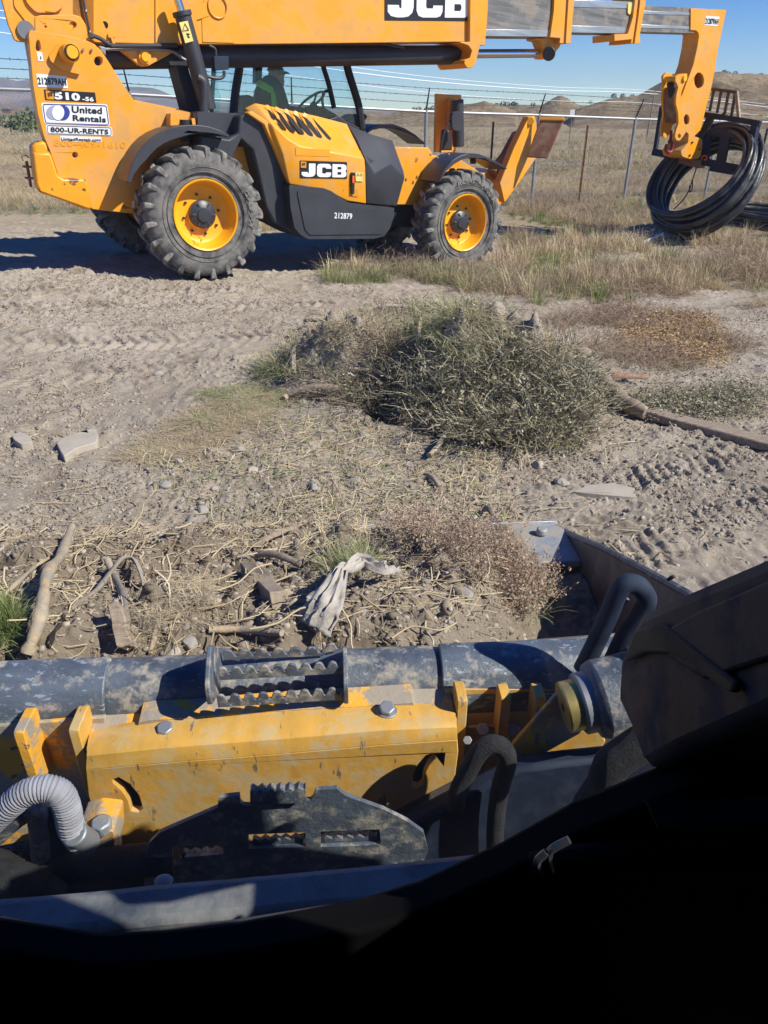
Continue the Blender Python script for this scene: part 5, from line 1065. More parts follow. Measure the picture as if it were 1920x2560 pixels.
RK = [('h', 'S2', 460, 218, .030, 'brown oval stone on the upper left of the bucket dirt'), ('h', 'S2', 1035, 382, .022, 'tan rounded stone left of the wood block in the bucket'), ('h', 'S2', 822, 578, .034, 'whitish lumpy stone just behind the black tube'),
 ('h', 'S2', 745, 625, .032, 'brown clod resting against the black tube'), ('h', 'S2', 458, 628, .018, 'small grey stone beside the broken board end'), ('h', 'S2', 1568, 433, .016, 'small pale stone right of the crumpled husk'), ('h', 'S2', 1302, 337, .015, 'flat round grey stone near the bucket middle'),
 ('h', 'S3', 425, 343, .042, 'pale angular stone on the right half of the bucket dirt'), ('h', 'S3', 362, 458, .020, 'tan pebble below the pale angular stone'), ('h', 'S3', 135, 105, .026, 'grey stone near the front edge of the bucket'), ('h', 'S2', 640, 180, .022, 'grey stone near the far left of the bucket top'),
 ('g', 'D', 1210, 1045, .055, 'dark cubic stone on the dirt above the bucket corner'), ('g', 'D', 545, 1025, .050, 'pale round stone left of centre on the bare dirt'), ('g', 'D', 680, 1058, .045, 'whitish stone in the middle of the bare dirt'), ('g', 'R4', 1028, 820, .055, 'rounded light stone beside the dark turned up soil'),
 ('g', 'R4', 775, 878, .040, 'small tan stone left of the turned up soil'), ('g', 'R4', 930, 997, .03, 'small pale stone below the turned up soil'), ('g', 'R4', 715, 985, .05, 'flat grey stone in the lower left dirt'), ('g', 'R4', 605, 980, .035, 'pale pebble beside the flat grey stone'), ('g', 'R4', 875, 1092, .045, 'brown stone just beyond the bucket dirt'),
 ('g', 'R4', 830, 1125, .04, 'light brown stone nearest the bucket dirt'), ('g', 'S1', 665, 890, .05, 'pale stone in front of the brush pile'), ('g', 'S1', 1272, 907, .04, 'small stone among the tyre tracks on the right'), ('g', 'S1', 770, 968, .06, 'rounded stone at the left end of the flat crust'), ('g', 'S1', 940, 1000, .03, 'pebble beside the flat crust'),
 ('g', 'R4', 680, 505, .06, 'dark clod alone on the dirt in the left middle'), ('g', 'D', 515, 970, .035, 'small stone right of the pale slab'), ('g', 'S1', 900, 760, .06, 'dusty stone at the right foot of the brush pile')]
for i, (w_, reg, x, y, r, lab) in enumerate(RK):
    p = on_heap(reg, x, y) if w_ == 'h' else on_ground(reg, x, y)
    place_rock(p, r, i+3, lab, M['stone'] if i % 3 else M['slab'])
def gq(reg, pts, lift): return [on_ground(reg, x, y, lift) for x, y in pts]
def flat_stone(name, reg, outline, th, lab, cat, mat=M['slab']):
    c = on_ground(reg, sum(p[0] for p in outline)/len(outline), sum(p[1] for p in outline)/len(outline)); q = [at_z(*px(reg, x, y), c.z+th) for x, y in outline]
    b = Vector((c.x, c.y, c.z)); o = MB().prism(rounded([(p.x-b.x, p.y-b.y) for p in q], .15, 2), -.04, th, 'z').build(name, mat, None, .014); o.location = b
    return tag(o, lab, cat)
flat_stone('stone_slab', 'R4', [(245, 792), (262, 770), (345, 740), (405, 725), (425, 755), (418, 785), (330, 812), (275, 848), (258, 820)], .035, 'big flat pale slab of stone on the dirt at the left', 'stone slab')
flat_stone('stone_slab', 'R4', [(48, 752), (90, 742), (130, 760), (140, 785), (90, 795), (60, 775)], .05, 'small brown slab at the far left edge of the dirt', 'stone slab')
flat_stone('clay_crust', 'S1', [(818, 1000), (880, 972), (990, 962), (1085, 985), (1080, 1008), (1095, 1025), (1000, 1018), (870, 1006)], .025, 'smooth pale flat crust of clay among the tyre tracks', 'clay crust')
# timbers beside the pile
def beam(reg, a, b, w_, th, za, zb, name, cat, lab, mat):
    A, Bq = on_ground(reg, *a, za), on_ground(reg, *b, zb); t = (Bq-A).normalized(); s = t.cross(Vector((0, 0, 1))).normalized()*w_/2; n = s.cross(t).normalized(); n = n if n.z > 0 else -n
    return board(name, cat, lab, [A-s+n*th, Bq-s+n*th, Bq+s+n*th, A+s+n*th], th, mat, .008)
beam('S1', (1140, 690), (1720, 835), .11, .05, .01, .0, 'timber', 'timber', 'long pale squared timber lying on the dirt at the right', M['wood'])
stick('log', 'log', 'dark split log running from the brush pile to the pale timber', [on_ground('S1', 840, 530, .18), on_ground('S1', 930, 600, .12), on_ground('S1', 1040, 660, .06), on_ground('S1', 1130, 700, .04)], .065, M['wood'], .35)
stick('stick', 'stick', 'reddish broken stick behind the split log', [on_ground('S1', 920, 535, .05), on_ground('S1', 1030, 535, .05), on_ground('S1', 1135, 538, .05)], .028, M['woodred'], .3, flat=.5)
stick('stick', 'stick', 'thin branch reaching from the brush pile over the dirt to the camera side', [on_ground('S1', 195, 868, .03), on_ground('S1', 240, 830, .05), on_ground('S1', 300, 780, .12)], .016, M['straw'], .2)
stick('stick', 'stick', 'dark twig at the base of the pile just left of centre', [on_ground('S1', 180, 940, .01), on_ground('S1', 210, 965, .03), on_ground('S1', 240, 995, .01)], .016, M['wood'], .3)
stick('stick', 'stick', 'small weathered peg sticking up behind the bucket edge', [on_ground('S1', 430, 1100, .02), on_ground('S1', 455, 1120, .05), on_ground('S1', 478, 1138, .02)], .02, M['wood'], .2, flat=.5)
stick('stick', 'stick', 'brown stalks lying left of the brush pile', [on_ground('e4', 230, 465, .03), on_ground('e4', 330, 440, .05), on_ground('e4', 470, 445, .02)], .02, M['straw'], .3)
bq = [on_ground('e4', 715, 125), on_ground('e4', 870, 430)]
c1 = at_y(*px('e4', 712, 118), bq[0].y-.25); c2 = at_y(*px('e4', 808, 88), bq[0].y-.22); c3 = at_y(*px('e4', 872, 420), bq[0].y-.62); c4 = at_y(*px('e4', 800, 440), bq[0].y-.64)
board('grey_plank', 'plank', 'grey plank stuck in the left side of the brush pile', [on_ground('e4', 712, 150, .16), on_ground('e4', 815, 125, .16), on_ground('e4', 885, 400, .20), on_ground('e4', 790, 425, .20)], .03, M['plank'])
o = MB().box((0, 0, 0), (.34, .012, .03)).build('white_stake', M['white'], None, .004); o.location = on_ground('R3', 1028, 1318, .10); o.rotation_euler = (0, R(-14), R(30)); o.scale = (1.6, 1.6, 1.6); tag(o, 'white wooden stake lying on the gravel mound', 'stake')

bug = MB().sphere((0, 0, 0), .0026, 10, (1.7, .6, .8), Matrix.Rotation(R(-40), 3, 'Y')).build('dead_insect', M['ink'], None, smooth=60); bug.location = SF.M @ SF.loc(1677, 1445, 1, .530); tag(bug, 'small dark insect stuck on the windscreen above the cab edge', 'insect')
# ================================================================ plants and litter, merged from many small leaves
def blades(n, h, spread, w_, lean, seed, segs=2, droop=.5):
    r = np.random.default_rng(seed); V = []; F = []
    for b in range(n):
        a = r.uniform(0, 6.283); rad = spread*math.sqrt(r.uniform()); bx, by = rad*math.cos(a), rad*math.sin(a); L = h*r.uniform(.45, 1); la = a+r.normal(0, .8)
        tl = abs(r.normal(0, lean))+.05; dx, dy = math.cos(la), math.sin(la); wx, wy = -dy*w_/2, dx*w_/2; k0 = len(V)
        for s in range(segs+1):
            t = s/segs; ang = tl*(1+droop*2*t*t); x = bx+dx*L*t*math.sin(ang); y = by+dy*L*t*math.sin(ang); z = L*t*math.cos(ang)*(1 if ang < 1.5 else .2)
            ww = 1-.75*t; V += [(x-wx*ww, y-wy*ww, z), (x+wx*ww, y+wy*ww, z)]
        for s in range(segs): F.append((k0+2*s, k0+2*s+1, k0+2*s+3, k0+2*s+2))
    return np.array(V), np.array(F)
def twigs(n, w_, seed, flat=.7, sub=4, leaf=0):
    r = np.random.default_rng(seed); V = []; F = []
    def seg(p, d, L, ww):
        side = np.cross(d, r.normal(size=3)); side /= np.linalg.norm(side)+1e-9; k0 = len(V); q = p.copy(); dd = d.copy()
        for s in range(3):
            V.extend([tuple(q-side*ww*(1-.3*s)), tuple(q+side*ww*(1-.3*s))]); dd = dd+r.normal(0, .18, 3); dd /= np.linalg.norm(dd); q = q+dd*L/2
        F.extend([(k0, k0+1, k0+3, k0+2), (k0+2, k0+3, k0+5, k0+4)]); return q, dd
    for b in range(n):
        a = r.uniform(0, 6.283); e = r.uniform(.15, 1.3); d = np.array([math.cos(a)*math.cos(e), math.sin(a)*math.cos(e), math.sin(e)*flat]); d /= np.linalg.norm(d)
        p = np.array([r.normal(0, .12), r.normal(0, .12), 0.]); L = r.uniform(.45, .85)
        q, dd = seg(p, d, L, w_)
        for s in range(sub):
            d2_ = dd+r.normal(0, .65, 3); d2_ /= np.linalg.norm(d2_); t = r.uniform(.3, 1); p2 = p+(q-p)*t; q2, _ = seg(p2, d2_, r.uniform(.2, .45), w_*.7)
            for l_ in range(leaf):
                c = p2+(q2-p2)*r.uniform(0, 1); o1 = r.normal(0, .035, 3); o2 = r.normal(0, .035, 3); k0 = len(V); V.extend([tuple(c), tuple(c+o1), tuple(c+o1+o2), tuple(c+o2)]); F.append((k0, k0+1, k0+2, k0+3))
    V = np.array(V); V[:, 2] = np.abs(V[:, 2]); return V, np.array(F)
def scatter(name, temps, P3, S, mat, lab=None, cat=None, kind='stuff', tilt=.15, zs=None, parent=None, flip=False):
    """merge copies of template meshes (V, F) at the points P3, scaled by S"""
    Vs = []; Fs = []; off = 0; n = len(P3)
    if n == 0: print('EMPTY', name, lab); return None
    which = RNG.integers(0, len(temps), n); az = RNG.uniform(0, 6.283, n); tx = RNG.normal(0, tilt, n); ty = RNG.normal(0, tilt, n); zs = np.ones(n) if zs is None else zs
    for k, (V, F) in enumerate(temps):
        ix = np.where(which == k)[0]
        if not len(ix): continue
        c, s = np.cos(az[ix]), np.sin(az[ix]); sc = S[ix][:, None]
        x = (V[None, :, 0]*c[:, None]-V[None, :, 1]*s[:, None])*sc; y = (V[None, :, 0]*s[:, None]+V[None, :, 1]*c[:, None])*sc; z = V[None, :, 2]*sc*zs[ix][:, None]
        if flip:
            c2, s2_ = np.cos(tx[ix])[:, None], np.sin(tx[ix])[:, None]; y, z = y*c2-z*s2_, y*s2_+z*c2
        else: x = x+z*tx[ix][:, None]; y = y+z*ty[ix][:, None]
        Q = np.stack([x+P3[ix][:, 0:1], y+P3[ix][:, 1:2], z+P3[ix][:, 2:3]], -1).reshape(-1, 3)
        Fk = (F[None]+(np.arange(len(ix))*len(V))[:, None, None]).reshape(-1, F.shape[1])+off; off += len(Q); Vs.append(Q); Fs.append(Fk)
    me = mesh_np(name, np.concatenate(Vs), np.concatenate(Fs)); o = link(name, me, mat, parent, smooth=None); tag(o, lab, cat, None, kind); return o
def project(X, Y, Z):
    dx, dy, dz = X, Y, Z-CAM_H; zc = dy*FW.y+dz*FW.z; return 960+FPX*dx/zc, 1280-FPX*(dy*UP.y+dz*UP.z)/zc
def inpoly(x, y, poly):
    c = np.zeros(x.shape, bool); n = len(poly)
    for i in range(n):
        (x1, y1), (x2, y2) = poly[i], poly[(i+1) % n]; m = ((y1 > y) != (y2 > y)) & (x < (x2-x1)*(y-y1)/((y2-y1)+1e-12)+x1); c ^= m
    return c
def Dp(pts): return [px('D', *p) for p in pts]
def sample(n, y0, y1, poly=None, spread=.62, pw=1.0):
    Y = y0+(y1-y0)*RNG.uniform(size=n)**pw; X = RNG.uniform(-1, 1, n)*(spread*Y+1); Z = H(X, Y)
    if poly:
        u, v = project(X, Y, Z); m = np.zeros(n, bool)
        for q in poly: m |= inpoly(u, v, q)
        X, Y, Z = X[m], Y[m], Z[m]
    return np.stack([X, Y, Z], -1)
G_DRY = [blades(46, 1, .30, .020, .45, s) for s in range(5)]
G_FINE = [blades(40, 1, .42, .012, .6, s+20) for s in range(5)]
G_LAY = [blades(34, 1, .35, .016, 1.25, s+40, 3, .25) for s in range(4)]
T_BR = [twigs(16, .006, s, .8, 5) for s in range(4)]; T_LF = [twigs(14, .005, s+9, .8, 5, 5) for s in range(4)]
# right-hand rough: the grass between the machine, the coils and the bare dirt
MEAD = Dp([(690, 596), (760, 575), (1000, 585), (1085, 560), (1110, 430), (1150, 380), (1659, 380), (1800, 380), (1800, 625), (1659, 630), (1560, 628), (1470, 645), (1330, 660), (1180, 665), (1060, 655), (960, 615), (800, 608)])
BACKL = Dp([(-60, 250), (300, 250), (300, 452), (150, 455), (60, 452), (-60, 455)]); BACK = Dp([(-60, 250), (1800, 250), (1800, 400), (1120, 440), (900, 500), (560, 500), (300, 452), (-60, 455)])
def clump(P3, sc, thr, seed): return P3[fbm(P3[:, 0], P3[:, 1], sc, 3, seed) > thr]
p = sample(9000, 8, 22, [MEAD]); p = clump(p, .8, .02, 301); scatter('dry_grass', G_DRY, p, RNG.uniform(.12, .36, len(p)), M['g_dry'], 'tall dry straw coloured grass between the machine and the coils', 'grass')
p = sample(6000, 8, 22, [MEAD]); p = clump(p, .7, .08, 311); scatter('green_grass', G_DRY, p, RNG.uniform(.10, .26, len(p)), M['g_green'], 'green grass tufts among the dry grass', 'grass')
p = sample(9000, 8, 22, [MEAD]); p = clump(p, 1.1, .0, 321); scatter('brush', T_BR, p, RNG.uniform(.16, .36, len(p)), M['g_brush'], 'low brown dead weeds among the dry grass', 'weeds', zs=np.full(len(p), .8))
p = sample(16000, 12.5, 34, [BACK]); p = clump(p, 2.5, -.35, 331); scatter('dry_grass', G_DRY, p, RNG.uniform(.10, .26, len(p)), M['g_dry'], 'dry grass along both sides of the wire fence', 'grass')
p = sample(5000, 12, 40, [BACK]); p = clump(p, 2.0, .1, 341); scatter('brush', T_BR, p, RNG.uniform(.2, .5, len(p)), M['g_brush'], 'brown brush beyond the wire fence', 'brush', zs=np.full(len(p), .7))
p = sample(9000, 34, 120, None, .62, 1.6); p = clump(p, 6, .0, 351); scatter('far_brush', G_DRY, p, RNG.uniform(.25, .6, len(p)), M['g_dry'], 'sparse dry grass out on the plain', 'grass')
p = sample(1500, 30, 150, None, .62, 1.4); p = clump(p, 8, .0, 361); scatter('far_brush', T_LF, p, RNG.uniform(.3, .6, len(p)), M['g_grey'], 'scattered sagebrush out on the plain', 'sagebrush', zs=np.full(len(p), .7))
p = sample(1500, 10, 14.5, [Dp([(-40, 440), (300, 440), (290, 462), (60, 470), (-40, 466)])]); scatter('green_grass', G_DRY, p, RNG.uniform(.07, .16, len(p)), M['g_green'], 'green grass strip behind the machine at the left', 'grass')
p = sample(30000, 7, 12, [Dp([(700, 585), (860, 588), (1080, 600), (1180, 660), (1000, 650), (900, 620), (700, 612)])]); p = clump(p, .7, -.1, 371); p = p[:900]; scatter('flattened_grass', G_LAY, p, RNG.uniform(.12, .26, len(p)), M['g_fresh'], 'flattened pale green grass in front of the front wheel', 'grass')
# weeds right of the pile
WZ = Dp([(1180, 690), (1330, 670), (1500, 690), (1620, 720), (1600, 790), (1480, 800), (1300, 790), (1200, 740)])
p = sample(22000, 5, 10, [WZ]); p = clump(p, .5, .02, 381); scatter('weeds', T_BR, p[:330], RNG.uniform(.12, .34, len(p[:330])), M['g_brush'], 'flattened brown weeds right of the brush pile', 'weeds', zs=np.full(len(p[:330]), .6)); scatter('weeds', G_LAY, p[330:480], RNG.uniform(.08, .2, len(p[330:480])), M['g_fresh'], 'green and straw strands among the weeds right of the brush pile', 'weeds', zs=np.full(len(p[330:480]), .5))
p2 = sample(22000, 5, 10, [Dp([(1330, 680), (1500, 690), (1560, 730), (1500, 790), (1340, 760), (1400, 700)])]); scatter('golden_weeds', T_LF, p2[:170], RNG.uniform(.12, .25, len(p2[:170])), M['g_gold'], 'golden dry seed heads right of the brush pile', 'weeds', zs=np.full(len(p2[:170]), .5))
p2 = sample(22000, 4, 10, [Dp([(1480, 850), (1600, 850), (1620, 900), (1500, 900)]), Dp([(1400, 870), (1480, 860), (1490, 900), (1420, 905)])]); scatter('weeds', T_LF, p2[:60], RNG.uniform(.12, .22, len(p2[:60])), M['g_grey'], 'small grey weeds beside the pale timber', 'weeds', zs=np.full(len(p2[:60]), .5))
# tumbleweeds: each one a plant
TW = [twigs(90, .0035, 77+s, 1.0, 9) for s in range(2)]
def bush(V, F, p, s, mat, lab, cat, name, sink=.0, group=None, sc=(1, 1, .85)):
    me = mesh_np(name, V*np.array(sc)*s, F); o = link(name, me, mat, smooth=None); o.location = (p.x, p.y, p.z-sink); return tag(o, lab, cat, group)
for (x, y, s, m_, lab) in ((1560, 590, .52, 'g_brush', 'largest pale brown tumbleweed bush in the grass below the coils'), (1650, 615, .5, 'g_brush', 'pale brown tumbleweed at the right edge of the grass'), (1450, 560, .42, 'g_green', 'green upright weed beside the gravel mound'),
  (1210, 620, .40, 'g_green', 'green tuft at the near edge of the grass right of the front wheel'), (1300, 600, .45, 'g_brush', 'brown dry bush in the middle of the grass'), (1150, 460, .5, 'g_brush', 'reddish brown bush just right of the front wheel'), (1280, 470, .5, 'g_brush', 'dark brown bush below the dark red fence post'), (1165, 645, .28, 'g_brush', 'grey dead tuft at the back right of the brush pile'), (1640, 665, .22, 'g_gold', 'small orange seed spike at the right edge'), (1400, 500, .45, 'g_brush', 'brown bush left of the gravel mound')):
    p = on_ground('D', x, y); V, F = TW[0] if m_ != 'g_green' else (G_DRY[1][0]*np.array([1.2, 1.2, 1]), G_DRY[1][1])
    bush(V, F, p, s, M[m_], lab, 'bush', 'dry_bush', sc=(1.35, 1.35, .95) if s > .48 else (1, 1, .85))
# gravel mound
def gravel():
    c = on_ground('D', 1405, 520); b = rock_mesh(5, 1); V = np.array([v.co for v in b.vertices]); F = np.array([list(p.vertices) for p in b.polygons]); n = 2600
    a = RNG.uniform(0, 6.283, n); r = np.sqrt(RNG.uniform(size=n)); X = c.x+r*np.cos(a)*.78; Y = c.y+r*np.sin(a)*.75; Z = c.z+.24*(1-r**1.6)+RNG.uniform(-.01, .02, n)
    o = scatter('gravel_mound', [(V, F)], np.stack([X, Y, Z], -1), RNG.uniform(.012, .032, n), M['stone'], 'small grey gravel mound in the grass in front of the hanging coil', 'gravel', flip=True, tilt=1)
gravel()
# ---------------------------------------------------------------- brush pile
P_Z = Dp([(560, 815), (640, 760), (740, 700), (830, 670), (930, 655), (1040, 670), (1130, 720), (1210, 770), (1250, 830), (1275, 900), (1270, 955), (1220, 970), (1120, 975), (980, 960), (880, 930), (800, 900), (720, 870), (640, 850)])
BPILE = empty('brush_pile', None, on_ground('D', 1000, 860), label='heap of pulled up weeds, grass and twigs in the middle of the bare dirt', cat='brush pile')
def local(o):
    if o is None: return
    o.parent = BPILE; o.matrix_parent_inverse = BPILE.matrix_world.inverted(); return o
bpy.context.view_layer.update(); BPILE.matrix_world = Matrix.Translation(BPILE.location)
def lift(p, a, b): q = p.copy(); q[:, 2] += RNG.uniform(a, b, len(q)); return q
GREEN_Z = [Dp([(880, 700), (930, 655), (1020, 665), (1060, 740), (1000, 800), (930, 810)]), Dp([(880, 840), (960, 830), (980, 870), (900, 900)]), Dp([(560, 820), (640, 770), (700, 770), (700, 830)])]
STRAW_Z = [Dp([(700, 730), (800, 680), (900, 665), (880, 740), (780, 800), (700, 800)]), Dp([(1000, 680), (1130, 720), (1240, 790), (1150, 850), (1050, 800)])]
GREY_Z = [Dp([(900, 860), (1050, 800), (1180, 800), (1240, 850), (1270, 950), (1200, 970), (1050, 970), (930, 930)]), Dp([(760, 870), (900, 800), (930, 930), (800, 900)])]
def tang(name, temps, n, zone, a, b, s0, s1, m_, tl, zsc):
    q = sample(90000, 3.2, 7, zone); q = lift(q[:n], a, b); local(scatter(name, temps, q, RNG.uniform(s0, s1, len(q)), M[m_], kind='thing', tilt=tl, zs=np.full(len(q), zsc)))
G_LONG = [blades(22, 1, .35, .016, 1.25, s+140, 4, .3) for s in range(5)]
T_CO = [twigs(11, .013, s+50, .6, 5) for s in range(5)]; T_CL = [twigs(9, .010, s+60, .6, 5, 3) for s in range(4)]
tang('weed_tangle', T_CL, 260, [P_Z], -.02, .05, .09, .22, 'g_grey', .5, .7)
tang('twig_tangle', T_CO, 300, [P_Z], -.02, .08, .12, .30, 'g_bark', .6, .7)
tang('weed_tangle', T_CL, 190, GREY_Z, .0, .10, .09, .24, 'g_grey', .5, .9)
tang('twig_tangle', T_CO, 160, GREY_Z, .0, .12, .14, .32, 'g_grey', .6, .9)
tang('grass_tangle', G_LONG, 420, GREEN_Z, .0, .10, .14, .34, 'g_fresh', .4, .55)
tang('grass_tangle', G_LONG, 120, [P_Z], .0, .06, .12, .26, 'g_fresh', .4, .5)
tang('straw_tangle', G_LONG, 620, STRAW_Z, .0, .08, .12, .30, 'g_litter', .4, .55)
tang('straw_tangle', G_LONG, 430, [P_Z], .0, .07, .12, .30, 'g_litter', .4, .45)
for k in range(16):
    a_ = sample(4000, 3.2, 7, [P_Z])[0]; t_ = random.uniform(0, 3.14); L_ = random.uniform(.2, .5); b_ = np.array([a_[0]+L_*math.cos(t_), a_[1]+L_*math.sin(t_)*.6]); o_ = Vector(BPILE.location)
    local_ = [Vector((a_[0], a_[1], a_[2]+random.uniform(.05, .14)))-o_, Vector((b_[0], b_[1], float(H(b_[0], b_[1]))+random.uniform(.03, .16)))-o_]
    MB().tube([local_[0], (local_[0]+local_[1])/2+Vector((0, 0, .03)), local_[1]], random.uniform(.008, .02), 7, 4, flat=random.choice((1, .4))).build('branch', M[random.choice(('wood', 'bark', 'straw'))], BPILE)
# straw drifts left of the pile, green strands
for (zone, n, m_, lab) in (([Dp([(330, 950), (430, 880), (560, 850), (620, 860), (520, 930), (400, 985), (240, 1000)])], 240, 'g_litter', 'drift of laid straw left of the brush pile'), ([Dp([(420, 850), (520, 830), (640, 850), (560, 900), (440, 920)])], 60, 'g_fresh', 'green grass strands left of the brush pile')):
    q = sample(60000, 3, 8, zone)[:n]; q[:, 2] += .01; scatter('straw_drift', G_LAY, q, RNG.uniform(.09, .22, len(q)), M[m_], lab, 'straw', tilt=.05, zs=np.full(len(q), .10))
# ---------------------------------------------------------------- loose litter and pebbles on the dirt
def strips(n, seed, Lr=(.02, .15), wr=(.0007, .0020)):
    r = np.random.default_rng(seed); out = []
    for _ in range(n):
        L = r.uniform(*Lr); w_ = r.uniform(*wr); c = r.normal(0, .15); e = r.uniform(0, .25)
        V = np.array([(-L/2, -w_, 0), (-L/2, w_, .001), (0, -w_+c*L, e*L*.5), (0, w_+c*L, e*L*.5+.001), (L/2, -w_, e*L*.2), (L/2, w_, .001+e*L*.2)]); out.append((V, np.array([(0, 2, 3, 1), (2, 4, 5, 3)])))
    return out
ST = strips(14, 5)
DIRT = [Dp([(-60, 560), (700, 600), (1100, 690), (1300, 660), (1720, 640), (1720, 1500), (-60, 1500)])]
q = sample(14000, 2.0, 9.5, DIRT); q = q[(fbm(q[:, 0], q[:, 1], 1.3, 3, 401) > -.05)]; q[:, 2] += .006; scatter('straw_litter', ST, q, RNG.uniform(.5, 1.5, len(q)), M['g_litter'], 'loose bits of straw strewn over the dirt', 'straw', tilt=.3, flip=True)
q = sample(60000, 2.2, 6.2, [Dp([(250, 1000), (500, 900), (760, 900), (900, 950), (1060, 980), (1150, 1140), (700, 1180), (450, 1170), (650, 1050)])])[:6500]; q[:, 2] += .006; scatter('straw_litter', ST, q, RNG.uniform(.4, 1.2, len(q)), M['g_litter'], 'dense straw bits on the turned soil between bucket and brush pile', 'straw', tilt=.35, flip=True)
q = sample(30000, 2.2, 6.5, [Dp([(250, 1000), (500, 860), (760, 880), (900, 950), (1060, 980), (1100, 1140), (700, 1180), (450, 1120)])])[:1500]; q[:, 2] += .004; scatter('straw_litter', ST, q, RNG.uniform(.4, 1.1, len(q)), M['g_green'], 'green bits of grass on the turned soil', 'grass', tilt=.35, flip=True)
PB_ = []; bmi = bmesh.new(); bmesh.ops.create_icosphere(bmi, subdivisions=1, radius=1); IV = np.array([v.co for v in bmi.verts]); IF = np.array([[v.index for v in f.verts] for f in bmi.faces]); bmi.free()
SM_ = [(IV*(.45+.85*RNG.uniform(size=(len(IV), 1)))*np.array([1, .8, .55]), IF) for _ in range(10)]
for s in range(5):
    b = rock_mesh(s+60, 1, (1, .8, .55)); PB_.append((np.array([v.co for v in b.vertices]), np.array([list(p.vertices) for p in b.polygons])))
q = sample(26000, 1.9, 9.5, DIRT); q = q[(fbm(q[:, 0], q[:, 1], .9, 3, 411) > -.02)]; sz_ = .003+.007*RNG.uniform(size=len(q))**3.5+.010*(RNG.uniform(size=len(q)) > .99); q[:, 2] -= .001; sz_ = sz_*(1+.03*q[:, 1]); scatter('pebbles', PB_, q, sz_, M['slab'], 'small clods and pebbles over the bare dirt', 'pebbles', tilt=1, flip=True)
q = sample(2600, 1.9, 9.5, DIRT); scatter('pebbles', PB_, q, RNG.uniform(.006, .02, len(q)), M['stone'], 'paler grey pebbles over the bare dirt', 'pebbles', tilt=1, flip=True)
q = sample(90000, 2.0, 8.0, DIRT, pw=1.3); q = q[(fbm(q[:, 0], q[:, 1], .5, 3, 421) > -.05)]; q[:, 2] += .001; scatter('crumbs', SM_, q, (.0025+.006*RNG.uniform(size=len(q))**3)*(1+.10*q[:, 1]), M['crumb'], 'fine soil crumbs over the bare dirt', 'soil crumbs', tilt=1, flip=True)
q = sample(42000, 2.0, 8.5, DIRT); q = q[(fbm(q[:, 0], q[:, 1], .6, 3, 431) > .0)][:11000]; q[:, 2] -= .002; scatter('clods', SM_, q, .006+.014*RNG.uniform(size=len(q))**3, M['crumb2'], 'scattered pale clods over the bare dirt', 'clods', tilt=1, flip=True)
q = sample(60000, 2.2, 6.6, [Dp([(250, 1000), (480, 850), (760, 880), (900, 950), (1100, 980), (1150, 1140), (700, 1180), (450, 1160), (0, 1180), (0, 1100)])])[:2400]; q[:, 2] -= .004; scatter('clods', SM_, q, .005+.020*RNG.uniform(size=len(q))**4, M['crumb'], 'dark clods of turned soil between the bucket and the brush pile', 'clods', tilt=1, flip=True)
# litter in the bucket
def heap_pts(n, x0=-1.75, x1=.62, y0=1.28, y1=2.68):
    x = RNG.uniform(x0, x1, n); y = RNG.uniform(y0, y1, n); z = HB(x, y); P3 = np.stack([x, y, z, np.ones(n)], -1) @ np.array(SF.M).T; return P3[:, :3]
q = heap_pts(4200, x1=.45); q[:, 2] += .006; scatter('straw_litter', strips(12, 9, (.02, .13), (.0006, .0016)), q, RNG.uniform(.4, 1.15, len(q)), M['g_litter'], 'straw bits mixed into the dirt in the bucket', 'straw', tilt=.4, flip=True)
q = heap_pts(26000, x1=.6); scatter('crumbs', SM_, q, .002+.007*RNG.uniform(size=len(q))**3, M['crumb'], 'fine crumbs on the dirt in the bucket', 'soil crumbs', tilt=1, flip=True)
q = heap_pts(1500, x1=.5); scatter('clods', SM_, q, .006+.018*RNG.uniform(size=len(q))**2.5, M['crumb'], 'dark brown clods in the dirt in the bucket', 'clods', tilt=1, flip=True)
q = heap_pts(320, x1=.45); q[:, 2] += .012; scatter('dry_stems', [(lambda m_: (np.array([tuple(v) for v in m_.v]), np.array([f for f in m_.f if len(f) == 4])))(MB().tube([(-.5, 0, 0), (-.2, .04*s, .05), (.15, -.05*s, .03), (.5, .02, .06)], .015, 5, 3, cap=False)) for s in (1, -1, 2)], q, RNG.uniform(.05, .20, len(q)), M['g_litter'], 'dry stems and bits of root tangled through the bucket dirt', 'stems', tilt=.35, flip=True)
q = heap_pts(4200, x1=.6); scatter('pebbles', PB_, q, .003+.014*RNG.uniform(size=len(q))**4, M['slab'], 'small clods in the bucket dirt', 'pebbles', tilt=1, flip=True)
q = heap_pts(420, x1=.5); scatter('pebbles', PB_, q, RNG.uniform(.005, .016, len(q)), M['stone'], 'grey pebbles in the bucket dirt', 'pebbles', tilt=1, flip=True)
def zone_heap(reg, pts, n):
    o = []; xs = [p[0] for p in pts]; ys = [p[1] for p in pts]
    while len(o) < n:
        x, y = random.uniform(min(xs), max(xs)), random.uniform(min(ys), max(ys))
        if inpoly(np.array([x]), np.array([y]), pts)[0]: o.append(tuple(on_heap(reg, x, y, random.uniform(0, .05))))
    return np.array(o)
q = zone_heap('S3', [(130, 90), (420, 60), (640, 160), (800, 270), (800, 350), (720, 430), (600, 420), (520, 300), (330, 230), (180, 150)], 80)
scatter('dead_weed', T_LF, q, RNG.uniform(.035, .09, len(q)), M['g_brush'], 'dead brown weed tangled on the right half of the bucket dirt', 'dead weed', kind='thing', tilt=.6)
q = zone_heap('S3', [(680, 380), (810, 300), (820, 360), (740, 440), (690, 480)], 8); scatter('green_sprig', G_LAY, q, RNG.uniform(.06, .12, len(q)), M['g_fresh'], 'green sprig at the right edge of the bucket dirt', 'sprig', kind='thing', tilt=.6)
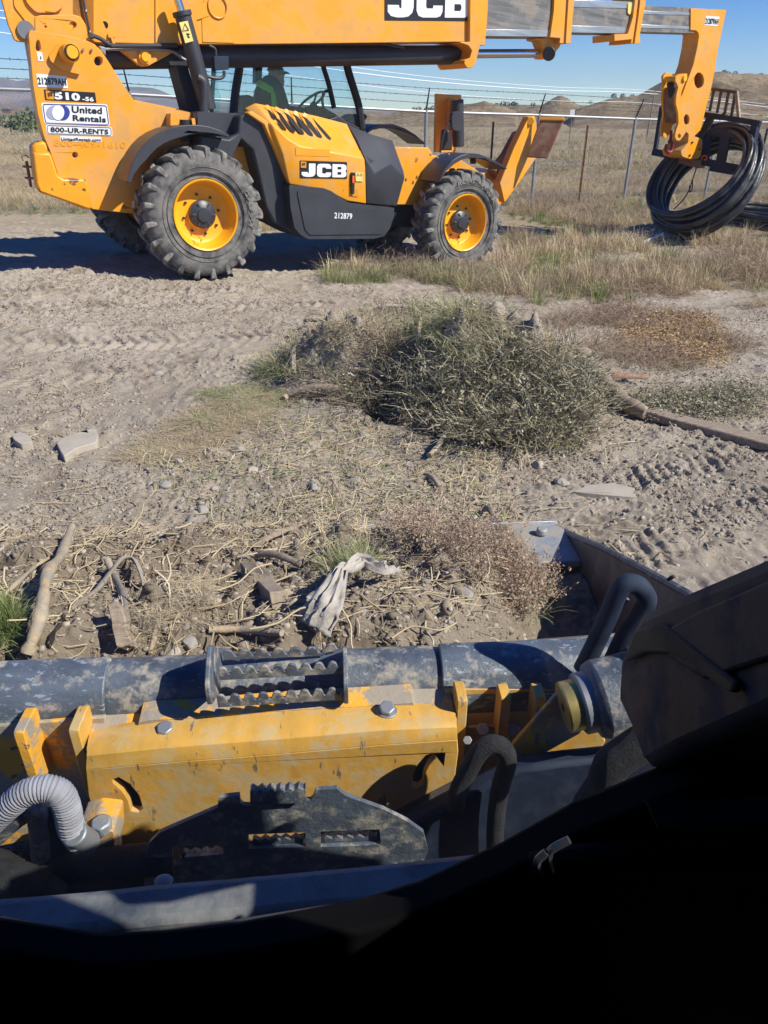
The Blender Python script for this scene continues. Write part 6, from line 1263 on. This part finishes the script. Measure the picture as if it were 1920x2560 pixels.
q = zone_heap('S2', [(1330, 230), (1600, 200), (1640, 250), (1450, 290)], 26); scatter('grass_clump', G_LAY, q, RNG.uniform(.05, .12, len(q)), M['g_fresh'], 'clump of pale green grass near the back of the bucket', 'grass clump', kind='thing', tilt=.6)
q = zone_heap('S2', [(0, 450), (40, 440), (70, 560), (0, 640)], 22); scatter('grass_clump', G_DRY, q, RNG.uniform(.06, .12, len(q)), M['g_green'], 'bright green grass clump at the left edge of the bucket', 'grass clump', kind='thing', tilt=.3)
q = zone_heap('S2', [(600, 560), (750, 330), (960, 300), (900, 450), (680, 600)], 30); scatter('straw_tangle', G_LAY, q, RNG.uniform(.04, .09, len(q)), M['g_litter'], 'tangle of straw in the left middle of the bucket dirt', 'straw', kind='thing', tilt=.2, zs=np.full(len(q), .35))
# ================================================================ fence
FA = np.array([-.3058*14.6, 14.6]); FD = np.array([2.68, 1.448]); fl = np.hypot(*FD)
def fpos(i): return FA[0]+FD[0]*i, FA[1]+FD[1]*i
RAILPX = [(-400, 205), (0, 226), (331, 236), (731, 260), (1059, 279), (1325, 287), (1572, 297), (1801, 303), (2400, 318)]
def rail_z(x, y):
    z = 0
    for _ in range(6): u, v = project(x, y, z); t = np.interp(u, [a for a, b in RAILPX], [b for a, b in RAILPX]); ang = math.atan((1280-t)/FPX)-PITCH; z = CAM_H+math.tan(ang)*y
    return z
FN = empty('chain_link_fence', None, (FA[0], FA[1], 0), label='chain link fence with barbed wire on slanted arms running behind the machine', cat='fence'); FNM = Vector((FA[0], FA[1], 0))
I0, I1 = -3, 9; RP = []
for i in range(I0, I1+1): x, y = fpos(i); RP.append(Vector((x, y, rail_z(x, y)))-FNM)
MB().tube(RP, .028, 8, 2).build('top_rail', M['galv'], FN)
nd = Vector((FD[1], -FD[0], 0)).normalized()
ARM = [-.22, .50]   # along, up : arms lean back to the left
for i, p in zip(range(I0, I1+1), RP):
    x, y = fpos(i); g = float(H(x, y, False)); MB().cyl((p.x, p.y, g-.2), (p.x, p.y, p.z+.05), .036, 10).build('fence_post', M['galv'], FN)
    a = Vector((FD[0], FD[1], 0))/fl; MB().box((0, 0, 0), (.001, .001, .001)).mesh('x')
    MB().cyl(p+Vector((0, 0, .03)), p-a*.10-nd*-.28+Vector((0, 0, .43)), .020, 6, .012).build('barb_arm', M['dark'], FN)
for k, (o_, h_) in enumerate(((.09, .16), (.18, .29), (.28, .42))):
    mb = MB(); pts = [p-Vector((FD[0], FD[1], 0))/fl*.10*(k+1)/3+nd*o_+Vector((0, 0, h_)) for p in RP]; mb.tube(pts, .0055, 5)
    for a_, b_ in zip(pts[:-1], pts[1:]):
        for j in range(22):
            c = a_.lerp(b_, (j+.5)/22); d = Vector((random.uniform(-1, 1), random.uniform(-1, 1), random.uniform(-1, 1))).normalized()*.03; mb.tube([c-d, c+d], .004, 3, cap=False)
    mb.build('barbed_wire', M['dark'], FN)
V = []; F = []; L = fl*(I1-I0); st_ = .072; n = int(L/st_)
def fz(s): t = s/fl; i = int(min(max(t, 0), len(RP)-1.001)); return RP[i].lerp(RP[i+1], t-i)
for fam in (1, -1):
    for j in range(-26, n+26):
        s0 = j*st_; s1 = s0+fam*1.75; a0, a1 = (s0, s1); 
        lo, hi = 0.0, 1.0
        if min(a0, a1) < 0 or max(a0, a1) > L: continue
        pts = []
        for t in (0, .5, 1):
            s = a0+(a1-a0)*t; p = fz(s); x, y = p.x, p.y; zb = float(H0(np.array(x+FNM.x), np.array(y+FNM.y))); zt = p.z; pts.append(Vector((x, y, zb+(zt-zb)*t)))
        for k in range(2):
            for off in (Vector((0, 0, .0022)), nd*.0022):
                b = len(V); V += [pts[k]-off, pts[k]+off, pts[k+1]+off, pts[k+1]-off]; F.append((b, b+1, b+2, b+3))
o = link('chain_link_mesh', mesh_np('chain_link_mesh', np.array([tuple(v) for v in V]), np.array(F)), M['galv'], FN, smooth=None)
# steel field posts with slack wires just behind
PF = empty('wire_fence', None, (0, 0, 0), label='low field fence of thin steel posts and slack wires close to the chain link', cat='fence')
tops = []
for (x, y, xb, yb, m_) in ((1233, 304, 1228, 430, 'dark'), (1469, 313, 1456, 470, 'brown'), (1918, 321, 1903, 420, 'dark')):
    t = (x-960)/FPX*.875; i_ = None; best = None
    for k in range(0, 1200):
        a_ = -1+k*.01; X_, Y_ = fpos(a_); X_ += nd.x*.5; Y_ += nd.y*.5
        if abs(X_/Y_-t) < .004: best = (X_, Y_)
    T = at_y(x, y, best[1]); g = float(H(best[0], best[1], False)); T.z = max(T.z, g+1.2)
    mb = MB().box(((T.x), T.y, (T.z+g)/2), (.035, .035, T.z-g)); mb.box((T.x+.02, T.y, (T.z+g)/2), (.012, .05, T.z-g)); mb.build('steel_post', M[m_], PF); tops.append((T, g))
for h_ in (.35, .7, 1.05): 
    pts = [Vector((-9, 12, float(H0(-9, 12))+h_))]+[Vector((T.x, T.y-.03, g+h_)) for T, g in tops]+[Vector((22, 28, -.55+h_))]; MB().tube(pts, .0025, 4).build('slack_wire', M['galv'], PF)
# ================================================================ pole and power lines
pole = at_y(1638, 227, 75); pb2 = at_y(1620, 323, 75)
PL = empty('utility_pole', None, (pb2.x, 75, pb2.z), label='thin leaning wooden utility pole on the hillside left of the boom nose', cat='utility pole')
MB().cyl((0, 0, -1), (pole.x-pb2.x, 0, pole.z-pb2.z), .09, 8, .06).build('pole_shaft', M['wood'], PL); MB().box((pole.x-pb2.x, 0, pole.z-pb2.z-.3), (1.1, .07, .09)).build('crossarm', M['wood'], PL)
WL = pmat('bright_aluminium_wire', (.85, .87, .9), .4, var=.02)
for k, (l, r_, lab) in enumerate((((880, 168), (1638, 228), 'uppermost power line above the hills'), ((880, 180), (1640, 235), 'thicker power line just below the uppermost one'), ((880, 210), (1632, 259), 'lowest power line crossing the sky above the fence'))):
    B_ = at_y(*r_, 75); A_ = at_y(*l, 46); A2 = A_+(A_-B_)*.75; A2.z += 1.5; m_ = A_.copy(); o = MB().tube([A2-B_, m_-B_, (m_+B_)/2-B_-Vector((0, 0, .25)), Vector((0, 0, 0)), Vector((18, 6, -1.5))], .024 if k == 1 else .014, 6, 8).build('power_line', WL); o.location = B_; tag(o, lab, 'power line', 'power lines')
# ================================================================ hills' junipers, far trees, distant houses
JV, JF = [], []
def leafball(n, seed, s=.16):
    r = np.random.default_rng(seed); V = []; F = []
    for i in range(n):
        d = r.normal(size=3); d /= np.linalg.norm(d); rad = r.uniform(.5, 1)**.5; c = d*rad*np.array([1, 1, .9]); c[2] = abs(c[2]+.5); a = r.normal(size=3); a /= np.linalg.norm(a); b = np.cross(a, r.normal(size=3)); b /= np.linalg.norm(b); k = len(V); V += [tuple(c-a*s), tuple(c+b*s), tuple(c+a*s), tuple(c-b*s)]; F.append((k, k+1, k+2, k+3))
    return np.array(V), np.array(F)
LBm = [leafball(130, s) for s in range(3)]
def shrub(name, p, s, mat, lab, cat, group):
    root = empty(name, None, p, label=lab, cat=cat, group=group); V, F = LBm[int(s*97) % 3]; link('crown', mesh_np('crown', V*np.array([s, s, s*.85]), F), mat, root, smooth=None); MB().cyl((0, 0, -.5), (0, 0, s*.5), s*.09, 6, s*.05).build('trunk', M['bark'], root)
JN = [('d2', 612, 428, 200, 'left end of the low ridge'), ('d2', 660, 436, 200, 'left part of the low ridge beside the fence arm'), ('d2', 735, 436, 200, 'low ridge right of the fence arm'), ('d2', 765, 432, 200, 'middle of the low ridge'), ('d2', 805, 425, 200, 'right part of the low ridge'),
 ('d2', 1430, 402, 290, 'right flank of the peaked mound'), ('d2', 1455, 404, 290, 'saddle right of the peaked mound'), ('d2', 1495, 394, 290, 'ridge between the two peaks'), ('d2', 1535, 395, 290, 'ridge before the second peak'), ('d2', 1590, 390, 290, 'ridge left of the second peak'), ('d2', 1630, 392, 290, 'ridge nearest the second peak'),
 ('R3', 290, 558, 290, 'ridge seen above the fence rail'), ('R3', 395, 561, 290, 'ridge behind the slanted fence arm'), ('R3', 705, 545, 235, 'notch left of the big hill'), ('R3', 830, 514, 235, 'lower shoulder of the big hill'), ('R3', 878, 512, 235, 'shoulder of the big hill'), ('R3', 930, 512, 235, 'upper shoulder of the big hill'),
 ('d3', 1155, 832, 235, 'big hill top just right of the boom nose'), ('d3', 1200, 842, 235, 'big hill top, wide clump'), ('d3', 1282, 830, 235, 'big hill top, pointed one'), ('d3', 1425, 850, 235, 'big hill top near the middle right'), ('d3', 1575, 862, 235, 'big hill top towards the right edge'), ('d3', 1232, 895, 228, 'slope just under the big hill top')]
for i, (reg, x, y, D_, lab) in enumerate(JN):
    q = at_y(*px(reg, x, y), D_); shrub('juniper', q-Vector((0, 0, .55)), (.62+.42*((i*37 % 10)/10))*D_/250, M['juniper'], 'dark juniper on the '+lab, 'juniper', 'junipers on the hills')
for i, (x, y, s, D_, lab) in enumerate(((75, 287, 2.4, 110, 'round green tree on the plain left of the counterweight'), (92, 285, 1.8, 118, 'second green tree touching the round one'), (50, 294, 1.4, 100, 'small grey green tree at the left end of the tree row'), (118, 292, 1.6, 120, 'green tree nearest the chassis edge'), (20, 293, 1.2, 100, 'low tree at the far left edge'))):
    q = at_y(x, y, D_); shrub('plain_tree', Vector((q.x, q.y, q.z-s*.9)), s, M['leaf'], lab, 'tree', 'trees on the plain')
for i, (x, y, w_, lab) in enumerate(((88, 277, 9, 'small white distant house above the round tree'), (100, 281, 7, 'low white distant shed right of the white house'), (20, 278, 9, 'small reddish distant house at the far left'))):
    q = at_y(x, y, 480); r_ = empty('distant_house', None, q, label=lab, cat='house', group='distant houses'); MB().box((0, 0, 0), (w_*.55, 4, 1.9)).build('wall', M['white'] if i < 2 else M['brown'], r_); MB().prism([(-w_*.33, .95), (w_*.33, .95), (0, 2)], -2.4, 2.4).build('roof', M['galv'], r_)
sgn = empty('field_sign', None, at_y(*px('R3', 605, 612), 60), label='small white sign on a post out on the plain', cat='sign'); MB().box((0, 0, 0), (.34, .03, .5)).build('sign_panel', M['white'], sgn); MB().cyl((0, .04, -2), (0, .04, .2), .03, 6).build('post', M['wood'], sgn)
# ================================================================ pipe coils
def coil(name, C, axis, Rr, pr, lays, lab, seed, sq=(1, 1)):
    r = random.Random(seed); ax = Vector(axis).normalized(); u = ax.orthogonal().normalized(); v = ax.cross(u); root = empty(name, None, C, label=lab, cat='pipe coil')
    for (a_off, r_off) in lays:
        RR = Rr+r_off; ph = r.uniform(0, 6.28); e = r.uniform(-.05, .05); ph2 = r.uniform(0, 6.28); a_off += r.uniform(-.018, .018); RR += r.uniform(-.02, .02); pts = []
        for i in range(56):
            t = 2*math.pi*i/56; k = RR*(1+e*math.cos(2*t+ph)+.012*math.sin(3*t+ph2))
            pts.append(u*math.cos(t)*k*sq[0]+v*math.sin(t)*k*sq[1]+ax*(a_off+.035*math.sin(t+ph)+.008*math.sin(3*t+ph)))
        MB().tube(pts, pr, 12, closed=True, cap=False).build('pipe_turn', M['pipe'], root, smooth=60)
    return root
s_dir = (at_y(*px('R3', 1325, 950), 13.4)-CP).normalized()
rt_ = Vector((1, 0, 0)); dn = s_dir.cross(rt_).normalized(); dn = dn if dn.z < 0 else -dn
m_dir = (rt_*.62+dn*.60).normalized(); ax_ = (s_dir*.50+m_dir*.87).normalized()
C0 = at_y(*px('R3', 1288, 938), 13.3)
coil('hanging_pipe_coil', C0, ax_, .76, .040, [(a*.078-.06, b*.074) for a in range(7) for b in range(3) if not (a in (0, 6) and b == 2)], 'tilted coil of thick black pipe hanging from the fork carriage', 3)
g2 = on_ground('R3', 1590, 1262); C1 = Vector((g2.x+.30, g2.y+.55, g2.z+.08))
coil('ground_pipe_coil', C1, (0.03, -.02, 1), .92, .038, [(.04+a*.076, -b*.075) for a in range(4) for b in range(2)], 'coil of black pipe lying flat on the grass behind the hanging coil', 5)
hs = TM @ fq_('R3', 1290, 880); tpts = [at_y(*px('R3', x, y), hs.y-.1) for x, y in [(1278, 890), (1262, 940), (1250, 975), (1240, 1010), (1220, 1050), (1190, 1090), (1150, 1128)]]
o = MB().tube([p-tpts[0] for p in tpts], .010, 6, 5).build('sling', M['ink']); o.location = tpts[0]; tag(o, 'thin black tie strap dangling from the carriage through the hanging coil', 'strap')
o = MB().tube([p-tpts[0] for p in [at_y(*px('R3', x, y), hs.y-.1) for x, y in [(1252, 968), (1252, 1010), (1240, 1035), (1235, 1000)]]], .008, 6, 5).build('sling', M['ink']); o.location = tpts[0]; tag(o, 'loose knot end of the tie strap inside the hanging coil', 'strap')
# ================================================================ operator
def L3(x, y, d): return TM @ TF.loc(*px('R2', x, y), 1, d)
OD = 1.75
def skin_body(name, verts, edges, rad, mat, extra=None, parent=None, vox=.011):
    """closed limbs and joints fused by a voxel remesh into one continuous surface"""
    mb = MB()
    for a, b in edges:
        A, Bv = Vector(verts[a]), Vector(verts[b]); ra, rb = rad[a][0], rad[b][0]; mb.tube([A, A.lerp(Bv, .33), A.lerp(Bv, .66), Bv], lambda t, ra=ra, rb=rb: ra+(rb-ra)*t+.06*min(ra, rb)*math.sin(t*3.14), 16)
    for v_, r_ in zip(verts, rad): mb.sphere(v_, r_[0], 16)
    if extra: mb.add(extra.v, extra.f)
    o = link(name, mb.mesh(name), mat, parent, smooth=None); r = o.modifiers.new('re', 'REMESH'); r.mode = 'VOXEL'; r.voxel_size = vox; r.use_smooth_shade = True; s = o.modifiers.new('sm', 'SMOOTH'); s.iterations = 4
    return o
hd = L3(393, 385, OD); hf = HV; up3 = Vector((0, 0, 1)); sd = NV
pel = L3(330, 640, OD); chest = L3(345, 500, OD); neck = L3(372, 432, OD); shl = chest.lerp(neck, .62)
def off(p, f=0, u_=0, s=0): return p+hf*f+up3*u_+sd*s
RS = neck.lerp(chest, .30)
vs = [pel, pel.lerp(chest, .5), chest, RS, neck, hd+Vector((0, 0, -.03)), off(RS, .01, -.02, -.19), off(RS, .08, -.27, -.24), off(RS, .32, -.24, -.17), off(RS, .40, -.22, -.16), off(RS, .01, -.02, .19), off(RS, .08, -.27, .24), off(RS, .32, -.22, .17), off(RS, .40, -.20, .16),
      off(pel, .02, -.02, -.11), off(pel, .42, .03, -.13), off(pel, .50, -.38, -.13), off(pel, .62, -.42, -.13), off(pel, .02, -.02, .11), off(pel, .42, .03, .13), off(pel, .50, -.38, .13), off(pel, .62, -.42, .13)]
ed = [(0, 1), (1, 2), (2, 3), (3, 4), (4, 5), (3, 6), (6, 7), (7, 8), (8, 9), (3, 10), (10, 11), (11, 12), (12, 13), (0, 14), (14, 15), (15, 16), (16, 17), (0, 18), (18, 19), (19, 20), (20, 21)]
rd = [(.15, .12), (.14, .12), (.145, .13), (.12, .10), (.058, .058), (.07, .08), (.065, .065), (.048, .048), (.036, .036), (.03, .03), (.065, .065), (.048, .048), (.036, .036), (.03, .03), (.09, .09), (.07, .07), (.05, .05), (.045, .045), (.09, .09), (.07, .07), (.05, .05), (.045, .045)]
b0 = pel.copy(); RM = Matrix((hf, sd, hf.cross(sd))).transposed()
head = MB(); hc = hd-b0
head.sphere(hc, .105, 20, (.93, .76, 1.08), RM); head.sphere(hc+hf*.055-up3*.065, .062, 14, (.9, .85, .95), RM); head.sphere(hc+hf*.10-up3*.012, .02, 10, (1.1, .7, 1.2), RM); head.sphere(hc+hf*.088-up3*.060, .02, 10, (.9, 1.3, .8), RM); head.sphere(hc+hf*.082-up3*.10, .028, 10, (1, 1.1, .9), RM); head.sphere(hc+hf*.082+up3*.022, .022, 10, (.6, 2.2, .6), RM)
for s_ in (-1, 1):
    head.sphere(hc-hf*.008-up3*.02+sd*.082*s_, .028, 10, (.7, .35, 1.1), RM)
    hnd = off(RS, .40, -.21, .165*s_)-b0
    head.sphere(hnd+hf*.04, .042, 10, (1.1, .9, .5), RM)
    for k in range(4): head.tube([hnd+hf*.06+sd*(.018*(k-1.5)), hnd+hf*.115+sd*(.020*(k-1.5))+up3*.004, hnd+hf*(.135-.004*abs(k-1.5))+sd*(.020*(k-1.5))-up3*.025, hnd+hf*.115+sd*(.019*(k-1.5))-up3*.045], .0085, 8, 3)
    head.tube([hnd+hf*.02-sd*.035*s_, hnd+hf*.065-sd*.055*s_-up3*.01, hnd+hf*.095-sd*.045*s_-up3*.03], .010, 8, 3)
person = skin_body('person', [v-b0 for v in vs], ed, rd, M['skin'], head); person.location = b0
tag(person, 'operator in a camouflage cap and dark jacket with green stripes, seated in the cab', 'person')
vj = [0, 1, 2, 3, 6, 7, 8, 10, 11, 12, 4]; mp = {o_: i for i, o_ in enumerate(vj)}
jk = skin_body('jacket', [vs[i]-b0 for i in vj], [(mp[a], mp[b]) for a, b in ed if a in mp and b in mp], [tuple(q+.016 if i != 4 else q+.008 for q in rd[i]) for i in vj], M['jacket'], None, person, .012)
vt = [0, 14, 15, 16, 18, 19, 20]; mp = {o_: i for i, o_ in enumerate(vt)}
skin_body('trousers', [vs[i]-b0 for i in vt], [(mp[a], mp[b]) for a, b in ed if a in mp and b in mp], [tuple(q+.014 for q in rd[i]) for i in vt], M['jacket'], None, person, .014)
cp = MB(); a0 = hc+up3*.03; f = []; v = []
for i in range(6):
    for k in range(24):
        e = R(88*i/5); t = 2*math.pi*k/24; v.append(a0+RM @ Vector((.112*math.cos(t)*math.cos(e)*.98, .092*math.sin(t)*math.cos(e), .085*math.sin(e))))
for i in range(5):
    for k in range(24): f.append([i*24+k, i*24+(k+1) % 24, (i+1)*24+(k+1) % 24, (i+1)*24+k])
cp.add(v, f); bl_ = [a0+RM @ Vector((.10+.085*math.cos(R(a)), .075*math.sin(R(a)), .004-.018*math.cos(R(a)))) for a in range(-90, 91, 15)]; cp.add(bl_+[p+Vector((0, 0, .007)) for p in bl_], [list(range(13)), list(range(13, 26))[::-1]]+[[i, i+1, 14+i, 13+i] for i in range(12)])
cp.build('cap', M['camo'], person)
MB().tube([hc+hf*.10+up3*.008-sd*.055, hc+hf*.112+up3*.008, hc+hf*.10+up3*.008+sd*.055], .016, 8, 4, flat=.4).tube([hc+hf*.10+up3*.01-sd*.062, hc+up3*.0-sd*.092], .004, 6).build('sunglasses', M['ink'], person)
def strap(pts, w_):
    q = [p-b0 for p in pts]; MB().tube(q, w_, 10, 6, flat=.22).build('hi_vis_stripe', M['hivis'], person, smooth=60)
strap([L3(298, 425, OD-.20), L3(320, 440, OD-.26), L3(350, 455, OD-.24), L3(362, 470, OD-.22)], .045)
strap([L3(372, 450, OD-.21), L3(380, 490, OD-.235), L3(385, 540, OD-.235), L3(388, 580, OD-.22)], .038)
hzo = haze()
